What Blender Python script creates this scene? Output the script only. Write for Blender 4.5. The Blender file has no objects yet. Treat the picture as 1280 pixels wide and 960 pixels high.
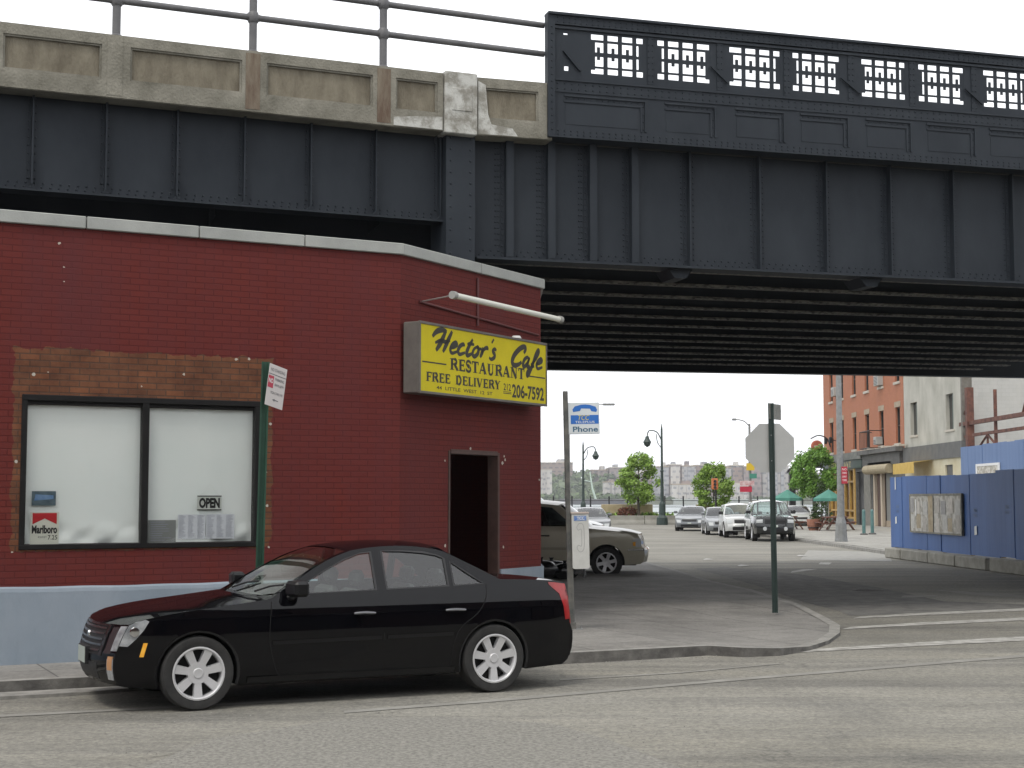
import bpy, bmesh, math, random
from mathutils import Vector, Matrix
from mathutils.geometry import delaunay_2d_cdt
R = math.radians
SC = bpy.context.scene
COL = SC.collection
random.seed(7)

# ---------------------------------------------------------------- camera
FPX, EYE = 1900.0, 1.85
PITCH = math.atan(144 / FPX)
cam_data = bpy.data.cameras.new('camera'); cam = bpy.data.objects.new('camera', cam_data); COL.objects.link(cam)
cam.location = (0, 0, EYE); cam.rotation_euler = (R(90) + PITCH, 0, 0)
cam_data.sensor_width = 36; cam_data.lens = 36 * FPX / 1280
cam_data.clip_start = .1; cam_data.clip_end = 6000
SC.camera = cam
# ---------------------------------------------------------------- light
SUN_EL, SUN_AZ = R(58), R(205)       # azimuth measured clockwise from +Y: the sun stands behind the camera, to its left
w = bpy.data.worlds.new('World'); SC.world = w; w.use_nodes = True
nt = w.node_tree; nt.nodes.clear()
sky = nt.nodes.new('ShaderNodeTexSky'); sky.sky_type = 'NISHITA'; sky.sun_disc = False
sky.sun_elevation = SUN_EL; sky.sun_rotation = SUN_AZ; sky.dust_density = 4; sky.air_density = 1.2
hsv = nt.nodes.new('ShaderNodeHueSaturation'); hsv.inputs['Saturation'].default_value = .18
mixc = nt.nodes.new('ShaderNodeMix'); mixc.data_type = 'RGBA'; mixc.inputs[0].default_value = .86
mixc.inputs[7].default_value = (13.2, 13.4, 13.8, 1)   # the even white cloud cover
bg = nt.nodes.new('ShaderNodeBackground'); bg.inputs['Strength'].default_value = .12
wo = nt.nodes.new('ShaderNodeOutputWorld')
nt.links.new(sky.outputs[0], hsv.inputs['Color']); nt.links.new(hsv.outputs[0], mixc.inputs[6])
nt.links.new(mixc.outputs[2], bg.inputs['Color']); nt.links.new(bg.outputs[0], wo.inputs[0])
sd = bpy.data.lights.new('sun', 'SUN'); sd.energy = 1.5; sd.angle = R(14); sd.color = (1, .94, .85)
so = bpy.data.objects.new('sun', sd); COL.objects.link(so)
so.rotation_euler = Vector((-math.sin(SUN_AZ) * math.cos(SUN_EL), -math.cos(SUN_AZ) * math.cos(SUN_EL), -math.sin(SUN_EL))).to_track_quat('-Z', 'Y').to_euler()
SC.view_settings.view_transform = 'Standard'; SC.view_settings.look = 'None'
SC.view_settings.gamma = 1; SC.view_settings.use_curve_mapping = False
SC.view_settings.exposure = 0
SC.cycles.max_bounces = 6; SC.cycles.transparent_max_bounces = 12
try: SC.cycles.use_denoising = True
except Exception: pass

# ---------------------------------------------------------------- measuring: where a sight line meets the ground or a wall
def ray(u, v):
    a = (u - 640) / FPX; b = (480 - v) / FPX
    return (a, math.cos(PITCH) - b * math.sin(PITCH), math.sin(PITCH) + b * math.cos(PITCH))
def G(u, v, z=0.0):
    r = ray(u, v); k = (z - EYE) / r[2]; return (r[0] * k, r[1] * k)
def zat(v, Y):
    r = ray(640, v); return EYE + r[2] / r[1] * Y
def xat(u, v, Y):
    r = ray(u, v); return r[0] / r[1] * Y
class Fr:                                   # a wall frame: origin, heading of its length; local y runs away from the viewer
    def __init__(s, x, y, deg): s.o = (x, y); s.a = R(deg); s.deg = deg
    def hit(s, u, v, off=0.0):
        d = (math.cos(s.a), math.sin(s.a)); n = (-d[1], d[0]); r = ray(u, v)
        k = (s.o[0] * n[0] + s.o[1] * n[1] + off) / (r[0] * n[0] + r[1] * n[1])
        x, y = r[0] * k, r[1] * k
        return ((x - s.o[0]) * d[0] + (y - s.o[1]) * d[1], EYE + r[2] * k)
    def loc(s, x, y):
        d = (math.cos(s.a), math.sin(s.a)); x -= s.o[0]; y -= s.o[1]
        return (x * d[0] + y * d[1], -x * d[1] + y * d[0])
    def wor(s, t, y):
        d = (math.cos(s.a), math.sin(s.a)); return (s.o[0] + t * d[0] - y * d[1], s.o[1] + t * d[1] + y * d[0])

# ---------------------------------------------------------------- materials
_M = {}
def _base(name):
    m = bpy.data.materials.new(name); m.use_nodes = True; n = m.node_tree
    return m, n, n.nodes['Principled BSDF']
def mat(name, c, c2=None, scale=6, rough=.7, metal=0, bump=0, bscale=40, stretch=(1, 1, 1), detail=5, lo=.35, hi=.65, spec=.5, coat=0, emis=None, estr=1):
    if name in _M: return _M[name]
    m, n, b = _base(name); L = n.links
    b.inputs['Roughness'].default_value = rough; b.inputs['Metallic'].default_value = metal
    b.inputs['Specular IOR Level'].default_value = spec; b.inputs['Coat Weight'].default_value = coat
    b.inputs['Coat Roughness'].default_value = .03
    b.inputs['Base Color'].default_value = (*c, 1)
    if c2 is not None or bump:
        tc = n.nodes.new('ShaderNodeTexCoord'); mp = n.nodes.new('ShaderNodeMapping'); mp.inputs['Scale'].default_value = stretch
        L.new(tc.outputs['Object'], mp.inputs[0])
    if c2 is not None:
        nz = n.nodes.new('ShaderNodeTexNoise'); nz.inputs['Scale'].default_value = scale; nz.inputs['Detail'].default_value = detail
        nz.inputs['Roughness'].default_value = .62
        rp = n.nodes.new('ShaderNodeValToRGB'); rp.color_ramp.elements[0].position = lo; rp.color_ramp.elements[1].position = hi
        rp.color_ramp.elements[0].color = (*c, 1); rp.color_ramp.elements[1].color = (*c2, 1)
        L.new(mp.outputs[0], nz.inputs['Vector']); L.new(nz.outputs['Fac'], rp.inputs[0]); L.new(rp.outputs[0], b.inputs['Base Color'])
    if bump:
        n2 = n.nodes.new('ShaderNodeTexNoise'); n2.inputs['Scale'].default_value = bscale; n2.inputs['Detail'].default_value = 4
        bp = n.nodes.new('ShaderNodeBump'); bp.inputs['Strength'].default_value = bump; bp.inputs['Distance'].default_value = .02
        L.new(mp.outputs[0], n2.inputs['Vector']); L.new(n2.outputs['Fac'], bp.inputs['Height']); L.new(bp.outputs[0], b.inputs['Normal'])
    if emis: b.inputs['Emission Color'].default_value = (*emis, 1); b.inputs['Emission Strength'].default_value = estr
    _M[name] = m; return m
def brick(name, c1, c2, mortar, bw=.21, bh=.068, ms=.006, big=None, bump=.5, rough=.75, msmooth=.3):
    """bricks in the wall's own x-z plane; big = (colour, amount): broad weathering laid over them"""
    if name in _M: return _M[name]
    m, n, b = _base(name); L = n.links
    tc = n.nodes.new('ShaderNodeTexCoord'); sp = n.nodes.new('ShaderNodeSeparateXYZ'); cb = n.nodes.new('ShaderNodeCombineXYZ')
    L.new(tc.outputs['Object'], sp.inputs[0])
    ad = n.nodes.new('ShaderNodeMath'); ad.operation = 'ADD'; L.new(sp.outputs['X'], ad.inputs[0]); L.new(sp.outputs['Y'], ad.inputs[1])
    L.new(ad.outputs[0], cb.inputs['X']); L.new(sp.outputs['Z'], cb.inputs['Y'])
    br = n.nodes.new('ShaderNodeTexBrick'); br.inputs['Scale'].default_value = 1
    br.inputs['Brick Width'].default_value = bw; br.inputs['Row Height'].default_value = bh
    br.inputs['Mortar Size'].default_value = ms; br.inputs['Mortar Smooth'].default_value = msmooth
    br.inputs['Color1'].default_value = (*c1, 1); br.inputs['Color2'].default_value = (*c2, 1); br.inputs['Mortar'].default_value = (*mortar, 1)
    L.new(cb.outputs[0], br.inputs['Vector'])
    nz = n.nodes.new('ShaderNodeTexNoise'); nz.inputs['Scale'].default_value = .9; nz.inputs['Detail'].default_value = 8; nz.inputs['Roughness'].default_value = .65
    mp = n.nodes.new('ShaderNodeMapping'); mp.inputs['Scale'].default_value = (1.6, 1, .45); L.new(tc.outputs['Object'], mp.inputs[0]); L.new(mp.outputs[0], nz.inputs['Vector'])
    mr = n.nodes.new('ShaderNodeMapRange'); mr.inputs['From Min'].default_value = .35; mr.inputs['From Max'].default_value = .7
    L.new(nz.outputs['Fac'], mr.inputs[0])
    mx = n.nodes.new('ShaderNodeMix'); mx.data_type = 'RGBA'
    bc, amt = big if big else (c2, .3)
    mr.inputs['To Max'].default_value = amt
    L.new(mr.outputs[0], mx.inputs[0]); L.new(br.outputs['Color'], mx.inputs[6]); mx.inputs[7].default_value = (*bc, 1)
    L.new(mx.outputs[2], b.inputs['Base Color'])
    n3 = n.nodes.new('ShaderNodeTexNoise'); n3.inputs['Scale'].default_value = 30; L.new(tc.outputs['Object'], n3.inputs['Vector'])
    m2 = n.nodes.new('ShaderNodeMath'); m2.operation = 'MULTIPLY_ADD'; m2.inputs[1].default_value = .35
    inv = n.nodes.new('ShaderNodeMath'); inv.operation = 'SUBTRACT'; inv.inputs[0].default_value = 1; L.new(br.outputs['Fac'], inv.inputs[1])
    L.new(n3.outputs['Fac'], m2.inputs[0]); L.new(inv.outputs[0], m2.inputs[2])
    bp = n.nodes.new('ShaderNodeBump'); bp.inputs['Strength'].default_value = bump; bp.inputs['Distance'].default_value = .012
    L.new(m2.outputs[0], bp.inputs['Height']); L.new(bp.outputs[0], b.inputs['Normal'])
    b.inputs['Roughness'].default_value = rough
    _M[name] = m; return m
def glass(name, tint, rough=.02, refl=1.0, k=1.2, b=.02):
    if name in _M: return _M[name]
    m = bpy.data.materials.new(name); m.use_nodes = True; n = m.node_tree; n.nodes.clear(); L = n.links
    o = n.nodes.new('ShaderNodeOutputMaterial'); mx = n.nodes.new('ShaderNodeMixShader'); tr = n.nodes.new('ShaderNodeBsdfTransparent')
    gl = n.nodes.new('ShaderNodeBsdfGlossy'); fr = n.nodes.new('ShaderNodeFresnel'); fr.inputs[0].default_value = 1.5
    tr.inputs[0].default_value = (*tint, 1); gl.inputs['Roughness'].default_value = rough; gl.inputs[0].default_value = (refl, refl, refl, 1)
    ml = n.nodes.new('ShaderNodeMath'); ml.operation = 'MULTIPLY_ADD'; ml.inputs[1].default_value = k; ml.inputs[2].default_value = b
    L.new(fr.outputs[0], ml.inputs[0])
    L.new(ml.outputs[0], mx.inputs[0]); L.new(tr.outputs[0], mx.inputs[1]); L.new(gl.outputs[0], mx.inputs[2]); L.new(mx.outputs[0], o.inputs[0])
    _M[name] = m; return m

# ---------------------------------------------------------------- mesh builder
class MB:
    def __init__(s): s.v = []; s.f = []; s.mi = []; s.X = Matrix.Identity(4); s.m = 0
    def xf(s, loc=(0, 0, 0), rz=0.0, rx=0.0, ry=0.0):
        s.X = Matrix.Translation(Vector(loc)) @ Matrix.Rotation(rz, 4, 'Z') @ Matrix.Rotation(rx, 4, 'X') @ Matrix.Rotation(ry, 4, 'Y'); return s
    def add(s, vs, fs):
        k = len(s.v); s.v += [s.X @ Vector(p) for p in vs]; s.f += [tuple(i + k for i in f) for f in fs]; s.mi += [s.m] * len(fs)
    def box(s, x0, x1, y0, y1, z0, z1):
        s.add([(x0, y0, z0), (x1, y0, z0), (x1, y1, z0), (x0, y1, z0), (x0, y0, z1), (x1, y0, z1), (x1, y1, z1), (x0, y1, z1)],
              [(3, 2, 1, 0), (4, 5, 6, 7), (0, 1, 5, 4), (1, 2, 6, 5), (2, 3, 7, 6), (3, 0, 4, 7)]); return s
    def bbox(s, x0, x1, y0, y1, z0, z1, c=.01):            # box with chamfered edges
        c = min(c, (x1 - x0) * .45, (y1 - y0) * .45, (z1 - z0) * .45); V = []; 
        for z, i in ((z0, c), (z0 + c, 0), (z1 - c, 0), (z1, c)):
            for (a, b) in ((x0 + i, y0 + c), (x0 + c, y0 + i), (x1 - c, y0 + i), (x1 - i, y0 + c), (x1 - i, y1 - c), (x1 - c, y1 - i), (x0 + c, y1 - i), (x0 + i, y1 - c)): V.append((a, b, z))
        F = [tuple(range(7, -1, -1)), tuple(range(24, 32))]
        for k in range(3):
            for j in range(8): F.append((k * 8 + j, k * 8 + (j + 1) % 8, k * 8 + 8 + (j + 1) % 8, k * 8 + 8 + j))
        s.add(V, F); return s
    def quad(s, a, b, c, d): s.add([a, b, c, d], [(0, 1, 2, 3)]); return s
    def tube(s, p0, p1, r0, r1=None, n=10, cap=True):
        r1 = r0 if r1 is None else r1; a, b = Vector(p0), Vector(p1); d = (b - a)
        if d.length < 1e-6: return s
        q = d.to_track_quat('Z', 'Y'); V = []
        for c, r in ((a, r0), (b, r1)):
            for i in range(n): t = 2 * math.pi * i / n; V.append(c + q @ Vector((r * math.cos(t), r * math.sin(t), 0)))
        F = [(i, (i + 1) % n, n + (i + 1) % n, n + i) for i in range(n)]
        if cap: F += [tuple(range(n - 1, -1, -1)), tuple(range(n, 2 * n))]
        s.add(V, F); return s
    def path(s, pts, r, n=8):
        rr = r if isinstance(r, (list, tuple)) else [r] * len(pts); pts = [Vector(p) for p in pts]; V = []; q = None
        for k, p in enumerate(pts):
            d = (pts[min(k + 1, len(pts) - 1)] - pts[max(k - 1, 0)]).normalized()
            if q is None: q = d.to_track_quat('Z', 'Y')
            else: q = (q @ Vector((0, 0, 1))).rotation_difference(d) @ q
            for i in range(n): t = 2 * math.pi * i / n; V.append(p + q @ Vector((rr[k] * math.cos(t), rr[k] * math.sin(t), 0)))
        F = []
        for k in range(len(pts) - 1):
            for i in range(n): F.append((k * n + i, k * n + (i + 1) % n, k * n + n + (i + 1) % n, k * n + n + i))
        F += [tuple(range(n - 1, -1, -1)), tuple(range((len(pts) - 1) * n, len(pts) * n))]
        s.add(V, F); return s
    def lathe(s, prof, n=20, c=(0, 0, 0), axis='Z', caps=True):   # prof: (radius, height)
        V = []
        for r, h in prof:
            for i in range(n):
                t = 2 * math.pi * i / n; a, b = r * math.cos(t), r * math.sin(t)
                p = (a, b, h) if axis == 'Z' else ((a, h, -b) if axis == 'Y' else (h, a, b))
                V.append((p[0] + c[0], p[1] + c[1], p[2] + c[2]))
        F = [(k * n + i, k * n + (i + 1) % n, k * n + n + (i + 1) % n, k * n + n + i) for k in range(len(prof) - 1) for i in range(n)]
        if caps: F += [tuple(range(n - 1, -1, -1)), tuple(range((len(prof) - 1) * n, len(prof) * n))]
        s.add(V, F); return s
    def prism(s, poly, y0, y1):            # poly in x-z, thickness along y
        n = len(poly); V = [(p[0], y0, p[1]) for p in poly] + [(p[0], y1, p[1]) for p in poly]
        F = [tuple(range(n)), tuple(range(2 * n - 1, n - 1, -1))] + [(i, n + i, n + (i + 1) % n, (i + 1) % n) for i in range(n)]
        s.add(V, F); return s
    def slab(s, poly, z0, z1):             # poly in x-y
        n = len(poly); V = [(p[0], p[1], z0) for p in poly] + [(p[0], p[1], z1) for p in poly]
        F = [tuple(range(n - 1, -1, -1)), tuple(range(n, 2 * n))] + [(i, (i + 1) % n, n + (i + 1) % n, n + i) for i in range(n)]
        s.add(V, F); return s
    def wall(s, x0, x1, z0, z1, holes=(), th=.3, y=0.0):    # wall with real openings, reveals included
        xs = sorted({x0, x1, *[c for h in holes for c in (h[0], h[1]) if x0 < c < x1]}); zs = sorted({z0, z1, *[c for h in holes for c in (h[2], h[3]) if z0 < c < z1]})
        def solid(i, j):
            if i < 0 or j < 0 or i >= len(xs) - 1 or j >= len(zs) - 1: return False
            cx, cz = (xs[i] + xs[i + 1]) / 2, (zs[j] + zs[j + 1]) / 2
            return not any(h[0] < cx < h[1] and h[2] < cz < h[3] for h in holes)
        for i in range(len(xs) - 1):
            for j in range(len(zs) - 1):
                if not solid(i, j): continue
                a, b, c, d = xs[i], xs[i + 1], zs[j], zs[j + 1]
                s.quad((a, y, c), (b, y, c), (b, y, d), (a, y, d)); s.quad((b, y + th, c), (a, y + th, c), (a, y + th, d), (b, y + th, d))
                if not solid(i - 1, j): s.quad((a, y + th, c), (a, y, c), (a, y, d), (a, y + th, d))
                if not solid(i + 1, j): s.quad((b, y, c), (b, y + th, c), (b, y + th, d), (b, y, d))
                if not solid(i, j - 1): s.quad((a, y + th, c), (b, y + th, c), (b, y, c), (a, y, c))
                if not solid(i, j + 1): s.quad((a, y, d), (b, y, d), (b, y + th, d), (a, y + th, d))
        return s
    def rivet(s, x, y, z, r=.017, h=.011):     # low dome facing -y
        V = [(x + r * math.cos(i * math.pi / 3), y, z + r * math.sin(i * math.pi / 3)) for i in range(6)] + [(x + r * .55 * math.cos(i * math.pi / 3), y - h, z + r * .55 * math.sin(i * math.pi / 3)) for i in range(6)]
        s.add(V, [(i, (i + 1) % 6, 6 + (i + 1) % 6, 6 + i) for i in range(6)] + [(6, 7, 8, 9, 10, 11)]); return s
    def build(s, name, mats, parent=None, smooth=False, loc=(0, 0, 0), rz=0.0):
        me = bpy.data.meshes.new(name); me.from_pydata([tuple(p) for p in s.v], [], s.f)
        for m in (mats if isinstance(mats, (list, tuple)) else [mats]): me.materials.append(m)
        for p, k in zip(me.polygons, s.mi): p.material_index = k
        me.validate(); bm = bmesh.new(); bm.from_mesh(me)
        if smooth: bmesh.ops.remove_doubles(bm, verts=bm.verts, dist=1e-5)
        bmesh.ops.recalc_face_normals(bm, faces=bm.faces); bm.to_mesh(me); bm.free()
        if smooth:
            for p in me.polygons: p.use_smooth = True
            try: me.set_sharp_from_angle(angle=R(38))
            except Exception: pass
        o = bpy.data.objects.new(name, me); COL.objects.link(o); o.parent = parent; o.location = loc; o.rotation_euler = (0, 0, rz)
        return o
def thing(name, label, cat, loc=(0, 0, 0), rz=0.0, group=None, kind=None):
    o = bpy.data.objects.new(name, None); COL.objects.link(o); o.location = loc; o.rotation_euler = (0, 0, rz); o.empty_display_size = .1
    o['label'] = label; o['category'] = cat
    if group: o['group'] = group
    return o
def tag(o, label, cat, group=None, kind=None):
    o['label'] = label; o['category'] = cat
    if group: o['group'] = group
    if kind: o['kind'] = kind
    return o
def struct(o, label=None):
    o['kind'] = 'structure'
    if label: o['label'] = label
    return o
def kids(o): return [c for c in bpy.data.objects if c.parent == o]
def dup(root, loc, rz, label, group=None):
    def cp(o, par):
        c = o.copy(); COL.objects.link(c); c.parent = par
        for ch in kids(o):
            if ch is not c: cp(ch, c)
        return c
    r = cp(root, None); r.location = loc; r.rotation_euler = (0, 0, rz); r['label'] = label
    if group: r['group'] = group
    return r

# ---------------------------------------------------------------- lettering
def text_poly(s, off=0.0, shear=0.0):
    cu = bpy.data.curves.new('t', 'FONT'); cu.body = s; cu.offset = off; cu.shear = shear; cu.resolution_u = 3
    o = bpy.data.objects.new('t', cu); COL.objects.link(o); dg = bpy.context.evaluated_depsgraph_get()
    me = bpy.data.meshes.new_from_object(o.evaluated_get(dg)); vs = [(v.co.x, v.co.y) for v in me.vertices]; fs = [tuple(p.vertices) for p in me.polygons]
    bpy.data.objects.remove(o); bpy.data.curves.remove(cu); bpy.data.meshes.remove(me); return vs, fs
def put_text(mb, s, x, z, w, h, y, off=0.0, shear=0.0):      # fills the box x..x+w, z..z+h on a plane facing -y
    vs, fs = text_poly(s, off, shear)
    if not vs: return
    x0 = min(v[0] for v in vs); x1 = max(v[0] for v in vs); z0 = min(v[1] for v in vs); z1 = max(v[1] for v in vs)
    mb.add([(x + (a - x0) / (x1 - x0) * w, y, z + (b - z0) / (z1 - z0) * h) for a, b in vs], fs)
def ribbon(mb, pts, wd, y, sub=6, taper=True):               # a brush stroke in x-z
    def cr(p0, p1, p2, p3, t): return tuple(.5 * (2 * b + (c - a) * t + (2 * a - 5 * b + 4 * c - d) * t * t + (3 * b - a - 3 * c + d) * t ** 3) for a, b, c, d in zip(p0, p1, p2, p3))
    if sub > 1 and len(pts) > 2:
        P = [pts[0]] + list(pts) + [pts[-1]]; out = []
        for i in range(len(pts) - 1):
            for k in range(sub): out.append(cr(P[i], P[i + 1], P[i + 2], P[i + 3], k / sub))
        out.append(pts[-1])
    else: out = list(pts)
    V = []
    for i, p in enumerate(out):
        a, b = out[max(i - 1, 0)], out[min(i + 1, len(out) - 1)]; dx, dz = b[0] - a[0], b[1] - a[1]; l = math.hypot(dx, dz) or 1
        t = i / (len(out) - 1); hw = wd / 2 * ((.55 + .45 * math.sin(math.pi * min(1, max(0, t)))) if taper else 1)
        V += [(p[0] - dz / l * hw, y, p[1] + dx / l * hw), (p[0] + dz / l * hw, y, p[1] - dx / l * hw)]
    mb.add(V, [(2 * i, 2 * i + 1, 2 * i + 3, 2 * i + 2) for i in range(len(out) - 1)])
TH, TN = .19, .075
def _arc(cx, cz, rx, rz, a0, a1, n=8): return [(cx + rx * math.cos(R(a0 + (a1 - a0) * i / n)), cz + rz * math.sin(R(a0 + (a1 - a0) * i / n))) for i in range(n + 1)]
SERIF = {
 'R': (.78, [(TH, [(.2, 0), (.2, 1)]), (TN, [(.2, .96), (.42, .96)]), (.15, _arc(.42, .74, .2, .22, 90, -90)), (TN, [(.42, .52), (.2, .52)]), (.17, [(.42, .52), (.72, .02)])], [(.2, 0, .2), (.14, 1, .15), (.72, 0, .1)]),
 'E': (.66, [(TH, [(.2, 0), (.2, 1)]), (TN, [(.2, .96), (.58, .96)]), (TN, [(.2, .52), (.48, .52)]), (TN, [(.2, .04), (.6, .04)]), (TN, [(.58, 1), (.58, .76)]), (TN, [(.6, 0), (.6, .26)]), (TN, [(.48, .64), (.48, .4)])], [(.14, 0, .13), (.14, 1, .13)]),
 'F': (.62, [(TH, [(.2, 0), (.2, 1)]), (TN, [(.2, .96), (.58, .96)]), (TN, [(.2, .52), (.48, .52)]), (TN, [(.58, 1), (.58, .76)]), (TN, [(.48, .64), (.48, .4)])], [(.2, 0, .2), (.14, 1, .13)]),
 'S': (.6, [(.13, _arc(.3, .75, .19, .22, 20, 250) ), (.19, [(.22, .58), (.38, .43)]), (.13, _arc(.3, .25, .2, .22, 60, -160)), (TN, [(.5, .95), (.5, .72)]), (TN, [(.09, .05), (.09, .3)])], []),
 'T': (.68, [(TH, [(.34, 0), (.34, 1)]), (TN, [(.04, .96), (.64, .96)]), (TN, [(.05, 1), (.05, .72)]), (TN, [(.63, 1), (.63, .72)])], [(.34, 0, .2)]),
 'A': (.8, [(TN, [(.1, 0), (.38, 1)]), (TH, [(.38, 1), (.64, 0)]), (TN, [(.2, .32), (.55, .32)])], [(.1, 0, .12), (.64, 0, .16)]),
 'U': (.78, [(TH, [(.2, 1), (.2, .3)]), (.12, _arc(.38, .3, .18, .27, 180, 360)), (TN, [(.57, 1), (.57, .3)])], [(.2, 1, .18), (.57, 1, .13)]),
 'N': (.82, [(TN, [(.16, 0), (.16, 1)]), (TH, [(.16, 1), (.62, 0)]), (TN, [(.62, 0), (.62, 1)])], [(.16, 0, .13), (.1, 1, .12), (.62, 1, .13)]),
 'D': (.78, [(TH, [(.2, 0), (.2, 1)]), (TN, [(.2, .96), (.36, .96)]), (.16, _arc(.36, .5, .28, .46, 90, -90, 12)), (TN, [(.36, .04), (.2, .04)])], [(.14, 0, .13), (.14, 1, .13)]),
 'L': (.64, [(TH, [(.2, 0), (.2, 1)]), (TN, [(.2, .04), (.58, .04)]), (TN, [(.58, 0), (.58, .28)])], [(.14, 0, .13), (.2, 1, .18)]),
 'I': (.4, [(TH, [(.2, 0), (.2, 1)])], [(.2, 0, .18), (.2, 1, .18)]),
 'V': (.76, [(TH, [(.12, 1), (.38, 0)]), (TN, [(.38, 0), (.64, 1)])], [(.12, 1, .16), (.64, 1, .12)]),
 'Y': (.74, [(TH, [(.12, 1), (.37, .48)]), (TN, [(.37, .48), (.62, 1)]), (TH, [(.37, .5), (.37, 0)])], [(.12, 1, .16), (.62, 1, .12), (.37, 0, .17)]),
 'W': (1.1, [(TH, [(.1, 1), (.34, 0)]), (TN, [(.34, 0), (.52, 1)]), (TH, [(.52, 1), (.76, 0)]), (TN, [(.76, 0), (.98, 1)])], [(.1, 1, .14), (.98, 1, .1)]),
 ' ': (.55, [], []),
}
def put_serif(mb, s, x, z, w, h, y):
    tot = sum(SERIF[c][0] for c in s); k = w / tot; cx = x
    for c in s:
        wd, st, se = SERIF[c]
        for t, pts in st: ribbon(mb, [(cx + a * k, z + b * h) for a, b in pts], t * k * 1.05, y, sub=1, taper=False)
        for (a, b, hw) in se: mb.add([(cx + (a - hw) * k, y - .0004, z + (b - (.055 if b else 0)) * h), (cx + (a + hw) * k, y - .0004, z + (b - (.055 if b else 0)) * h), (cx + (a + hw) * k, y - .0004, z + (b + (0 if b else .055)) * h), (cx + (a - hw) * k, y - .0004, z + (b + (0 if b else .055)) * h)], [(0, 1, 2, 3)])
        cx += wd * k

# ================================================================ THE SETTING
A0 = (-1.339, 18.17)
WF = Fr(*A0, 27.8)          # cafe front wall (along the near street)
WC = Fr(*A0, 59.5)          # cafe corner wall (carries sign and door)
VR = Fr(-.579, 22.0, 16.5)  # viaduct, span over the side street
VL = Fr(-.579, 22.0, 23.1)  # viaduct, span behind the cafe
def asphalt():
    m, n, b = _base('asphalt'); L = n.links
    tc = n.nodes.new('ShaderNodeTexCoord')
    def noise(sc, det, st=(1, 1, 1), rot=0):
        mp = n.nodes.new('ShaderNodeMapping'); mp.inputs['Rotation'].default_value = (0, 0, rot); mp.inputs['Scale'].default_value = st
        mp.vector_type = 'TEXTURE' if False else 'POINT'
        z = n.nodes.new('ShaderNodeTexNoise'); z.inputs['Scale'].default_value = sc; z.inputs['Detail'].default_value = det; z.inputs['Roughness'].default_value = .68
        L.new(tc.outputs['Object'], mp.inputs[0]); L.new(mp.outputs[0], z.inputs['Vector']); return z
    def ramp(src, stops):
        r = n.nodes.new('ShaderNodeValToRGB'); e = r.color_ramp.elements
        while len(e) < len(stops): e.new(.5)
        for q, (p, c) in zip(e, stops): q.position = p; q.color = (*c, 1)
        L.new(src, r.inputs[0]); return r
    def mix(f, a, c, mode='MULTIPLY'):
        x = n.nodes.new('ShaderNodeMix'); x.data_type = 'RGBA'; x.blend_type = mode
        if isinstance(f, float): x.inputs[0].default_value = f
        else: L.new(f, x.inputs[0])
        L.new(a, x.inputs[6])
        if isinstance(c, tuple): x.inputs[7].default_value = (*c, 1)
        else: L.new(c, x.inputs[7])
        return x.outputs[2]
    big = ramp(noise(.12, 6, (1, 1.6, 1), R(-26)).outputs['Fac'], [(.32, (.150, .144, .126)), (.52, (.215, .207, .183)), (.70, (.275, .265, .236))])
    streak = ramp(noise(.8, 7, (.10, 1.5, 1), R(-26)).outputs['Fac'], [(.35, (.66, .66, .68)), (.5, (1, 1, 1)), (.66, (1.24, 1.22, 1.17))])
    c = mix(.8, big.outputs[0], streak.outputs[0])
    blot = ramp(noise(.55, 8).outputs['Fac'], [(.3, (.66, .67, .70)), (.46, (1, 1, 1)), (1, (1, 1, 1))]); c = mix(.7, c, blot.outputs[0])
    grit = ramp(noise(34, 5).outputs['Fac'], [(.34, (.45, .45, .46)), (.5, (1, 1, 1)), (.66, (1.7, 1.65, 1.55))]); c = mix(.42, c, grit.outputs[0])
    grit2 = ramp(noise(14, 4).outputs['Fac'], [(.35, (.72, .72, .72)), (.6, (1.12, 1.12, 1.10))]); c = mix(.9, c, grit2.outputs[0])
    # cracks
    wv = noise(1.2, 4); vo = n.nodes.new('ShaderNodeTexVoronoi'); vo.feature = 'DISTANCE_TO_EDGE'; vo.inputs['Scale'].default_value = .33
    vm = n.nodes.new('ShaderNodeVectorMath'); vm.operation = 'MULTIPLY_ADD'; vm.inputs[1].default_value = (1.1, 1.1, 0); L.new(wv.outputs['Color'], vm.inputs[0]); L.new(tc.outputs['Object'], vm.inputs[2]); L.new(vm.outputs[0], vo.inputs['Vector'])
    cr = ramp(vo.outputs['Distance'], [(0, (.62, .62, .62)), (.004, (.8, .8, .8)), (.009, (1, 1, 1))])
    gate = ramp(noise(.25, 3).outputs['Fac'], [(.50, (0, 0, 0)), (.60, (1, 1, 1))])
    c = mix(gate.outputs[0], c, cr.outputs[0])
    L.new(c, b.inputs['Base Color']); b.inputs['Roughness'].default_value = .88; b.inputs['Specular IOR Level'].default_value = .3
    h = noise(70, 5); bp = n.nodes.new('ShaderNodeBump'); bp.inputs['Strength'].default_value = .45; bp.inputs['Distance'].default_value = .012
    L.new(h.outputs['Fac'], bp.inputs['Height']); L.new(bp.outputs[0], b.inputs['Normal'])
    return m
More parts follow.
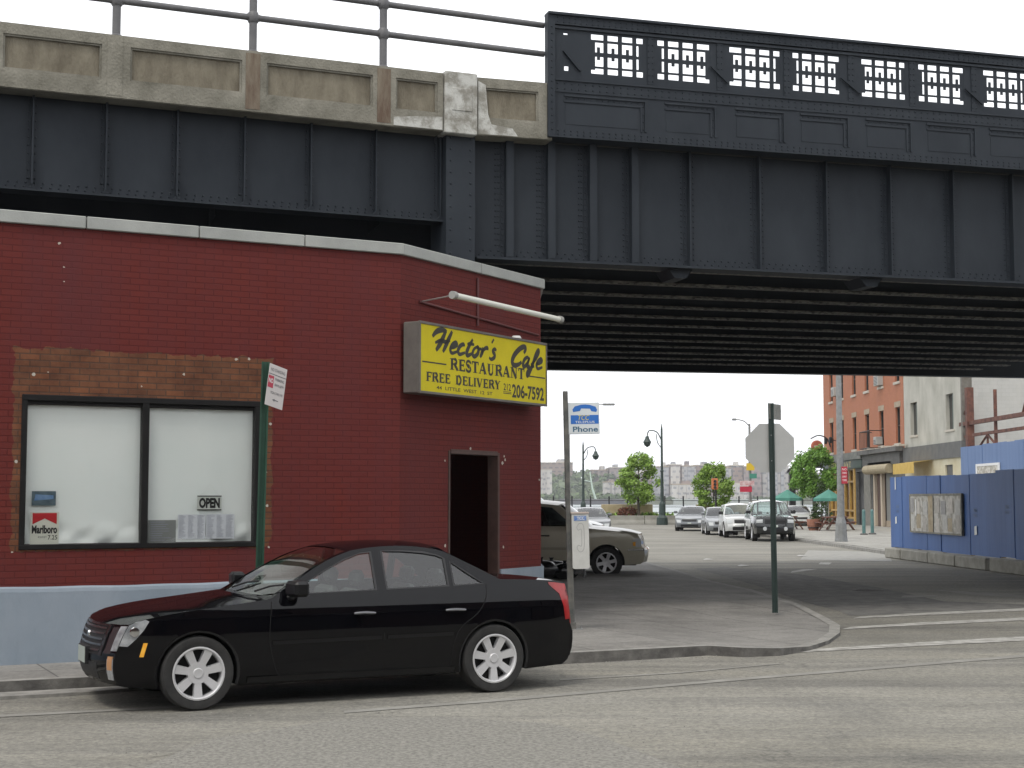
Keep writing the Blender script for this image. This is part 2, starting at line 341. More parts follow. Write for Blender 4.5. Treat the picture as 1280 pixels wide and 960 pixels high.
def paving(name, c1, c2, cell, joint, rot, seed=0.0):
    m, n, b = _base(name); L = n.links
    tc = n.nodes.new('ShaderNodeTexCoord'); mp = n.nodes.new('ShaderNodeMapping'); mp.inputs['Rotation'].default_value = (0, 0, rot); mp.inputs['Location'].default_value = (seed, seed, 0)
    L.new(tc.outputs['Object'], mp.inputs[0])
    br = n.nodes.new('ShaderNodeTexBrick'); br.offset = 0; br.inputs['Scale'].default_value = 1; br.inputs['Brick Width'].default_value = cell; br.inputs['Row Height'].default_value = cell
    br.inputs['Mortar Size'].default_value = .014; br.inputs['Mortar Smooth'].default_value = .5
    br.inputs['Color1'].default_value = (*c1, 1); br.inputs['Color2'].default_value = (*c2, 1); br.inputs['Mortar'].default_value = (*joint, 1); L.new(mp.outputs[0], br.inputs['Vector'])
    def nz(sc, stops, det=7):
        z = n.nodes.new('ShaderNodeTexNoise'); z.inputs['Scale'].default_value = sc; z.inputs['Detail'].default_value = det; z.inputs['Roughness'].default_value = .65; L.new(tc.outputs['Object'], z.inputs['Vector'])
        r = n.nodes.new('ShaderNodeValToRGB'); e = r.color_ramp.elements
        e[0].position = stops[0][0]; e[0].color = (*([stops[0][1]] * 3), 1); e[1].position = stops[1][0]; e[1].color = (*([stops[1][1]] * 3), 1)
        L.new(z.outputs['Fac'], r.inputs[0]); return r.outputs[0]
    c = br.outputs['Color']
    for s in (nz(.7, ((.34, .72), (.62, 1.12))), nz(22, ((.3, .8), (.7, 1.2)), 3), nz(3, ((.36, .84), (.5, 1.02)))):
        x = n.nodes.new('ShaderNodeMix'); x.data_type = 'RGBA'; x.blend_type = 'MULTIPLY'; x.inputs[0].default_value = 1; L.new(c, x.inputs[6]); L.new(s, x.inputs[7]); c = x.outputs[2]
    L.new(c, b.inputs['Base Color']); b.inputs['Roughness'].default_value = .85
    z = n.nodes.new('ShaderNodeTexNoise'); z.inputs['Scale'].default_value = 60; L.new(tc.outputs['Object'], z.inputs['Vector'])
    bp = n.nodes.new('ShaderNodeBump'); bp.inputs['Strength'].default_value = .25; bp.inputs['Distance'].default_value = .008; L.new(z.outputs['Fac'], bp.inputs['Height']); L.new(bp.outputs[0], b.inputs['Normal'])
    return m
M_ASPH = asphalt()
M_WALK = paving('sidewalk_concrete', (.195, .187, .172), (.222, .213, .196), 1.5, (.085, .082, .076), R(-26), .4)
M_WALK2 = paving('pale_concrete', (.27, .262, .235), (.31, .30, .27), 1.5, (.17, .165, .15), R(1))
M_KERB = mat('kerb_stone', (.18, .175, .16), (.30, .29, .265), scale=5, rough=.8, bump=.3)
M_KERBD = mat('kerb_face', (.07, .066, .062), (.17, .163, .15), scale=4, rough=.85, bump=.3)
M_LINE = mat('worn_white_line', (.23, .222, .20), (.40, .39, .36), scale=5, rough=.8, lo=.40, hi=.60, detail=8)
M_LINE2 = mat('faded_line', (.205, .198, .177), (.285, .277, .25), scale=2.2, rough=.85, lo=.48, hi=.70, detail=9)

# ground: one land sheet up to the sea wall, water beyond it
mb = MB(); mb.add([(-500, -80, 0), (500, -80, 0), (500, 131, 0), (-500, 131, 0)], [(0, 1, 2, 3)])
mb.box(-500, 500, 131.0, 131.6, -4, .25)
struct(mb.build('ground', M_ASPH))
m_water, n_, b_ = _base('river_water'); b_.inputs['Base Color'].default_value = (.16, .2, .2, 1); b_.inputs['Roughness'].default_value = .28
z_ = n_.nodes.new('ShaderNodeTexNoise'); z_.inputs['Scale'].default_value = .35; z_.inputs['Detail'].default_value = 6
t_ = n_.nodes.new('ShaderNodeTexCoord'); p_ = n_.nodes.new('ShaderNodeBump'); p_.inputs['Strength'].default_value = .5; p_.inputs['Distance'].default_value = .5
n_.links.new(t_.outputs['Object'], z_.inputs['Vector']); n_.links.new(z_.outputs['Fac'], p_.inputs['Height']); n_.links.new(p_.outputs[0], b_.inputs['Normal'])
mb = MB(); mb.add([(-2500, 131.6, -2.2), (2500, 131.6, -2.2), (2500, 4000, -2.2), (-2500, 4000, -2.2)], [(0, 1, 2, 3)])
struct(mb.build('river', m_water))

# sidewalk at the cafe corner
def sm(t): t = max(0, min(1, t)); return t * t * (3 - 2 * t)
RAMP = (4.6, 21.2)
def zs(x, y):
    d = math.hypot(x - RAMP[0], (y - RAMP[1]) * .8)
    return .12 - .08 * sm(1 - (d - 1.7) / 2.0)
KD = (math.cos(R(26.3)), math.sin(R(26.3))); K0 = (.5, 17.24)
edge = [(K0[0] + KD[0] * t, K0[1] + KD[1] * t) for t in (-40, -20, -10, -7, -5, -4, -3, -2, -1, 0, .6, 1.1)]
edge += [G(*p, .06) for p in ((885, 813), (930, 815), (975, 813.5), (1012, 807.5), (1036, 799), (1050, 789), (1050, 780), (1035, 771.5), (1000, 759.5), (940, 741))]
edge += [G(*p, .1) for p in ((890, 727.5), (840, 712), (805, 702.5))] + [(3.6, 47), (3.3, 58), (2.9, 72), (2.8, 84)]
poly = edge + [(-20, 92), (-60, 92), (-60, 0)]
def sheet(name, poly, zf, m, step=.6, inner=lambda x, y: True, thick=None):
    mb = MB(); n = len(poly); V = [Vector(p) for p in poly]
    xs = [p[0] for p in poly]; ys = [p[1] for p in poly]
    def inside(x, y):
        c = False
        for i in range(n):
            (x1, y1), (x2, y2) = poly[i], poly[(i + 1) % n]
            if (y1 > y) != (y2 > y) and x < (x2 - x1) * (y - y1) / (y2 - y1) + x1: c = not c
        return c
    x = min(xs)
    while x < max(xs):
        y = min(ys)
        while y < max(ys):
            if inner(x, y) and inside(x, y): V.append(Vector((x, y)))
            y += step
        x += step
    vs, _, fs, *_r = delaunay_2d_cdt(V, [], [list(range(n))], 1, 1e-4)
    mb.add([(p.x, p.y, zf(p.x, p.y)) for p in vs], [tuple(f) for f in fs]); return mb.build(name, m)
struct(sheet('sidewalk', poly, zs, M_WALK, .5, lambda x, y: -1 < x < 9 and 15 < y < 28))
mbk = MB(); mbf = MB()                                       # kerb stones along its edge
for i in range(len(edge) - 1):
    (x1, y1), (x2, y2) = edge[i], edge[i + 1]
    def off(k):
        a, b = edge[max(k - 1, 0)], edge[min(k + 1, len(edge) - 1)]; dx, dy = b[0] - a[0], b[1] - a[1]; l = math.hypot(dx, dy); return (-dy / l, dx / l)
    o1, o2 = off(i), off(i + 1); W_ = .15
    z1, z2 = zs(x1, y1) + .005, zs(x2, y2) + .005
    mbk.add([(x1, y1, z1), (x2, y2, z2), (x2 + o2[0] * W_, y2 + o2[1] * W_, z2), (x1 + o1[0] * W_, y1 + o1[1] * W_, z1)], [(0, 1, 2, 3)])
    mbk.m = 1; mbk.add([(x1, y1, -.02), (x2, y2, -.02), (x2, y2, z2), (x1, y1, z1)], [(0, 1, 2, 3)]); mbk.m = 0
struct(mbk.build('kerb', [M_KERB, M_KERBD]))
# the broken strip of old paving in the gutter, left
mb = MB(); gx = [(K0[0] + KD[0] * t, K0[1] + KD[1] * t) for t in (-30, -5.2, -4.0)]
mb.slab([(gx[0][0], gx[0][1] - .02), (gx[0][0] + .12, gx[0][1] - .42), (gx[1][0] + .16, gx[1][1] - .36), (gx[2][0] + .1, gx[2][1] - .03)], -.01, .032)
struct(mb.build('gutter_strip', M_KERB))
# far sidewalk in front of the brick houses
poly2 = [(12.75, 49.6), (23.6, 48.6), (60, 48.6), (60, 112), (12.2, 112), (12.5, 84), (12.85, 68), (12.9, 59)]
mb = MB(); mb.slab([(p[0], p[1]) for p in poly2], -.02, .12); struct(mb.build('far_sidewalk', M_WALK2))
mb = MB(); mb.slab([(12.5, 49.0), (12.62, 49.0), (12.75, 59), (12.70, 68), (12.35, 84), (12.05, 112), (11.95, 112), (12.2, 84), (12.55, 68), (12.6, 59)], -.02, .115); struct(mb.build('kerb', M_KERB))
mb = MB(); mb.add([(*G(1000, 700), .006), (*G(1115, 702), .006), (*G(1110, 690), .006), (*G(1010, 688), .006)], [(0, 1, 2, 3)]); struct(mb.build('pale_road_patch', mat('pale_patch', (.2, .195, .175), (.27, .265, .24), scale=3)))

# painted lines: quads through measured ground points
def line(name, pts, z=.006, m=None):
    mb = MB(); mb.add([(*G(u, v), z) for u, v in pts], [tuple(range(len(pts)))]); return struct(mb.build(name, m or M_LINE))
def strip(name, L1, L2, m=None, z=.006):        # two polylines (near edge, far edge) of image-measured ground points
    mb = MB(); a = [(*G(u, v), z) for u, v in L1]; b = [(*G(u, v), z) for u, v in L2]; n = len(a)
    mb.add(a + b, [(i, i + 1, n + i + 1, n + i) for i in range(n - 1)]); return struct(mb.build(name, m or M_LINE))
strip('road_marking', [(968, 817.5), (1120, 809.5), (1400, 795)], [(985, 814), (1120, 805), (1400, 789)])
strip('road_marking', [(1052, 787), (1150, 782), (1400, 770)], [(1064, 784), (1150, 778.5), (1400, 766)])
strip('road_marking', [(1066, 773.5), (1160, 769), (1400, 758.5)], [(1075, 771), (1160, 766), (1400, 755)])
line('road_marking', [(988, 716.5), (1010, 713.5), (1022, 711.5), (1006, 711.5), (990, 714)])
line('road_marking', [(1023, 705.5), (1036, 706), (1040, 703.5), (1026, 703)])
line('road_marking', [(1126, 747), (1168, 747), (1172, 744.5), (1130, 744.5)], m=M_LINE2)
for k in range(4): line('road_marking', [(1170 + k * 26, 738 + k * 1.6), (1178 + k * 26, 737.6 + k * 1.6), (1240 + k * 26, 745 + k * 1.2), (1228 + k * 26, 745.6 + k * 1.2)], m=M_LINE2)
strip('road_marking', [(-150, 905), (150, 889), (420, 874.5)], [(-150, 902), (150, 886.5), (420, 872.5)], M_LINE2, .005)
strip('road_marking', [(430, 892), (640, 876), (900, 853), (1400, 812)], [(430, 889), (640, 873), (900, 850), (1400, 809)], M_LINE2, .005)
strip('road_marking', [(700, 851), (850, 842), (980, 830)], [(700, 849.5), (850, 840.5), (980, 829)], M_LINE2, .005)
# rough patch at the lower left, dark patch by the far corner
m_gr = mat('rough_patch', (.15, .144, .127), (.255, .246, .217), scale=26, rough=.9, bump=.9, bscale=60, detail=7, lo=.4, hi=.6)
mb = MB(); pp = [(180, 960), (260, 925), (420, 900), (560, 897), (690, 905), (760, 925), (850, 960), (900, 1010), (300, 1040)]
mb.add([(*G(u, v), .004) for u, v in pp], [tuple(range(len(pp)))]); struct(mb.build('road_patch', m_gr))
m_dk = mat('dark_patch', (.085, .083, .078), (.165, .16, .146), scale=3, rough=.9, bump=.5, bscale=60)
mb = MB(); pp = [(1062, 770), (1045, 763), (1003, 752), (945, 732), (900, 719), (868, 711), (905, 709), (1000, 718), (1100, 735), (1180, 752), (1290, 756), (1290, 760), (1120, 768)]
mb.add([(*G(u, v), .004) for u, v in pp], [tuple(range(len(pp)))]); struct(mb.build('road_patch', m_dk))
# manhole covers
m_iron = mat('cast_iron', (.05, .048, .045), (.10, .095, .088), scale=30, rough=.6, bump=.6, bscale=50)

# ================================================================ CAFE BUILDING
RED = ((.132, .0235, .018), (.115, .020, .016), (.086, .0145, .0125))
def red_brick(name, mask=None):
    m = brick(name, *RED, ms=.007, big=((.098, .024, .025), .9), bump=.6, rough=.8); m.node_tree.nodes['Principled BSDF'].inputs['Specular IOR Level'].default_value = .2
    if mask:
        cx, hw, cz, hh = mask; n = m.node_tree; L = n.links; b = n.nodes['Principled BSDF']
        tc = n.nodes.new('ShaderNodeTexCoord'); sp = n.nodes.new('ShaderNodeSeparateXYZ'); L.new(tc.outputs['Object'], sp.inputs[0])
        def mth(op, a, c=None, d=None):
            q = n.nodes.new('ShaderNodeMath'); q.operation = op
            for i, v in enumerate((a, c, d)):
                if v is None: continue
                if isinstance(v, (int, float)): q.inputs[i].default_value = v
                else: L.new(v, q.inputs[i])
            return q.outputs[0]
        nz = n.nodes.new('ShaderNodeTexNoise'); nz.inputs['Scale'].default_value = 7; nz.inputs['Detail'].default_value = 6; L.new(tc.outputs['Object'], nz.inputs['Vector'])
        dx = mth('SUBTRACT', mth('ABSOLUTE', mth('SUBTRACT', sp.outputs['X'], cx)), hw); dz = mth('SUBTRACT', mth('ABSOLUTE', mth('SUBTRACT', sp.outputs['Z'], cz)), hh)
        d = mth('ADD', mth('MAXIMUM', dx, dz), mth('MULTIPLY', mth('SUBTRACT', nz.outputs['Fac'], .5), .16))
        f = mth('LESS_THAN', d, 0.0)
        o = brick(name + '_bare', (.20, .088, .042), (.145, .068, .036), (.10, .06, .042), ms=.008, big=((.23, .13, .075), .6))
        # second brick pattern inside the same material
        cb = n.nodes.new('ShaderNodeCombineXYZ'); L.new(sp.outputs['X'], cb.inputs['X']); L.new(sp.outputs['Z'], cb.inputs['Y'])
        br = n.nodes.new('ShaderNodeTexBrick'); br.inputs['Scale'].default_value = 1; br.inputs['Brick Width'].default_value = .21; br.inputs['Row Height'].default_value = .068; br.inputs['Mortar Size'].default_value = .007
        br.inputs['Color1'].default_value = (.165, .066, .034, 1); br.inputs['Color2'].default_value = (.118, .052, .030, 1); br.inputs['Mortar'].default_value = (.085, .048, .034, 1); L.new(cb.outputs[0], br.inputs['Vector'])
        n2 = n.nodes.new('ShaderNodeTexNoise'); n2.inputs['Scale'].default_value = 3; n2.inputs['Detail'].default_value = 9; n2.inputs['Roughness'].default_value = .7; L.new(tc.outputs['Object'], n2.inputs['Vector'])
        r2 = n.nodes.new('ShaderNodeValToRGB'); r2.color_ramp.elements[0].position = .38; r2.color_ramp.elements[0].color = (.72, .69, .68, 1); r2.color_ramp.elements[1].position = .62; r2.color_ramp.elements[1].color = (1.15, 1.15, 1.1, 1); L.new(n2.outputs['Fac'], r2.inputs[0])
        m3 = n.nodes.new('ShaderNodeMix'); m3.data_type = 'RGBA'; m3.blend_type = 'MULTIPLY'; m3.inputs[0].default_value = 1; L.new(br.outputs['Color'], m3.inputs[6]); L.new(r2.outputs[0], m3.inputs[7])
        old = b.inputs['Base Color'].links[0].from_socket
        mx = n.nodes.new('ShaderNodeMix'); mx.data_type = 'RGBA'; L.new(f, mx.inputs[0]); L.new(old, mx.inputs[6]); L.new(m3.outputs[2], mx.inputs[7]); L.new(mx.outputs[2], b.inputs['Base Color'])
    return m
ZB, ZT = .10, 4.80
wx0 = WF.hit(25, 600)[0]; wx1 = WF.hit(324, 600)[0]; wz0, wz1 = 1.315, 2.965
cafe = thing('corner_cafe_building', 'low painted red brick corner building with pale blue base, papered window and cut corner doorway', 'building', (*A0, 0), R(27.8))
ocx = (WF.hit(18, 470)[0] + WF.hit(341, 470)[0]) / 2; ohw = (WF.hit(341, 470)[0] - WF.hit(18, 470)[0]) / 2
m_front = red_brick('painted_brick_front', (ocx, ohw, 2.38, 1.08))
mb = MB(); mb.wall(-13, 0, ZB - .1, ZT, [(wx0, wx1, wz0, wz1)], .3)
mb.build('front_wall', m_front, cafe)
dx0 = WC.hit(561, 640)[0]; dx1 = WC.hit(623, 640)[0]; dzt = 2.46; CL = WC.hit(676, 600)[0]
m_red = red_brick('painted_brick')
crn = MB().wall(0, CL, ZB - .1, ZT, [(dx0, dx1, .3, dzt)], .15).build('corner_wall', m_red, cafe, rz=R(31.7))
Bx, By = WC.wor(CL, 0); bl = WF.loc(Bx, By)
MB().wall(0, 10.5, ZB - .1, ZT, [], .3).build('side_wall', m_red, cafe, loc=(bl[0], bl[1], 0), rz=R(91.2 - 27.8))
Cx, Cy = Bx - .22, By + 10.5; cl_ = WF.loc(Cx, Cy)
MB().box(-15, 0, 0, .3, 0, ZT).build('rear_wall', m_red, cafe, loc=(cl_[0], cl_[1], 0))
MB().slab([(-13, .02), (0, .02), bl, cl_, (cl_[0] - 15, cl_[1])], 4.45, 4.6).build('roof', mat('roof_felt', (.05, .05, .05), (.08, .08, .08)), cafe)
# blue painted plinth
m_blue = mat('pale_blue_paint', (.20, .245, .29), (.25, .29, .335), scale=1.4, rough=.6, bump=.35, bscale=14, detail=9, stretch=(1, 1, .5))
def plinth(L_):
    n = int(L_ / .12); prof = [(-.035, .08), (-.035, .87), (-.028, .905), (0, .925)]
    mb = MB(); V = []
    for i in range(n + 1):
        x = L_ * i / n; j = .005 * math.sin(i * .21) + .003 * math.sin(i * .9 + 1)
        for y, z in prof: V.append((x, y, z + (j if z > .5 else 0)))
    mb.add(V, [(i * 4 + k, i * 4 + 4 + k, i * 4 + 5 + k, i * 4 + 1 + k) for i in range(n) for k in range(3)]); return mb
p = plinth(13.0).build('plinth', m_blue, cafe, loc=(-13, 0, 0))
for (a, b) in ((0, dx0 - .02), (dx1 + .02, CL)):
    MB().box(a - (.015 if a == 0 else 0), b + (.02 if b == CL else 0), -.035, -.002, .08, .93).build('plinth', m_blue, cafe, rz=R(31.7))
MB().box(0.0, 10.5, -.035, -.002, .05, .93).build('plinth', m_blue, cafe, loc=(bl[0], bl[1], 0), rz=R(91.2 - 27.8))
# metal coping in lengths
m_cop = mat('coping_metal', (.27, .28, .265), (.34, .35, .33), scale=2, rough=.55, bump=.1)
js = [-13] + [WF.hit(u, 290)[0] for u in (107, 248, 380)] + [0.0]
for a, b in zip(js, js[1:]): MB().bbox(a + .006, b - .006 + (.03 if b == 0 else 0), -.045, .36, ZT - .01, ZT + .125, .008).build('coping', m_cop, cafe)
c2 = MB(); c2.bbox(.0, CL * .52, -.045, .36, ZT - .011, ZT + .124, .008); c2.bbox(CL * .52 + .01, CL + .05, -.045, .36, ZT - .011, ZT + .124, .008); c2.build('coping', m_cop, cafe, rz=R(31.7))
MB().bbox(.1, 10.5, -.045, .36, ZT - .01, ZT + .123, .008).build('coping', m_cop, cafe, loc=(bl[0], bl[1], 0), rz=R(91.2 - 27.8))
# window: frame, mullion, panes
m_frm = mat('dark_bronze_frame', (.008, .008, .008), (.013, .012, .012), rough=.5, spec=.2)
mid = WF.hit(181, 590)[0]; fw = .07
f = MB(); f.bbox(wx0, wx1, -.02, .12, wz0, wz0 + .055, .006); f.bbox(wx0, wx1, -.02, .12, wz1 - .065, wz1, .006)
for a in (wx0, wx1 - .06): f.bbox(a, a + .06, -.018, .118, wz0 + .05, wz1 - .06, .006)
f.bbox(mid - .038, mid + .038, -.022, .115, wz0 + .05, wz1 - .06, .006); f.box(wx0 + .06, wx1 - .06, .02, .1, wz1 - .10, wz1 - .066)
win = f.build('window', m_frm, cafe)
m_gl = glass('window_glass', (.985, .99, .985), k=.6, b=0)
for a, b in ((wx0 + .06, mid - .038), (mid + .038, wx1 - .06)): MB().box(a, b, .045, .052, wz0 + .05, wz1 - .10).build('pane', m_gl, win)
# door reveal trim, threshold, half-open leaf and the counter inside
m_dark = mat('dark_interior', (.012, .013, .016), rough=.8)
m_navy = mat('navy_door', (.015, .03, .075), rough=.45)
fr = MB()
for (a, b, c, d) in ((dx0 - .02, dx0 + .02, .25, dzt), (dx1 - .03, dx1 + .02, .25, dzt), (dx0 + .03, dx1 - .03, dzt - .04, dzt + .02)): fr.bbox(a, b, -.012, .15, c, d, .005)
fr.build('door_frame', mat('brown_trim', (.05, .024, .018), (.07, .034, .026), scale=9, rough=.6), cafe, rz=R(31.7))
MB().bbox(dx0 - .05, dx1 + .05, -.12, .2, .08, .3, .01).build('doorstep', M_KERB, cafe, rz=R(31.7))
leaf = MB(); leaf.bbox(0, .05, 0, .85, .3, 2.38, .004); leaf.bbox(-.012, 0, .1, .75, 1.35, 2.25, .004)
leaf.build('door', m_navy, cafe, loc=(*[c for c in WF.loc(*WC.wor(dx0 + .05, .17))], 0), rz=R(31.7 + 84))
ib = MB(); ib.box(dx0 - .6, dx1 + 1.2, 2.2, 2.3, .1, 3); ib.box(dx0 + .18, dx0 + .60, .5, .95, .12, 1.62); ib.build('counter', mat('grey_counter', (.32, .37, .42), rough=.5), cafe, rz=R(31.7))
# conduit lines above the sign
cd = MB()
a = WC.hit(523, 377); b = WC.hit(672, 419)
cd.path([(a[0], -.015, a[1]), ((a[0] + b[0]) / 2, -.015, (a[1] + b[1]) / 2 - .0), (b[0], -.015, b[1])], .016)
a = WC.hit(596, 348); cd.path([(a[0], -.015, a[1]), (a[0], -.015, a[1] - .62)], .018); cd.build('conduit', mat('red_conduit', (.09, .022, .022), rough=.5), cafe, rz=R(31.7))
# bare chips in the paint
rnd = random.Random(5); M_CHIP = mat('chip', (.42, .38, .33), rough=.8)
for (u, v) in ((74, 304), (80, 334), (80, 352), (295, 449), (311, 449), (230, 468), (60, 465), (177, 483), (332, 590), (334, 632), (336, 684), (20, 577), (15, 690), (338, 530), (42, 468)):
    t, z = WF.hit(u, v); s_ = rnd.uniform(.008, .022)
    ch = MB(); ch.add([(t + s_ * math.cos(k * 1.05) * rnd.uniform(.6, 1.3), -.003, z + s_ * math.sin(k * 1.05) * rnd.uniform(.5, 1.2)) for k in range(6)], [(0, 1, 2, 3, 4, 5)]); ch.build('paint_chip', M_CHIP, cafe)
for (u, v) in ((588, 561), (556, 576), (630, 570), (628, 579), (556, 682), (629, 684), (678, 600), (631, 575)):
    t, z = WC.hit(u, v); s_ = rnd.uniform(.014, .03); t = min(t, CL - .05)
    ch = MB(); ch.add([(t + s_ * math.cos(k * 1.05) * rnd.uniform(.6, 1.3), -.004, z + s_ * math.sin(k * 1.05) * rnd.uniform(.5, 1.2)) for k in range(6)], [(0, 1, 2, 3, 4, 5)]); ch.build('paint_chip', M_CHIP, cafe, rz=R(31.7))

# things in the window
m_paper = mat('white_paper', (.84, .88, .86), (.90, .92, .90), scale=.9, rough=.8)
def blind(a, b, label, seed):
    rn = random.Random(seed); n, k = 46, 40; V = []; h0, h1 = wz0 + .06, wz1 - .105
    ph = [rn.uniform(0, 6) for _ in range(6)]
    for j in range(k + 1):
        for i in range(n + 1):
            s_, t = i / n, j / k; low = max(0, 1 - t / .16) ** 1.2
            y = .012 * math.sin(5 * s_ + ph[0]) * (1 - t) + .006 * math.sin(2.1 * s_ * 6 + t * 3 + ph[1]) + low * (.035 * math.sin(9 * s_ + 22 * t + ph[2]) + .025 * math.sin(23 * s_ - 31 * t + ph[3]) - .015)
            z = h0 + (h1 - h0) * t + low * .0
            V.append((a + (b - a) * s_, .085 + max(y * .8, -.02), z))
    mb = MB(); mb.add(V, [(j * (n + 1) + i, j * (n + 1) + i + 1, (j + 1) * (n + 1) + i + 1, (j + 1) * (n + 1) + i) for j in range(k) for i in range(n)])
    for v in mb.v: pass
    o = mb.build('window_paper', m_paper, smooth=True, loc=(*A0, 0), rz=R(27.8)); tag(o, label, 'paper')
blind(wx0 + .045, mid - .03, 'large white paper covering the left window pane from inside, crumpled at its foot', 3)
blind(mid + .03, wx1 - .045, 'large white paper covering the right window pane behind the open sign', 9)
YP = .06
def wrect(u0, v0, u1, v1): a = WF.hit(u0, v1, YP); b = WF.hit(u1, v0, YP); return a[0], b[0], a[1], b[1]
m_black = mat('black_print', (.012, .012, .012), rough=.6)
m_white = mat('white_print', (.75, .76, .74), rough=.6)
t = thing('cigarette_poster', 'small cream poster with red roof shape and black lettering low in the left window', 'poster', (*A0, 0), R(27.8))
x0, x1, z0, z1 = wrect(37, 640, 74, 680.5)
MB().box(x0, x1, YP, YP + .004, z0, z1).build('sheet', mat('cream_card', (.70, .70, .62), rough=.6), t)
w_ = x1 - x0; h_ = z1 - z0
MB().prism([(x0 + .08 * w_, z1 - .03 * h_), (x0 + .92 * w_, z1 - .03 * h_), (x0 + .92 * w_, z1 - .38 * h_), (x0 + .5 * w_, z1 - .2 * h_), (x0 + .08 * w_, z1 - .38 * h_)], YP - .002, YP - .001).build('red_roof_shape', mat('poster_red', (.5, .012, .018), rough=.5), t)
lt = MB(); put_text(lt, 'Marlboro', x0 + .06 * w_, z0 + .33 * h_, .88 * w_, .26 * h_, YP - .0015, off=.04); put_text(lt, '7.25', x0 + .62 * w_, z0 + .14 * h_, .33 * w_, .14 * h_, YP - .0015, off=.01); put_text(lt, 'BOX/SOFT', x0 + .28 * w_, z0 + .19 * h_, .3 * w_, .06 * h_, YP - .0015)
lt.build('lettering', m_black, t)
x0, x1, z0, z1 = wrect(39.5, 614, 70, 632); w_ = x1 - x0; h_ = z1 - z0
t = thing('sticker', 'small blue and grey landscape sticker above the cigarette poster', 'sticker', (*A0, 0), R(27.8))
MB().box(x0, x1, YP, YP + .003, z0, z1).build('sheet', mat('sticker_edge', (.05, .085, .11), (.12, .17, .2), scale=14), t)
MB().prism([(x0 + .1 * w_, z0 + .35 * h_), (x0 + .9 * w_, z0 + .45 * h_), (x0 + .9 * w_, z0 + .72 * h_), (x0 + .15 * w_, z0 + .78 * h_)], YP - .002, YP - .001).build('band', mat('sticker_blue', (.09, .2, .42), (.2, .32, .5), scale=10), t)
t = thing('open_sign', 'black and white OPEN sign hanging on a string inside the right window', 'sign', (*A0, 0), R(27.8))
x0, x1, z0, z1 = wrect(246.5, 619.5, 277, 638); w_ = x1 - x0; h_ = z1 - z0
MB().box(x0, x1, YP, YP + .004, z0, z1).build('board', mat('sign_card', (.62, .64, .6), rough=.5), t)
b2 = MB(); b2.box(x0, x1, YP - .002, YP - .001, z1 - .07 * h_, z1); b2.box(x0, x1, YP - .002, YP - .001, z0, z0 + .07 * h_); put_text(b2, 'OPEN', x0 + .07 * w_, z0 + .15 * h_, .86 * w_, .70 * h_, YP - .0015, off=.055); b2.build('lettering', m_black, t)
xm = (x0 + x1) / 2; MB().path([(x0 + .03, YP, z1), (xm, YP - .002, z1 + .13), (x1 - .03, YP, z1)], .0018, 5).build('string', m_white, t)
def menu(u0, v0, u1, v1, label, m, cols, rows, seed):
    rn = random.Random(seed); t = thing('menu_sheet', label, 'menu', (*A0, 0), R(27.8)); x0, x1, z0, z1 = wrect(u0, v0, u1, v1)
    MB().box(x0, x1, YP, YP + .003, z0, z1).build('sheet', m, t); mb = MB(); cw = (x1 - x0) / cols
    for c in range(cols):
        for r in range(rows):
            z = z1 - (z1 - z0) * (r + 1) / (rows + 1.5); a = x0 + cw * (c + .1); mb.box(a, a + cw * rn.uniform(.4, .8), YP - .002, YP - .001, z, z + (z1 - z0) / rows * .22)
    mb.build('print', mat('grey_print', (.33, .34, .40), rough=.7), t)
menu(222, 643, 257, 674, 'left half of the white takeaway menu taped under the open sign', mat('menu_white', (.72, .74, .78), rough=.6), 3, 20, 1)
menu(257.4, 642.5, 293, 673.5, 'right half of the white takeaway menu taped under the open sign', _M['menu_white'], 3, 20, 2)
menu(184.5, 650, 220, 680, 'grey printed notice in the lower left corner of the right window', mat('menu_grey', (.25, .26, .25), rough=.7), 1, 9, 3)

# ---------------------------------------------------------------- yellow cafe sign
SO = -.27       # its face stands this far out of the wall
sx0 = WC.hit(524.5, 440, SO)[0]; sx1 = WC.hit(683.5, 460, SO)[0]; sz0, sz1 = 3.115, 3.975
m_alu = mat('brown_aluminium', (.10, .088, .078), (.14, .125, .11), scale=3, rough=.45, metal=.3, bump=.1)
sg = thing('cafe_sign', 'yellow lightbox cafe sign with black script and serif lettering on the cut corner wall', 'sign', (*A0, 0), R(59.5))
MB().bbox(sx0, sx1, SO + .012, -.03, sz0, sz1, .012).build('box', m_alu, sg)
fr = MB(); e = .028
fr.bbox(sx0 - .004, sx1 + .004, SO - .008, SO + .02, sz1 - e, sz1 + .004, .004); fr.bbox(sx0 - .004, sx1 + .004, SO - .008, SO + .02, sz0 - .004, sz0 + e, .004)
for a in (sx0 - .004, sx1 + .004 - e): fr.bbox(a, a + e, SO - .007, SO + .019, sz0 + e, sz1 - e, .004)
fr.build('frame', m_alu, sg)
m_yel = mat('yellow_acrylic', (.60, .50, .006), (.53, .44, .006), scale=2.2, rough=.4, spec=.15)
MB().box(sx0 + e * .6, sx1 - e * .6, SO + .004, SO + .011, sz0 + e * .6, sz1 - e * .6).build('face', m_yel, sg)
m_ink = mat('dark_lettering', (.02, .016, .006), rough=.5)
lt = MB(); YF = SO + .002; SW, SH = sx1 - sx0, sz1 - sz0
def sp(a, b): return (sx0 + a * SW, sz0 + b * SH)
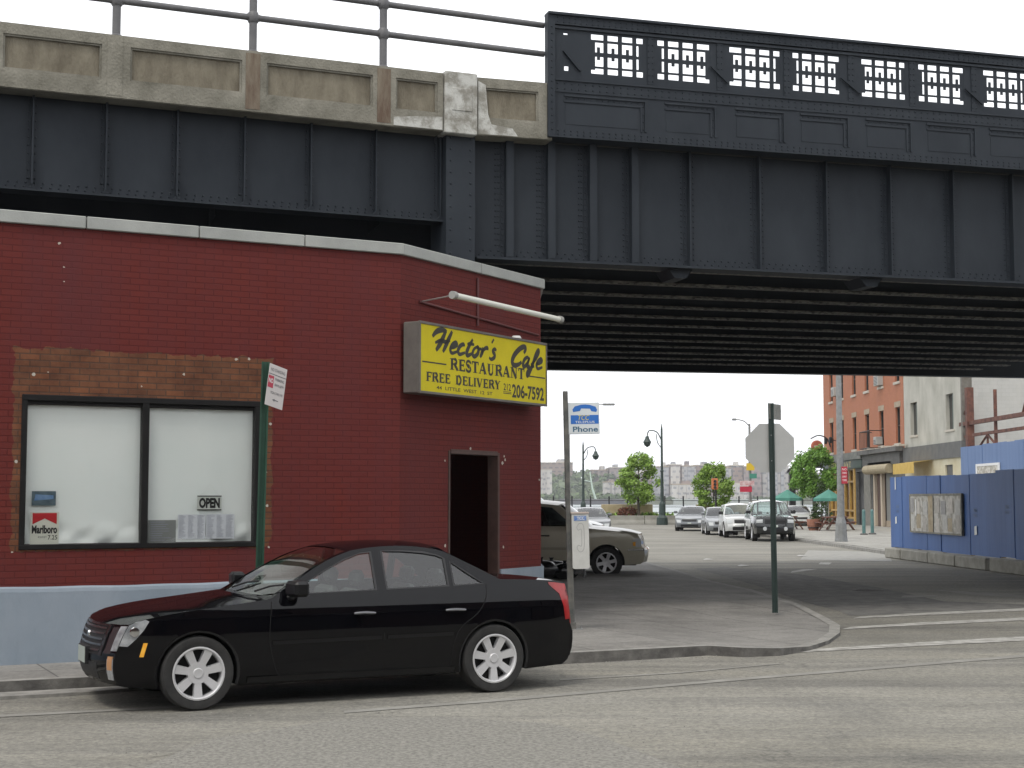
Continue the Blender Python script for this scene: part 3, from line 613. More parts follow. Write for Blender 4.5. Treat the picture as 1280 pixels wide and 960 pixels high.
GLY = {
 'H': [(.24, [(-.55, 1.25), (-.3, 1.75), (.15, 1.98), (.62, 1.88)]), (.26, [(.5, 1.9), (.42, 1.2), (.3, .6), (.12, .05)]), (.24, [(1.1, 2.0), (.98, 1.3), (.88, .6), (.78, 0)]), (.18, [(-.15, .72), (.3, 1.0), (.75, .95), (1.15, 1.12)])],
 'e': [(.2, [(0, .45), (.35, .6), (.52, .85), (.35, 1.02), (.1, .75), (.05, .3), (.3, .02), (.75, .25)])],
 'c': [(.2, [(.52, .8), (.38, 1.0), (.1, .75), (.05, .3), (.3, .02), (.75, .25)])],
 't': [(.22, [(.42, 1.6), (.25, .9), (.18, .3), (.35, .02), (.7, .25)]), (.16, [(.02, 1.08), (.35, 1.15), (.7, 1.12)])],
 'o': [(.2, [(.35, 1.0), (.08, .7), (.05, .25), (.3, .02), (.55, .35), (.5, .8), (.3, .98), (.55, .8), (.8, .85)])],
 'r': [(.22, [(.12, 1.0), (.15, .6), (.08, .02)]), (.18, [(.12, .5), (.3, .9), (.55, 1.02), (.62, .8)])],
 "'": [(.18, [(.25, 1.95), (.12, 1.55)])],
 's': [(.2, [(.5, .9), (.3, 1.02), (.16, .8), (.42, .5), (.45, .2), (.2, 0), (-.05, .15)])],
 'C': [(.26, [(1.05, 1.35), (1.15, 1.75), (.95, 1.98), (.5, 1.7), (.1, 1.0), (.05, .35), (.35, .02), (.8, .15), (1.05, .45)])],
 'a': [(.2, [(.55, .85), (.35, 1.0), (.1, .7), (.08, .2), (.28, .02), (.5, .4), (.62, .95)]), (.2, [(.62, 1.0), (.55, .4), (.62, .05), (.85, .2)])],
 'f': [(.2, [(.1, .3), (.45, .9), (.62, 1.6), (.5, 1.9), (.35, 1.5), (.28, .5), (.15, -.5), (.0, -.85), (-.12, -.5), (.1, 0), (.5, .2)])]}
def script(word, adv, a0, b0, sx_, sz_, sh=.28):
    x = 0.0
    for c, ad in zip(word, adv):
        for wd, pts in GLY[c]:
            ribbon(lt, [sp(a0 + (x + px + sh * pz) * sx_, b0 + pz * sz_) for px, pz in pts], wd * sx_ * SW * 1.28, YF)
        x += ad
script("Hector's", [1.35, .74, .72, .72, .8, .72, .3, .7], .105, .615, .0765, .158)
script('Cafe', [1.2, .86, .68, .7], .690, .575, .0765, .158)
put_serif(lt, 'RESTAURANT', *sp(.215, .378), .59 * SW, .165 * SH, YF)
put_serif(lt, 'FREE DELIVERY', *sp(.045, .175), .56 * SW, .13 * SH, YF)
put_text(lt, '206-7592', *sp(.70, .075), .275 * SW, .215 * SH, YF, off=.028)
put_text(lt, '212', *sp(.63, .175), .06 * SW, .105 * SH, YF, off=.01)
put_text(lt, '44  LITTLE  WEST  12  ST', *sp(.12, .075), .42 * SW, .05 * SH, YF, off=.012)
for (a, b, c, d) in ((.02, .432, .19, .452), (.83, .432, .985, .452), (.628, .125, .695, .137), (.628, .15, .695, .158)):
    lt.box(sp(a, b)[0], sp(c, d)[0], YF, YF + .0015, sp(a, b)[1], sp(c, d)[1])
lt.build('lettering', m_ink, sg)
MB().lathe([(.05, 0), (.07, .03), (.05, .06)], 12, (sp(.8, 1)[0], SO + .12, sz1 - .005)).build('lamp_cap', mat('cap_white', (.6, .6, .58)), sg)
# tube light on its arms above the sign
tl = thing('tube_light', 'slim white tube lamp on thin arms above the yellow sign', 'lamp', (*A0, 0), R(59.5))
TO = -.72; a = WC.hit(567, 369, TO); b = WC.hit(700, 399.5, TO)
MB().tube((a[0], TO, a[1]), (b[0], TO, b[1]), .036, n=14).build('tube', mat('lamp_housing', (.62, .62, .56), rough=.35), tl)
for p in (a, b): MB().tube((p[0] - .035, TO, p[1]), (p[0] + .035, TO, p[1]), .048, n=14).build('end_cap', mat('cap_grey', (.28, .28, .26), rough=.4), tl)
c = WC.hit(527, 377); M_ARM = mat('arm_metal', (.4, .4, .38), metal=.5, rough=.4)
MB().path([(c[0], -.0, c[1] - .0), (a[0], TO, a[1])], .009, 6).build('arm', M_ARM, tl)
MB().path([(b[0] - .25, 0, b[1] + .15), (b[0] - .2, TO, b[1])], .009, 6).build('arm', M_ARM, tl)

# ================================================================ ELEVATED RAILWAY VIADUCT
m_st = mat('dark_painted_steel', (.0145, .019, .0255), (.026, .032, .040), scale=1.6, rough=.6, spec=.25, lo=.3, hi=.72, bump=.12, bscale=10, detail=8, stretch=(1, 1, .6))
m_st2 = mat('lit_flange_steel', (.05, .05, .048), (.26, .25, .22), scale=5, rough=.7, lo=.4, hi=.66, detail=9, stretch=(1.3, 4, 4))  # pale flecked beam flanges: light from the ground put into the colour
via = thing('railway_viaduct', 'dark riveted steel elevated railway crossing the street with concrete and pierced steel parapets', 'bridge', (-.579, 22.0, 0))
GZ0, GZ1 = 5.37, 7.16
rr, rl = R(16.5), R(23.1)
def rivets(mb, x0, x1, z, step, y=-.001, r=.016):
    n = int(abs(x1 - x0) / step)
    for i in range(n + 1): mb.rivet(x0 + (x1 - x0) * i / max(n, 1), y, z, r)
def rivcol(mb, x, z0, z1, step, y=-.001, r=.016):
    n = int((z1 - z0) / step)
    for i in range(n + 1): mb.rivet(x, y, z0 + (z1 - z0) * i / n, r)
# main girder, right span
mb = MB(); mb.box(.02, 16, 0, .03, GZ0, GZ1 + .1); mb.box(.02, 16, -.17, .2, GZ0 - .035, GZ0); mb.box(.02, 16, -.012, -.0005, GZ0, GZ0 + .16)
mb.box(.02, 16, -.15, .2, GZ1 + .02, GZ1 + .06)
rivets(mb, .1, 15.8, GZ0 + .05, .115, -.012); rivets(mb, .16, 15.8, GZ0 + .115, .115, -.012)
for i in range(140): mb.rivet(.1 + i * .115, -.14, GZ0 - .017, .014)
gir = mb.build('main_girder', m_st, via, rz=rr)
us = [631, 683, 735, 787, 859, 946, 1029, 1109, 1187, 1261]
ts = [VR.hit(u, 260)[0] for u in us] + [10.15, 11.3, 12.5, 13.7, 14.9]
for i, t in enumerate(ts):
    s_ = MB(); s_.box(t - .012, t + .012, -.13, -.001, GZ0 + .01, GZ1 + .01); s_.box(t - .07, t + .07, -.016, -.0008, GZ0 + .02, GZ1)
    s_.box(t + .012, t + .10, -.13, -.115, GZ0 + .02, GZ1) if i in (0, 1, 2, 3) else None
    for dx in (-.10, -.145) if i < 3 else (-.10,): rivcol(s_, t + dx, GZ0 + .2, GZ1 - .06, .085, r=.014)
    rivcol(s_, t - .045, GZ0 + .1, GZ1 - .05, .085, -.016, .014); rivcol(s_, t + .045, GZ0 + .1, GZ1 - .05, .085, -.016, .014)
    rivcol(s_, t + .10, GZ0 + .2, GZ1 - .06, .085, r=.014)
    s_.build('stiffener', m_st, gir)
# left span girder, shallower
LZ0 = 5.87
mb = MB(); mb.box(-15, -.16, .02, .05, LZ0, GZ1 + .1); mb.box(-15, -.16, -.13, .2, LZ0 - .03, LZ0); mb.box(-15, -.16, .006, .019, LZ0, LZ0 + .14)
rivets(mb, -14.9, -.2, LZ0 + .045, .11, .006); rivets(mb, -14.85, -.2, LZ0 + .1, .11, .006)
gl_ = mb.build('main_girder', m_st, via, rz=rl)
for u in (-125, -45, 39, 131, 220, 304, 387, 468, 548):
    t = VL.hit(u, 220)[0]; s_ = MB(); s_.box(t - .012, t + .012, -.1, .019, LZ0 + .01, GZ1 + .02); s_.box(t - .06, t + .06, .004, .018, LZ0 + .15, GZ1)
    rivcol(s_, t - .045, LZ0 + .16, GZ1 - .05, .1, .004, .014); rivcol(s_, t + .045, LZ0 + .16, GZ1 - .05, .1, .004, .014); s_.prism([(t - .05, LZ0 + .01), (t + .05, LZ0 + .01), (t, LZ0 + .07)], -.1, .0); s_.build('stiffener', m_st, gl_)
# post between the spans
pu0, pu1 = VL.hit(557, 240, -.22)[0], VL.hit(593, 240, -.22)[0]
mb = MB(); mb.box(pu0, pu1, -.24, -.215, 4.62, GZ1); mb.box(pu0, pu0 + .03, -.214, .4, 4.62, GZ1 - .001); mb.box(pu1 - .03, pu1, -.214, .4, 4.62, GZ1 - .001); mb.box(pu0 + .04, pu1 - .04, -.2, .35, 4.62, GZ1 - .002)
rivcol(mb, pu0 + .07, 4.7, GZ1 - .1, .16, -.24, .02); rivcol(mb, pu1 - .07, 4.78, GZ1 - .1, .16, -.24, .02)
mb.build('post', m_st, via, rz=rl)
# floor beams between the near and the far girder
ys = [1.0, 2.55, 4.05, 5.5, 7.0, 8.5, 10.0, 11.4, 12.8, 14.3, 15.8, 17.2]
for i, y in enumerate(ys):
    a = R(16.5 - 5.0 * y / 18.6); mb = MB(); L0, L1 = -24, 19; mb.m = 0
    mb.box(L0, L1, -.012, .012, GZ0 + .12, GZ1 - .05); mb.m = 1; mb.box(L0, L1, -.12, .12, GZ0 + .09, GZ0 + .12); mb.m = 0; mb.box(L0, L1, -.1, .1, GZ1 - .06, GZ1 - .02)
    for k in range(0, 150):
        x = -2 + k * .14; mb.m = 1; mb.box(x, x + .05, -.095, -.055, GZ0 + .073, GZ0 + .091)
    p = VR.wor(0, y); mb.build('floor_beam', [m_st, m_st2], via, loc=(p[0] + .579, p[1] - 22.0, 0), rz=a)
mb = MB(); 
for k in range(8):
    x = 1.0 + k * 2.35 - 4.7; mb.box(x - .008, x + .008, .1, 17.0, GZ0 + .45, GZ1 - .08)
mb.build('cross_bracing', m_st, via, rz=rr)
pf = Fr(.9, 40.75, 11)
mb = MB(); mb.box(-22, 20, -.02, .02, GZ0 - .02, GZ1 + .8); mb.box(-22, 20, -.18, .2, GZ0 - .05, GZ0 - .02); mb.build('far_girder', m_st, via, loc=(.9 + .579, 18.75, 0), rz=R(11))
# gusset brackets under the near girder edge
for u in (850, 1088):
    t = VR.hit(u, 345)[0]; MB().prism([(t - .2, GZ0 - .036), (t + .2, GZ0 - .036), (t + .09, GZ0 - .17), (t - .09, GZ0 - .17)], -.02, .5).build('gusset', m_st, via, rz=rr)
# deck
def V2(p): return (p[0] + .579, p[1] - 22.0)
dk = [V2(VL.wor(-15, -.05)), (0, -.05), V2(VR.wor(16, -.05)), V2(pf.wor(20, 0)), V2(pf.wor(-22, 0))]
MB().slab(dk, GZ1 - .02, GZ1 + .24).build('deck', mat('deck_slab', (.035, .034, .032), (.06, .058, .054), scale=3), via)

# concrete parapet
PO = -.35; CZ0, CZ1 = 7.115, 7.952
m_con = mat('weathered_concrete', (.122, .115, .09), (.255, .242, .20), scale=2.4, rough=.9, bump=.7, bscale=34, detail=10, lo=.32, hi=.68, stretch=(1, 1, .8))
m_conr = mat('brown_recess_concrete', (.115, .098, .070), (.20, .178, .132), scale=5, rough=.92, bump=.6, bscale=50, detail=9, stretch=(1, 1, .35))
m_conw = mat('patched_concrete', (.22, .21, .18), (.46, .46, .43), scale=4, rough=.8, bump=.4, detail=8, lo=.42, hi=.58)
m_rst = mat('rust_stained_concrete', (.105, .070, .048), (.185, .155, .115), scale=5, rough=.9, bump=.4, detail=8, stretch=(1.5, 1, .4))
def parapet(fr, rz, t0, t1, panels, mats_=m_con):
    mb = MB(); mb.box(t0, t1, .055, .3, CZ0 + .02, CZ1 - .001)
    mb.m = 1
    for a, b in panels: mb.box(a, b, .0525, .0545, CZ0 + .24, CZ1 - .14)
    mb.m = 0
    holes = [(a, b, CZ0 + .24, CZ1 - .14) for a, b in panels]
    mb.wall(t0, t1, CZ0, CZ1 + .004, holes, .052)
    for a, b in panels:      # inner lip of each recess
        for (p, q, r, s_) in ((a, b, CZ1 - .165, CZ1 - .14), (a, b, CZ0 + .24, CZ0 + .262)): mb.box(p, q, .02, .051, r, s_)
        for p in (a, b - .025): mb.box(p, p + .025, .022, .05, CZ0 + .262, CZ1 - .165)
    mb.prism([(t0, CZ0 - .01), (t1, CZ0 - .01), (t1, CZ0 - .001), (t0, CZ0 - .001)], .02, .34)
    return mb
def lt_(u, v=130, off=PO): return VL.hit(u, v, off)[0]
pan = [(lt_(-140), lt_(-12)), (lt_(-8 + 10), lt_(126)), (lt_(162), lt_(302)), (lt_(333), lt_(466)), (lt_(495), lt_(547))]
d = VL.wor(0, PO); pl = (d[0] + .579, d[1] - 22.0, 0)
par = parapet(VL, rl, -15, lt_(554), pan).build('concrete_parapet', [m_con, m_conr], via, loc=pl, rz=rl)
for u in (143, 316, 480): 
    t = lt_(u, 110); MB().box(t - .1, t + .1, -.006, -.0005, CZ0 + .03, CZ1 - .03).build('pilaster', m_rst if u > 200 else m_con, par)
t0, t1 = lt_(555), lt_(597)
eb = MB(); eb.bbox(t0, t1 - .02, -.05, .3, CZ0 - .03, CZ1 + .035, .012); eb.bbox(t0 + .1, t1 - .1, -.062, -.04, CZ0 + .3, CZ1 - .2, .01)
eb.build('end_block', m_conw, via, loc=pl, rz=rl)
d = VR.wor(0, PO); pr = (d[0] + .579, d[1] - 22.0, 0)
r0, r1 = VR.hit(597, 120, PO)[0], VR.hit(690, 120, PO)[0]
q0, q1 = VR.hit(606, 120, PO)[0], VR.hit(673, 120, PO)[0]
pr_o = parapet(VR, rr, r0, r1, [(q0, q1)]).build('concrete_parapet', [m_con, m_conr], via, loc=pr, rz=rr)
wp = MB(); wp.add([(r0 + .01, -.003, CZ0 + .01), (q0 + .5, -.003, CZ0 + .01), (q0 + .42, -.003, CZ0 + .12), (q0 + .1, -.003, CZ0 + .16), (r0 + .16, -.003, CZ0 + .3), (r0 + .12, -.003, CZ1 - .1), (r0 + .01, -.003, CZ1 - .05)], [tuple(range(7))]); wp.build('white_paint_patch', m_conw, pr_o)
wp = MB(); wp.add([(lt_(492), -.007, CZ0 + .01), (lt_(553), -.007, CZ0 + .01), (lt_(553), -.007, CZ0 + .2), (lt_(520), -.007, CZ0 + .17), (lt_(492), -.007, CZ0 + .13)], [tuple(range(5))]); wp.build('white_paint_patch', m_conw, par)
# pipe railing
m_pipe = mat('grey_pipe', (.085, .085, .09), (.12, .118, .12), scale=5, rough=.5, bump=.1)
zl = VL.hit(316, 22, PO + .12)[1]; zu = VL.hit(479, 5, PO + .12)[1]
rail = MB(); rail.tube((-15, 0, zl), (lt_(684, 60), 0, zl), .044); rail.tube((-15, 0, zu), (lt_(684, 60), 0, zu), .044)
d = VL.wor(0, PO + .12); rlc = (d[0] + .579, d[1] - 22.0, 0)
rl_o = rail.build('railing', m_pipe, via, smooth=True, loc=rlc, rz=rl)
for u in (-190, -28, 145, 316, 479):
    t = VL.hit(u, 60, PO + .12)[0]; s_ = MB(); s_.tube((t, 0, CZ1 - .01), (t, 0, zu + .05), .056, n=12)
    s_.lathe([(.085, 0), (.085, .02), (.05, .05)], 12, (t, 0, CZ1 + .002))
    for z in (zl, zu): s_.lathe([(.057, -.08), (.074, -.06), (.08, 0), (.074, .06), (.057, .08)], 12, (t, 0, z)); s_.tube((t - .09, 0, z), (t + .09, 0, z), .05, n=12)
    s_.build('railing_post', m_pipe, rl_o, smooth=True)

# pierced steel parapet
SPO = -.33; s0 = VR.hit(684.5, 90, SPO)[0]; s1 = 16.0; Z0, Z1 = 7.165, 9.0
d = VR.wor(0, SPO); sl = (d[0] + .579, d[1] - 22.0, 0)
bays = [(739, 804), (822, 887), (912, 975), (991, 1049), (1077, 1131), (1148, 1204), (1229, 1282)]
bt = [(VR.hit(a, 85, SPO)[0], VR.hit(b, 85, SPO)[0]) for a, b in bays]
bt += [(bt[-1][1] + .25, bt[-1][1] + 1.02), (bt[-1][1] + 1.42, bt[-1][1] + 2.19), (bt[-1][1] + 2.44, bt[-1][1] + 3.21), (bt[-1][1] + 3.6, bt[-1][1] + 4.37), (bt[-1][1] + 4.62, bt[-1][1] + 5.39)]
bt = [b for b in bt if b[1] < s1 - .2]
oz1 = VR.hit(772, 45.5, SPO)[1]; oz0 = VR.hit(772, 94.5, SPO)[1]
print('openings', oz0, oz1, [round(b - a, 2) for a, b in bt])
holes = [(a, b, oz0, oz1) for a, b in bt]
h = VR.hit(707, 42.5, SPO); holes.append((h[0] - .035, h[0] + .035, h[1] - .012, h[1] + .016)); h = VR.hit(708, 85.5, SPO); holes.append((h[0] - .035, h[0] + .035, h[1] - .035, h[1] + .035))
mb = MB(); mb.wall(s0, s1, Z0, Z1, holes, .02)
# top cap and bands, the bottom angle
mb.box(s0 - .01, s1, -.09, .12, Z1 - .015, Z1 + .02); mb.box(s0, s1, -.045, -.001, Z1 - .15, Z1 - .016); mb.box(s0, s1, -.03, -.001, oz1 + .035, oz1 + .07)
mb.box(s0, s1, -.035, -.001, oz0 - .15, oz0 - .11); mb.box(s0, s1, -.015, -.001, oz0 - .32, oz0 - .15)
mb.box(s0 - .012, s1, -.09, .25, Z0 - .02, Z0 - .001); mb.box(s0, s1, -.03, -.001, Z0, Z0 + .13)
mb.box(s0 - .014, s0 + .10, -.055, .09, Z0 + .001, Z1 - .016)
for z, y, st in ((Z1 - .05, -.045, .09), (Z1 - .115, -.045, .09), (oz0 - .19, -.015, .11), (oz0 - .27, -.015, .11), (Z0 + .04, -.03, .1), (Z0 + .095, -.03, .1)): rivets(mb, s0 + .15, s1 - .1, z, st, y, .014)
rivcol(mb, s0 + .05, Z0 + .1, Z1 - .2, .1, -.055, .014)
sp_o = mb.build('steel_parapet', m_st, via, loc=sl, rz=rr)
for i, (a, b) in enumerate(bt):     # the pierced pattern in each opening
    g = MB(); w_ = b - a; hh = oz1 - oz0; Y0, Y1 = .002, .016
    fl = i % 2 == 0; cell = w_ / 3.6
    def X(k): return a + k * cell if fl else b - k * cell
    def bx(k0, k1, f0, f1): p, q = sorted((X(k0), X(k1))); g.box(p, q, Y0, Y1, oz0 + f0 * hh, oz0 + f1 * hh)
    for k in range(1, 4): bx(k - .14, k + .14, 0, 1)
    bx(-.02, .28, .10, .86)                       # outer flank
    for k in range(3):
        bx(k + (.28 if k == 0 else .14), k + .86, .14, .19); bx(k + (.28 if k == 0 else .14), k + .86, .80, .86)    # slot bars
        bx(k + (.28 if k == 0 else .14), k + .86, .44, .545)                                                        # waist
        bx(k + .42, k + .62, .545, .68); bx(k + .42, k + .62, .36, .44)                                             # stubs
    bx(3.14, 3.62, .14, .19); bx(3.14, 3.62, .80, .86); bx(3.3, 3.62, .19, .80); bx(3.14, 3.3, .46, .53)
    g.build('pierced_panel', m_st, sp_o)
# stiffener plates and diagonals between pairs
for i in range(len(bt) - 1):
    a, b = bt[i][1], bt[i + 1][0]; g = MB(); c = (a + b) / 2
    g.box(c - .05, c + .05, -.014, -.0006, oz0 - .1, oz1 + .03); rivcol(g, c - .03, oz0 - .05, oz1, .09, -.014, .012); rivcol(g, c + .03, oz0 - .05, oz1, .09, -.014, .012)
    if i % 2 == 1: g.xf((0, -.016, 0)); g.prism([(a + .0, oz0 + .42 * hh), (a + .03, oz0 + .42 * hh), (b - .03, oz0 + .02), (b - .06, oz0 + .02)], -.03, 0)
    g.build('stiffener_plate', m_st, sp_o)
g = MB(); a = VR.hit(703, 64, SPO); b = VR.hit(726, 89, SPO); g.prism([(a[0], a[1]), (a[0] + .035, a[1]), (b[0], b[1]), (b[0] - .035, b[1])], -.04, -.002); g.build('diagonal_strap', m_st, sp_o)
# lower panels with stepped frames
pb = [(705, 808), (831, 895), (919, 981), (1000, 1061), (1082, 1139), (1158, 1219), (1236, 1290)]
pt = [(VR.hit(x, 150, SPO)[0], VR.hit(y, 150, SPO)[0]) for x, y in pb]
pt += [(pt[-1][1] + .3 + k * 1.0, pt[-1][1] + 1.0 + k * 1.0) for k in range(4)]
za = VR.hit(755, 122, SPO)[1]
print('panel top', za)
for a, b in pt:
    g = MB(); zb_ = za - .12
    for dz, ex, dy in ((0, 0, -.022), (-.085, -.07, -.016)):
        g.box(a, b + ex, dy, -.0008, za + dz - .03, za + dz); g.box(b + ex - .03, b + ex, dy, -.0009, Z0 + .16, za + dz - .03)
    g.box(a + .02, b - .13, -.006, -.0007, Z0 + .2, za - .14)
    rivets(g, a + .05, b - .05, za - .055, .09, -.002, .011); rivcol(g, b - .05, Z0 + .2, za - .1, .09, -.002, .011)
    g.build('lower_panel', m_st, sp_o)

# ================================================================ VEHICLES  (local x forward, y to its left, z up; origin under the middle of the wheelbase)
def lerp(a, b, t): return a + (b - a) * t
def interp(tab, x):
    if x <= tab[0][0]: return tab[0][1]
    for (a, p), (b, q) in zip(tab, tab[1:]):
        if x <= b: return lerp(p, q, (x - a) / (b - a))
    return tab[-1][1]
def smooth_tab(tab):      # denser, softened copy of a table
    out = []
    for k in range(61):
        x = lerp(tab[0][0], tab[-1][0], k / 60); d = (tab[-1][0] - tab[0][0]) * .03
        out.append((x, (interp(tab, x - d) + 2 * interp(tab, x) + interp(tab, x + d)) / 4))
    return out
def resample(pts, n):
    L = [0]
    for a, b in zip(pts, pts[1:]): L.append(L[-1] + math.dist(a, b))
    out = []
    for k in range(n + 1):
        s = L[-1] * k / n; i = 0
        while i < len(L) - 2 and L[i + 1] < s: i += 1
        t = (s - L[i]) / max(L[i + 1] - L[i], 1e-9); out.append(tuple(lerp(a, b, min(t, 1)) for a, b in zip(pts[i], pts[i + 1])))
    return out
def spline(pts, sub=6):
    if len(pts) < 3: return pts
    P = [pts[0]] + list(pts) + [pts[-1]]; out = []
    for i in range(len(pts) - 1):
        for k in range(sub):
            t = k / sub; out.append(tuple(.5 * (2 * b + (c - a) * t + (2 * a - 5 * b + 4 * c - d) * t * t + (3 * b - a - 3 * c + d) * t ** 3) for a, b, c, d in zip(P[i], P[i + 1], P[i + 2], P[i + 3])))
    out.append(pts[-1]); return out
m_tyre = mat('tyre_rubber', (.018, .018, .018), (.03, .029, .028), scale=12, rough=.85)
m_rim = mat('alloy', (.62, .62, .63), rough=.4, metal=.4)
m_trim = mat('black_trim', (.012, .012, .013), rough=.5)
m_under = mat('underbody', (.008, .008, .008), rough=.9)
m_chr = mat('chrome', (.6, .6, .6), rough=.12, metal=1)
m_lens = mat('clear_lens', (.16, .17, .18), (.36, .37, .38), scale=9, rough=.12, coat=1)
m_lens_s = mat('far_headlight', (.5, .52, .52), rough=.2, coat=1)
m_red = _M['painted_brick']
m_tail = mat('red_lens', (.20, .003, .003), (.34, .008, .008), scale=8, rough=.3, coat=.5)
m_amb = mat('amber_lens', (.85, .33, .01), (.95, .5, .05), scale=20, rough=.2, coat=1)
m_plate = mat('plate_white', (.36, .40, .36), rough=.4)
m_seat = mat('seat_leather', (.07, .068, .064), rough=.6)
m_cgl = glass('car_glass', (.72, .82, .79), k=1.15, b=.04); m_cgl2 = glass('dark_car_glass', (.10, .11, .11))
def paint(name, c, rough=.22, metal=.3, spec=.5): return mat(name, c, rough=rough, metal=metal, coat=1, spec=spec)
def panel(mb, outline, holes, f, step=.07, flip=False):
    """a skin cut to outline minus holes in side view, bent to f(x, z) -> y"""
    V = [Vector(p) for p in outline]; loops = [list(range(len(outline)))]
    for h in holes: loops.append(list(range(len(V), len(V) + len(h)))); V += [Vector(p) for p in h]
    def inside(p, poly):
        c = False
        for i in range(len(poly)):
            (x1, y1), (x2, y2) = poly[i], poly[(i + 1) % len(poly)]
            if (y1 > p[1]) != (y2 > p[1]) and p[0] < (x2 - x1) * (p[1] - y1) / (y2 - y1) + x1: c = not c
        return c
    x0, x1 = min(p[0] for p in outline), max(p[0] for p in outline); z0, z1 = min(p[1] for p in outline), max(p[1] for p in outline)
    nx, nz = max(2, int((x1 - x0) / step)), max(2, int((z1 - z0) / (step * .8)))
    for i in range(1, nx):
        for j in range(1, nz):
            p = (x0 + (x1 - x0) * i / nx, z0 + (z1 - z0) * j / nz)
            if inside(p, outline) and not any(inside(p, h) for h in holes): V.append(Vector(p))
    vs, _, fs, ov, _, _ = delaunay_2d_cdt(V, [], loops, 1, 1e-5)
    keep = []
    for fc in fs:
        c = (sum(vs[i].x for i in fc) / len(fc), sum(vs[i].y for i in fc) / len(fc))
        if inside(c, outline) and not any(inside(c, h) for h in holes): keep.append(tuple(reversed(fc)) if flip else tuple(fc))
    mb.add([(p.x, f(p.x, p.y), p.y) for p in vs], keep)
def make_wheel(parent, x, y, r, side, spokes=7, hi=True, rim_r=None, wd=.225, rimm=None):
    rr_ = rim_r or r * .66; rimm = rimm or m_rim
    s = side; n = 40 if hi else 18
    P = [(rr_ * .99, -wd / 2), (r * .95, -wd / 2 + .0), (r * .985, -wd / 2 + .02), (r, -wd / 2 + .05), (r, wd / 2 - .05), (r * .985, wd / 2 - .02), (r * .95, wd / 2), (rr_ * 1.06, wd / 2 + .004), (rr_, wd / 2 - .004), (rr_ * .96, -wd / 2 + .02)]
    mb = MB(); mb.xf((0, 0, 0)); 
    # axis y, outward = side
    pts = [(a, b * s) for a, b in P]; mb.lathe(pts, n, (0, 0, 0), 'Y', caps=False)
    w_ = thing_part('wheel', mb, m_tyre, parent, (x, y, r))
    mb = MB(); o = wd / 2
    mb.lathe([(a, b * s) for a, b in ((rr_ * .995, o - .012), (rr_ * 1.01, o + .006), (rr_ * .95, o + .008), (rr_ * .90, o - .006), (rr_ * .885, o - .04), (rr_ * .885, -o + .04))], n, (0, 0, 0), 'Y', caps=False)
    mb.lathe([(a, b * s) for a, b in ((.001, o - .012), (rr_ * .17, o - .010), (rr_ * .20, o - .02), (rr_ * .40, o - .016), (rr_ * .42, o - .05))], n, (0, 0, 0), 'Y', caps=False)
    for k in range(spokes):
        t = 2 * math.pi * k / spokes + .22; ct, st = math.cos(t), math.sin(t)
        def pt(rad, tan, yy): return (rad * ct - tan * st, yy * s, rad * st + tan * ct)
        w0, w1 = rr_ * (.125 if hi else .13), rr_ * (.165 if hi else .17)
        V = [pt(rr_ * .28, -w0, o - .022), pt(rr_ * .28, w0, o - .022), pt(rr_ * .91, w1, o - .004), pt(rr_ * .91, -w1, o - .004),
             pt(rr_ * .28, -w0 * 1.1, o - .07), pt(rr_ * .28, w0 * 1.1, o - .07), pt(rr_ * .91, w1 * 1.1, o - .05), pt(rr_ * .91, -w1 * 1.1, o - .05)]
        mb.add(V, [(0, 1, 2, 3), (0, 4, 5, 1), (1, 5, 6, 2), (2, 6, 7, 3), (3, 7, 4, 0)])
    mb.build('rim', rimm, w_, smooth=True)
    mb = MB(); mb.lathe([(a, b * s) for a, b in ((.001, o - .075), (rr_ * .87, o - .075))], n, (0, 0, 0), 'Y', caps=False); mb.build('brake_backing', m_under, w_)
    return w_
def thing_part(name, mb, m, parent, loc, smooth=True): return mb.build(name, m, parent, smooth=smooth, loc=loc)

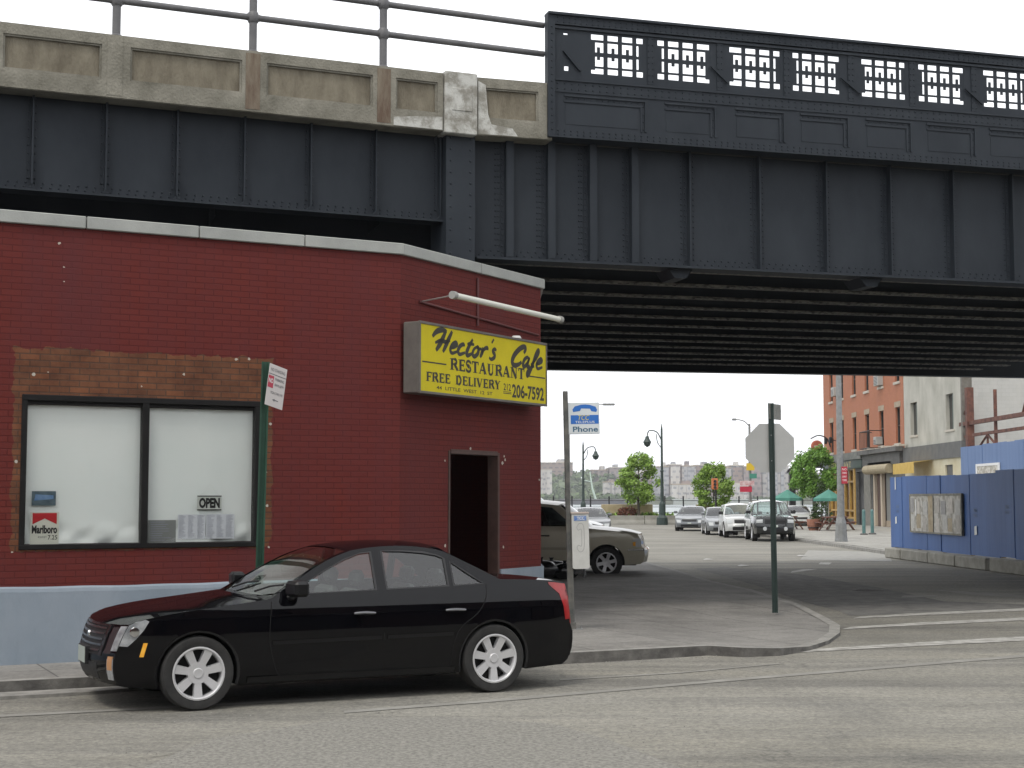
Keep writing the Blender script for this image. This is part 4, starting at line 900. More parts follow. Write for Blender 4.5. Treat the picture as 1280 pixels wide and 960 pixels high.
def make_car(spec, root, hi=False):
    S = spec; wr = S['wr']; W = S['w'] / 2; ax = S['axles']; P_t = smooth_tab(S['plan']); S_t = smooth_tab(S['section'])
    fy = lambda x, z: W * interp(P_t, x) * interp(S_t, z)
    pm = S['paint']; n = 10 if hi else 5
    segs = S['segs']                # name, edge pts, centre pts, material
    E = {}
    for nm, e, c, m in segs: E[nm] = (resample(spline(e), n), resample(spline(c), n))
    def skin(nm, w0=-1, w1=1, lift=0.0, t0=0.0, t1=1.0, nw=None, p=2.3, y_in=0.0):
        e, c = E[nm]; nw = nw or (14 if hi else 8); V = []; mb = MB(); ns = n
        for i in range(ns + 1):
            t = lerp(t0, t1, i / ns) * n; k = min(int(t), n - 1); fr_ = t - k
            ex, ez = (lerp(e[k][q], e[k + 1][q], fr_) for q in (0, 1)); cx, cz = (lerp(c[k][q], c[k + 1][q], fr_) for q in (0, 1)); ye = fy(ex, ez) - y_in
            for j in range(nw + 1):
                w = lerp(w0, w1, j / nw); a = abs(w)
                V.append((lerp(cx, ex, a ** p) , w * ye, lerp(cz, ez, a ** p) + lift))
        mb.add(V, [(i * (nw + 1) + j, i * (nw + 1) + j + 1, (i + 1) * (nw + 1) + j + 1, (i + 1) * (nw + 1) + j) for i in range(ns) for j in range(nw)])
        return mb
    # side outline
    top = []
    for nm, e, c, m in segs: 
        q = E[nm][0]; top += q if not top else q[1:]
    zb = S['zb']; ar = wr * S.get('arch', 1.14)
    def arch(cx):
        dz = max(-.95, min(.95, (zb - wr) / ar)); a0 = math.asin(dz)
        return [(cx + ar * math.cos(a0 + (math.pi - 2 * a0) * k / 16), wr + ar * math.sin(a0 + (math.pi - 2 * a0) * k / 16)) for k in range(17)]
    fa, ra = arch(ax[0]), arch(ax[1])
    # top runs front -> rear; the sill line runs rear -> front
    outline = top + [(top[-1][0] + .06, zb + .02)] + [p for p in reversed(ra)] + [p for p in reversed(fa)] + [(top[0][0] - .06, zb + .02)]
    outline = [p for k, p in enumerate(outline) if k == 0 or math.dist(p, outline[k - 1]) > 1e-3]
    wins = S['windows']
    body = MB()
    for sgn in (1, -1): panel(body, outline, [w for w in wins], (lambda x, z, s=sgn: s * fy(x, z)), .055 if hi else .14, flip=sgn < 0)
    # arch lips and wheel wells
    LP_ = []
    for cx, pts in ((ax[0], fa), (ax[1], ra)):
        for sgn in (1, -1):
            V = []; lips = MB()
            for (px, pz) in pts: 
                y = fy(px, pz); V += [(px, sgn * y, pz), (px - (px - cx) * .05, sgn * (y - .012), pz - (pz - wr) * .05), (px, sgn * (y - .35), pz)]
            lips.add(V, [(3 * i + k, 3 * i + k + 1, 3 * i + 4 + k, 3 * i + 3 + k) for i in range(len(pts) - 1) for k in range(2)]); LP_.append(lips)
    for nm, e, c, m in segs:
        if m == 'body':
            s_ = skin(nm); k = len(body.v); body.v += s_.v; body.f += [tuple(i + k for i in f) for f in s_.f]; body.mi += s_.mi
    bo = body.build('body', pm, root, smooth=True)
    for L_ in LP_: L_.build('wheel_arch', m_trim, bo)
    dark = MB(); yi = W * .62
    x0, x1 = top[-1][0] + .12, top[0][0] - .15
    # dark core: keeps daylight out of the sills, leaves the cabin open above the belt
    dark.box(x0, x1, -yi, yi, zb - .02, min(S['zbelt'] - .32, .62)); dark.box(ax[1] + ar, ax[0] - ar, -W * .9, W * .9, zb - .01, zb + .05)
    if hi: dark.box(1.0, 2.1, -yi, yi, .3, .74); dark.box(-2.35, -1.7, -yi, yi, .3, .9)
    dark.build('underbody', m_under, root)
    gm = S.get('glass', m_cgl)
    for k, wdw in enumerate(wins):
        for sgn in (1, -1):
            g = MB(); panel(g, wdw, [], (lambda x, z, s=sgn: s * (fy(x, z) - .012)), .12, flip=sgn < 0); g.build('side_window', gm, root, smooth=True)
            if hi:
                g = MB(); L_ = wdw + [wdw[0]]; V = []; cx = sum(p[0] for p in wdw) / len(wdw); cz = sum(p[1] for p in wdw) / len(wdw)
                for (px, pz) in L_:
                    ix, iz = px + (cx - px) / math.hypot(cx - px, cz - pz) * .022, pz + (cz - pz) / math.hypot(cx - px, cz - pz) * .022
                    V += [(px, sgn * (fy(px, pz) + .002), pz), (ix, sgn * (fy(ix, iz) + .001), iz), (ix, sgn * (fy(ix, iz) - .012), iz)]
                g.add(V, [(3 * i + j, 3 * i + j + 1, 3 * i + 4 + j, 3 * i + 3 + j) for i in range(len(L_) - 1) for j in range(2)]); g.build('window_seal', m_trim, root)
    for nm, e, c, m in segs:
        if m == 'glass':
            skin(nm, -.93, .93, -.006, .03, .96).build(nm, S.get('wglass', gm), root, smooth=True)
            f = MB()
            for (a, b, t0, t1) in ((-1, -.925, 0, 1), (.925, 1, 0, 1), (-.93, .93, 0, .035), (-.93, .93, .955, 1)):
                s_ = skin(nm, a, b, 0, t0, t1, nw=2 if b - a < 1 else 8); k = len(f.v); f.v += s_.v; f.f += [tuple(i + k for i in q) for q in s_.f]; f.mi += s_.mi
            f.build(nm + '_surround', pm if S.get('paint_pillars', True) else m_trim, root, smooth=True)
    # wheels
    for cx in ax:
        for sgn in (1, -1): make_wheel(root, cx, sgn * (W - .135), wr, sgn, S.get('spokes', 7), hi, S.get('rim_r'), .225, S.get('rimm'))
    # seats and wheel
    if S.get('seats', True):
        for sx in S['seatx']:
            for sy in ((.36, -.36) if W > .8 else (.3, -.3)):
                s_ = MB(); z = S['zbelt']; s_.bbox(sx - .1, sx + .42, sy - .24, sy + .24, z - .52, z - .34, .05)
                s_.xf((sx - .08, sy, z - .4), 0, 0, R(-14)); s_.bbox(-.07, .07, -.23, .23, -.05, .44, .05); s_.bbox(-.05, .05, -.12, .12, .47, .62, .04); s_.build('seat', m_seat, root)
    return fy, E, skin
def side_strip(fy, pts, w_, sgn, out, mb, closed=False):      # a line or moulding lying on the flank
    V = []
    for i, (x, z) in enumerate(pts):
        a, b = pts[max(i - 1, 0)], pts[min(i + 1, len(pts) - 1)]; dx, dz = b[0] - a[0], b[1] - a[1]; l = math.hypot(dx, dz) or 1
        for q in (-.5, .5):
            px, pz = x - dz / l * w_ * q, z + dx / l * w_ * q; V.append((px, sgn * (fy(px, pz) + out), pz))
    mb.add(V, [(2 * i, 2 * i + 1, 2 * i + 3, 2 * i + 2) for i in range(len(pts) - 1)])
def side_patch(fy, poly, sgn, out, mb, back=.02):
    f = lambda x, z: sgn * (fy(x, z) + out); panel(mb, poly, [], f, .05, flip=sgn < 0)
    V = []
    for (x, z) in poly + [poly[0]]: V += [(x, sgn * (fy(x, z) + out), z), (x, sgn * (fy(x, z) - back), z)]
    mb.add(V, [(2 * i, 2 * i + 1, 2 * i + 3, 2 * i + 2) for i in range(len(poly))])
def front_box(E, seg, t0, t1, w0, w1, fy, out, mb, p=2.3, nn=8, nt=3):          # raised patch on the nose or tail skin
    e, c = E[seg]; n = len(e) - 1; V = []; sg = 1 if e[0][0] > 0 else -1
    for i in range(nt + 1):
        t = lerp(t0, t1, i / nt) * n; k = min(int(t), n - 1); q = t - k
        ex, ez = lerp(e[k][0], e[k + 1][0], q), lerp(e[k][1], e[k + 1][1], q); cx, cz = lerp(c[k][0], c[k + 1][0], q), lerp(c[k][1], c[k + 1][1], q); ye = fy(ex, ez)
        for j in range(nn + 1):
            w = lerp(w0, w1, j / nn); V.append((lerp(cx, ex, abs(w) ** p) + sg * out, w * ye, lerp(cz, ez, abs(w) ** p)))
    m = len(V); V2_ = [(x - sg * (out + .02), y, z) for x, y, z in V]
    F = [(i * (nn + 1) + j, i * (nn + 1) + j + 1, (i + 1) * (nn + 1) + j + 1, (i + 1) * (nn + 1) + j) for i in range(nt) for j in range(nn)]
    rim = [j for j in range(nn + 1)] + [i * (nn + 1) + nn for i in range(1, nt + 1)] + [nt * (nn + 1) + j for j in range(nn - 1, -1, -1)] + [i * (nn + 1) for i in range(nt - 1, 0, -1)]
    F += [(rim[i], rim[(i + 1) % len(rim)], m + rim[(i + 1) % len(rim)], m + rim[i]) for i in range(len(rim))]
    mb.add(V + V2_, F)

# ---------------------------------------------------------------- the black sedan at the kerb
p_blk = paint('black_car_paint', (.002, .002, .003), .22, 0, 0); p_blk.node_tree.nodes['Principled BSDF'].inputs['Coat Weight'].default_value = .65
SED = dict(w=1.795, wr=.325, rim_r=.232, axles=(1.44, -1.44), zb=.205, zbelt=.97, paint=p_blk, arch=1.15, seatx=(.0, -.82),
  plan=[(-2.52, .84), (-2.42, .895), (-2.2, .945), (-1.8, .98), (-1.2, .998), (0, 1), (1.2, .998), (1.75, .975), (2.05, .93), (2.2, .87), (2.3, .77)],
  section=[(.15, .92), (.26, .965), (.42, .985), (.62, 1.0), (.78, .992), (.90, .972), (.97, .935), (1.02, .905), (1.15, .845), (1.3, .765), (1.38, .71), (1.45, .64)],
  segs=[('nose', [(2.24, .24), (2.27, .34), (2.275, .46), (2.25, .54), (2.21, .64), (2.13, .765)], [(2.36, .24), (2.42, .34), (2.43, .48), (2.39, .54), (2.36, .65), (2.30, .745)], 'body'),
        ('hood', [(2.13, .765), (1.95, .808), (1.6, .860), (1.2, .905), (.78, .955)], [(2.30, .745), (2.1, .79), (1.7, .85), (1.3, .895), (.84, .955)], 'body'),
        ('windshield', [(.78, .955), (.50, 1.125), (.20, 1.285), (-.05, 1.37)], [(.84, .955), (.52, 1.15), (.2, 1.33), (-.02, 1.408)], 'glass'),
        ('roof', [(-.05, 1.37), (-.3, 1.40), (-.6, 1.405), (-.85, 1.38), (-1.0, 1.345)], [(-.02, 1.408), (-.3, 1.438), (-.6, 1.447), (-.9, 1.43), (-1.05, 1.40)], 'body'),
        ('rear_window', [(-1.0, 1.345), (-1.25, 1.22), (-1.54, 1.075)], [(-1.05, 1.40), (-1.35, 1.25), (-1.68, 1.085)], 'glass'),
        ('trunk', [(-1.52, 1.075), (-1.80, 1.066), (-2.05, 1.056), (-2.25, 1.045), (-2.40, 1.025)], [(-1.68, 1.085), (-1.9, 1.08), (-2.1, 1.072), (-2.3, 1.06), (-2.47, 1.04)], 'body'),
        ('tail', [(-2.40, 1.025), (-2.425, .8), (-2.44, .62), (-2.48, .56), (-2.48, .38), (-2.42, .27)], [(-2.47, 1.04), (-2.50, .85), (-2.51, .65), (-2.56, .58), (-2.56, .38), (-2.48, .27)], 'body')],
  windows=[[(.60, .985), (-.25, 1.003), (-.25, 1.358), (-.14, 1.35), (.04, 1.295), (.26, 1.19), (.46, 1.078)],
           [(-.34, 1.005), (-.99, 1.02), (-.99, 1.285), (-.92, 1.318), (-.78, 1.352), (-.55, 1.366), (-.34, 1.365)],
           [(-1.03, 1.022), (-1.36, 1.035), (-1.24, 1.125), (-1.03, 1.26)]])
def _sq(x):
    if x > 1.44 + .33: return 1.77 + (x - 1.77) * .74
    if x < -1.77: return -1.77 + (x + 1.77) * .80
    return x
SED['plan'] = [(_sq(a), b) for a, b in SED['plan']]
SED['segs'] = [(n_, [(_sq(a), b) for a, b in e_], [(_sq(a), b) for a, b in c_], m_) for n_, e_, c_, m_ in SED['segs']]
car = thing('black_sedan', 'glossy black four door sedan parked at the kerb in front of the red brick cafe', 'car', (-1.845, 14.91, 0), R(180 + 26.3))
fy, E, skin = make_car(SED, car, hi=True)
m_gap = mat('panel_gap', (.002, .002, .002), rough=.9)
for s in (1, -1):
    g = MB(); side_strip(fy, spline([(.78, .93), (.80, .75), (.80, .55), (.74, .33), (.70, .27)]), .007, s, .002, g)
    side_strip(fy, [(-.295, 1.0), (-.295, .6), (-.29, .28)], .007, s, .002, g)
    side_strip(fy, spline([(-1.38, 1.03), (-1.35, .9), (-1.25, .76), (-1.08, .64), (-1.01, .5), (-.99, .38), (-.98, .28)]), .007, s, .002, g)
    side_strip(fy, [(.72, .275), (-.98, .275)], .007, s, .002, g); g.build('door_gaps', m_gap, car)
for s in (1, -1):
    g = MB(); side_strip(fy, [(.78, .565), (-.27, .575)], .035, s, .010, g); side_strip(fy, [(-.33, .575), (-1.0, .58)], .035, s, .010, g)
    side_strip(fy, [(1.0, .245), (-1.02, .245)], .05, s, .014, g); g.build('side_moulding', mat('moulding_black', (.004, .004, .005), rough=.35, spec=.4), car)
for s in (1, -1):
    for x in (-.10, -1.02):
        h = MB(); pts = [(x - .10, .80), (x - .07, .803), (x, .807), (x + .07, .806), (x + .10, .802)]
        h.path([(px, s * (fy(px, pz) + (.012 if abs(px - x) > .09 else .034)), pz) for px, pz in pts], [.012, .014, .015, .014, .012], 8)
        h.build('door_handle', m_chr if False else mat('handle', (.16, .16, .17), rough=.2, metal=.6), car, smooth=True)
    # headlight on the front corner, amber reflector, front fascia lamps
    xn = lambda z: interp(sorted((q[1], q[0]) for q in E['nose'][0]), z)
    h = MB(); side_patch(fy, [(xn(.76) - .004, .758), (xn(.68) - .002, .68), (xn(.58) - .002, .58), (xn(.58) - .07, .575), (xn(.63) - .12, .64), (xn(.69) - .155, .715), (xn(.76) - .165, .79), (xn(.76) - .135, .805), (xn(.76) - .06, .785)], s, .006, h)
    front_box(E, 'nose', .55, .97, *((.875, 1.0) if s > 0 else (-1.0, -.875)), fy, .006, h)
    hl = h.build('headlight', m_lens, car, smooth=True)
    h = MB(); front_box(E, 'nose', .50, .95, *((.72, .875) if s > 0 else (-.875, -.72)), fy, .004, h); h.build('lamp_bezel', mat('lamp_bezel', (.03, .032, .035), rough=.15, coat=1), hl)
    h = MB(); k = s * (fy(1.95, .67) - .006); h.lathe([(.045, 0), (.04, .012 * s), (.02, .014 * s)], 14, (xn(.68) - .085, k, .70), 'Y')
    h.build('lamp_bowl', m_chr, hl, smooth=True)
    h = MB(); side_patch(fy, [(1.92, .605), (1.885, .605), (1.915, .485), (1.95, .485)], s, .004, h); h.build('amber_marker', m_amb, car)
    h = MB(); front_box(E, 'nose', .08, .42, *((.84, .97) if s > 0 else (-.97, -.84)), fy, .005, h); h.build('fog_lamp', m_lens, car)
    h = MB(); front_box(E, 'nose', .24, .46, *((.86, .96) if s > 0 else (-.96, -.86)), fy, .009, h); h.build('indicator', mat('pale_amber', (.45, .22, .09), rough=.2, coat=1), car)
    # tall tail lamp
    h = MB(); xt = lambda z: interp(sorted((q[1], q[0]) for q in E['tail'][0]), z)
    side_patch(fy, [(xt(1.0) + .20, 1.034), (xt(1.0) + .12, 1.028), (xt(1.0) + .004, 1.012), (xt(.84) + .002, .84), (xt(.67) + .002, .67), (xt(.67) + .055, .665), (xt(.8) + .065, .80), (xt(.9) + .10, .92), (xt(.98) + .20, 1.01)], s, .006, h)
    front_box(E, 'tail', .02, .52, *((.86, 1.0) if s > 0 else (-1.0, -.86)), fy, .006, h); h.build('tail_light', m_tail, car, smooth=True)
    # mirror
    h = MB(); mx, my, mz = .56, s * (fy(.56, 1.0) + .14), 1.04
    h.xf((mx, my, mz), R(8) * s); h.bbox(-.06, .085, -.125, .115, -.065, .075, .028); h.xf(); h.path([(.60, s * (fy(.60, .96) - .01), .965), (.60, s * (fy(.60, .96) + .05), .965), (mx, my - s * .06, mz - .035)], [.035, .028, .03], 8)
    mi = h.build('wing_mirror', mat('mirror_black', (.006, .006, .007), rough=.35, spec=.3), car)
g = MB(); front_box(E, 'nose', .47, .97, -.60, .60, fy, .004, g); gr = g.build('grille', m_trim, car)
for k in range(5):
    g = MB(); t = .53 + k * .095; front_box(E, 'nose', t, t + .035, -.58, .58, fy, .016, g, nt=1); g.build('grille_bar', mat('grille_chrome', (.20, .20, .21), rough=.25, metal=.9), gr)
g = MB(); front_box(E, 'nose', .46, .985, -.66, -.60, fy, .012, g); front_box(E, 'nose', .46, .985, .60, .66, fy, .012, g); front_box(E, 'nose', .965, .995, -.6, .6, fy, .012, g); g.build('grille_surround', mat('dark_chrome', (.12, .12, .13), rough=.2, metal=.9), gr)
g = MB(); front_box(E, 'nose', .06, .34, -.55, .55, fy, .004, g); g.build('lower_intake', m_trim, car)
g = MB(); xp = E['nose'][1][5][0]; g.bbox(xp - .02, xp + .03, -.16, .16, .38, .54, .004); pf_ = g.build('front_plate_frame', m_trim, car); MB().box(xp + .031, xp + .034, -.15, .15, .39, .53).build('number_plate', m_plate, pf_)
g = MB(); g.lathe([(.001, 0), (.035, 0), (.03, .012), (.001, .014)], 16, (interp(sorted((q[1], q[0]) for q in E['nose'][1]), .64) + .012, 0, .64), 'X'); g.build('badge', m_chr, gr, smooth=True)
for s in (.4, -.35): MB().path([(.80, s, 1.0), (.72, s + .22, 1.055), (.66, s + .42, 1.075)], .009, 6).build('wiper', m_trim, car)
g = MB(); g.bbox(.45, .82, -.66, .66, .78, .925, .05); g.build('dashboard', m_seat, car)
g = MB(); g.path([(.32 + .06 * math.sin(k * math.pi / 10) , .36 + .18 * math.cos(k * math.pi / 10), .93 + .17 * math.sin(k * math.pi / 10)) for k in range(21)], .016, 6); g.build('steering_wheel', m_trim, car, smooth=True)
g = MB(); front_box(E, 'tail', .62, .95, -.98, .98, fy, .012, g, nn=14); g.build('rear_bumper', p_blk, car, smooth=True)

# ================================================================ OTHER VEHICLES
def scaled(spec, L_=1.0, Wd=1.0, H_=1.0, **kw):
    f = lambda q: [(x * L_, z * H_) for x, z in q]; s = dict(spec)
    s['w'] = spec['w'] * Wd; s['axles'] = tuple(a * L_ for a in spec['axles']); s['plan'] = [(x * L_, p) for x, p in spec['plan']]
    s['section'] = [(z * H_, p) for z, p in spec['section']]; s['segs'] = [(a, f(b), f(c), m) for a, b, c, m in spec['segs']]
    s['windows'] = [f(q) for q in spec['windows']]; s['zbelt'] = spec['zbelt'] * H_; s['seatx'] = tuple(x * L_ for x in spec['seatx']); s.update(kw); return s
SUV = dict(w=1.90, wr=.375, axles=(1.45, -1.47), zb=.32, zbelt=1.12, paint=None, arch=1.14, seatx=(.1, -.9),
  plan=[(-2.40, .90), (-2.3, .95), (-2.0, .98), (-1.2, .998), (0, 1), (1.2, .998), (1.8, .975), (2.1, .93), (2.3, .86), (2.42, .78)],
  section=[(.2, .95), (.4, .975), (.6, .995), (.8, 1.0), (.98, .985), (1.1, .955), (1.2, .925), (1.4, .87), (1.6, .80), (1.72, .72)],
  segs=[('nose', [(2.30, .36), (2.34, .48), (2.33, .66), (2.27, .70), (2.24, .86), (2.18, .97)], [(2.42, .36), (2.46, .50), (2.46, .68), (2.38, .72), (2.36, .86), (2.30, 1.0)], 'body'),
        ('hood', [(2.18, .97), (1.9, 1.02), (1.4, 1.07), (.95, 1.11)], [(2.30, 1.0), (2.0, 1.08), (1.5, 1.13), (1.15, 1.16)], 'body'),
        ('windshield', [(.95, 1.11), (.62, 1.38), (.32, 1.61)], [(1.15, 1.16), (.82, 1.45), (.50, 1.68)], 'glass'),
        ('roof', [(.32, 1.61), (-.3, 1.665), (-1.2, 1.66), (-2.0, 1.62)], [(.50, 1.68), (-.3, 1.745), (-1.2, 1.74), (-2.08, 1.69)], 'body'),
        ('rear_window', [(-2.0, 1.62), (-2.15, 1.35), (-2.27, 1.12)], [(-2.08, 1.69), (-2.22, 1.40), (-2.34, 1.14)], 'glass'),
        ('tail', [(-2.27, 1.12), (-2.31, .9), (-2.33, .66), (-2.36, .5), (-2.34, .36)], [(-2.34, 1.14), (-2.38, .9), (-2.39, .68), (-2.45, .52), (-2.42, .36)], 'body')],
  windows=[[(.70, 1.15), (-.22, 1.15), (-.22, 1.60), (.18, 1.56)], [(-.32, 1.15), (-1.22, 1.16), (-1.22, 1.60), (-.32, 1.61)], [(-1.32, 1.17), (-1.98, 1.18), (-1.90, 1.56), (-1.32, 1.60)]])
SED0 = dict(SED)
def front_dress(root, fy, E, kind, pm, s_z=1.0):
    for s in (1, -1):
        h = MB(); r = {'sedan': (.48, .80), 'suv': (.62, .90), 'rover': (.66, .86)}[kind]
        front_box(E, 'nose', r[0], r[1], *((.66, .99) if s > 0 else (-.99, -.66)), fy, .01, h)
        h.build('headlight', m_lens_s, root, smooth=True)
        g = MB(); x = E['windshield'][0][1]; px, pz = x[0] - .05, x[1]; g.xf((px, s * (fy(px, pz) + .13), pz + .03)); g.bbox(-.05, .06, -.11, .11, -.07, .08, .03); g.build('wing_mirror', m_trim if kind != 'sedan' else pm, root)
    g = MB(); front_box(E, 'nose', .62 if kind != 'rover' else .58, .90, -.55, .55, fy, .008, g); g.build('grille', m_trim, root)
    g = MB(); front_box(E, 'nose', .05, .30, -.7, .7, fy, .008, g); g.build('lower_intake', m_trim, root)
    g = MB(); front_box(E, 'nose', .36, .50, -.14, .14, fy, .03, g); g.build('number_plate', m_plate, root)
def vehicle(name, label, spec, x, y, rz, kind, dress=True):
    t = thing(name, label, 'car', (x, y, 0), rz); fy, E, skin = make_car(spec, t, hi=False)
    if dress: front_dress(t, fy, E, kind, spec['paint'])
    return t, fy, E
# tan suv beside the cafe
p_tan = mat('tan_paint', (.44, .41, .32), rough=.35, metal=.2, coat=.6)
tan, fy2, E2 = vehicle('tan_suv', 'tan sport utility vehicle parked beyond the cafe corner with dark windows', scaled(SUV, H_=1.06, paint=p_tan, glass=m_cgl2, spokes=6, rim_r=.24), .80, 36.6, R(-3), 'suv', False)
g = MB(); g2 = MB()
for x in (.92, -.27, -1.27): side_strip(fy2, [(x, 1.13), (x, .7), (x - .02, .36)], .014, -1, .003, g)
g.build('door_gaps', m_gap, tan)
g = MB(); side_strip(fy2, [(.9, .70), (-1.0, .70)], .06, -1, .012, g); g.build('side_moulding', mat('moulding_light', (.30, .28, .22), rough=.3), tan)
for x in (0.02, -1.05):
    g = MB(); g.path([(x - .1, -fy2(x, 1.0) - .01, 1.0), (x, -fy2(x, 1.0) - .04, 1.0), (x + .1, -fy2(x, 1.0) - .01, 1.0)], .018, 6); g.build('door_handle', m_chr, tan)
g = MB(); side_patch(fy2, [(2.255, .93), (2.26, .74), (2.14, .74), (2.05, .90), (2.15, .945)], -1, .006, g); front_box(E2, 'nose', .66, .95, -1, -.72, fy2, .006, g); g.build('headlight', m_lens_s, tan)
g = MB(); side_patch(fy2, [(2.13, .86), (2.13, .76), (2.07, .77), (2.06, .85)], -1, .012, g); g.build('indicator', m_amb, tan)
g = MB(); side_strip(fy2, [(2.32, .675), (2.1, .675), (1.95, .67)], .04, -1, .015, g); front_box(E2, 'nose', .42, .50, -1, 1, fy2, .02, g); g.build('bumper_trim', m_chr, tan)
g = MB(); g.xf((.60, -fy2(.6, 1.2) - .14, 1.22)); g.bbox(-.06, .08, -.12, .1, -.09, .1, .03); g.build('wing_mirror', p_tan, tan)
g = MB(); side_strip(fy2, spline([(1.93, .70), (1.75, .90), (1.45, .97), (1.13, .90), (.97, .68)]), .05, -1, .014, g); g.build('wheel_arch_flare', p_tan, tan)
# white suv behind it
p_wht = mat('white_paint', (.48, .49, .48), rough=.3, coat=.6)
vehicle('white_suv', 'white high roofed vehicle almost hidden behind the tan one beside the cafe', scaled(SUV, H_=1.13, paint=p_wht, glass=m_cgl, seats=False), .35, 44.5, R(2), 'suv')
p_sil = mat('silver_paint', (.22, .23, .24), rough=.3, metal=.5, coat=.6)
p_gry = mat('grey_paint', (.16, .165, .17), rough=.3, metal=.5, coat=.6)
vehicle('grey_sedan', 'dark grey car parked at the left kerb behind the payphone', scaled(SED0, paint=p_gry, seats=False), 3.95, 77.0, R(-88), 'sedan')
vehicle('silver_sedan', 'silver sedan driving towards the viewer in the middle of the side street', scaled(SED0, paint=mat('light_silver_paint', (.16, .17, .18), rough=.3, metal=.5, coat=.6), seats=False), 10.7, 90.6, R(-101), 'sedan')
vehicle('silver_compact', 'small silver car, rearmost of the three parked at the right kerb', scaled(SED0, .93, .95, 1.0, paint=p_sil, seats=False), 10.95, 80.6, R(-93), 'sedan')
vehicle('white_crossover', 'white sport utility car parked between the silver and the black one', scaled(SUV, .93, .93, .95, paint=p_wht, seats=False), 11.15, 75.0, R(-93), 'suv')
ROV = scaled(SUV, paint=paint('dark_green_black_paint', (.012, .014, .014), .25, 0, .4), seats=False)
ROV['segs'] = [('nose', [(2.26, .36), (2.30, .5), (2.30, .68), (2.27, .72), (2.26, .95), (2.22, 1.05)], [(2.36, .36), (2.40, .5), (2.40, .68), (2.36, .72), (2.35, .95), (2.31, 1.08)], 'body'),
  ('hood', [(2.22, 1.05), (1.8, 1.09), (1.2, 1.12), (.85, 1.14)], [(2.31, 1.08), (1.8, 1.14), (1.3, 1.17), (1.0, 1.19)], 'body'),
  ('windshield', [(.85, 1.14), (.58, 1.45), (.40, 1.68)], [(1.0, 1.19), (.74, 1.5), (.55, 1.76)], 'glass'),
  ('roof', [(.40, 1.68), (-.3, 1.73), (-1.2, 1.73), (-2.1, 1.70)], [(.55, 1.76), (-.3, 1.82), (-1.2, 1.82), (-2.16, 1.78)], 'body')] + [q for q in ROV['segs'] if q[0] in ('tail',)]
ROV['segs'].insert(4, ('rear_window', [(-2.1, 1.70), (-2.2, 1.4), (-2.27, 1.12)], [(-2.16, 1.78), (-2.28, 1.4), (-2.34, 1.14)], 'glass'))
ROV['windows'] = [[(.66, 1.18), (-.22, 1.17), (-.22, 1.66), (.36, 1.64)], [(-.32, 1.17), (-1.22, 1.17), (-1.22, 1.67), (-.32, 1.67)], [(-1.32, 1.18), (-2.05, 1.19), (-2.0, 1.64), (-1.32, 1.67)]]
rov, fyr, Er = vehicle('black_suv', 'boxy black sport utility vehicle at the front of the row by the right kerb', ROV, 11.62, 69.0, R(-93), 'rover')
for s in (.45, -.45):
    g = MB(); g.lathe([(.001, 0), (.09, 0), (.085, .02), (.001, .025)], 12, (2.37, s, .56), 'X'); g.build('fog_lamp', m_lens_s, rov)
vehicle('white_sedan', 'white car on the cross road between the two green umbrellas', scaled(SED0, paint=p_wht, seats=False), 18.9, 101.0, R(-95), 'sedan')

# ================================================================ STREET FURNITURE NEARBY
m_grn = mat('green_post_paint', (.012, .05, .030), (.02, .07, .042), scale=6, rough=.5)
m_dgr = mat('dark_green_post', (.016, .032, .028), (.026, .045, .04), scale=8, rough=.5)
m_galv = mat('galvanised_metal', (.20, .205, .20), (.27, .275, .27), scale=7, rough=.5, metal=.4)
KF = Fr(*K0, 26.3)
def post_u(mb, h, w=.055):     # flanged u-channel post with punched holes
    mb.box(-w / 2, w / 2, -.004, .004, 0, h); mb.box(-w / 2, -w / 2 + .006, -.03, -.004, 0, h); mb.box(w / 2 - .006, w / 2, -.03, -.004, 0, h)
    mb.box(-w / 2 - .014, -w / 2, -.032, -.027, 0, h); mb.box(w / 2, w / 2 + .014, -.032, -.027, 0, h)
t_, _z = KF.hit(322, 700, .5); wx, wy = KF.wor(t_, .5)
ztop = zat(452, wy)
pk = thing('parking_sign', 'green post with a tilted white and red parking sign before the cafe window', 'sign', (wx, wy, .12))
pk.rotation_euler = (0, R(1.0), R(20))
mb = MB(); post_u(mb, ztop - .12, .06); mb.build('post', m_grn, pk)
pz = zat(483, wy) - .12
mb = MB(); mb.xf((.115, -.045, pz), R(40), 0, R(9)); mb.bbox(-.15, .15, -.002, .002, -.225, .225, .0015)
mb.build('plate', mat('sign_white', (.56, .52, .50), rough=.4), pk)
def on_plate(): q = MB(); q.xf((.115, -.045, pz), R(40), 0, R(9)); return q
q = on_plate(); q.box(-.145, -.055, -.004, -.003, -.03, .10); q.build('red_block', mat('sign_red', (.42, .02, .05), rough=.4), pk)
q = on_plate(); q.m = 0; put_text(q, 'NO', -.135, .02, .07, .05, -.0055, off=.02); q.build('red_block_lettering', m_white, pk)
q = on_plate(); q.box(-.15, .15, -.004, -.003, .115, .122); put_text(q, 'NO STANDING', -.12, .15, .24, .035, -.004); put_text(q, 'PARKING', -.03, .06, .15, .03, -.004, off=.01); put_text(q, '8AM-6PM', -.03, .0, .15, .03, -.004); put_text(q, 'MON THRU FRI', -.08, -.09, .2, .028, -.004)
q.prism([(-.04, -.15), (-.0, -.165), (-.0, -.155), (.06, -.155), (.06, -.145), (-.0, -.145), (-.0, -.135)], -.004, -.003); q.build('lettering', mat('sign_print', (.12, .12, .13)), pk)

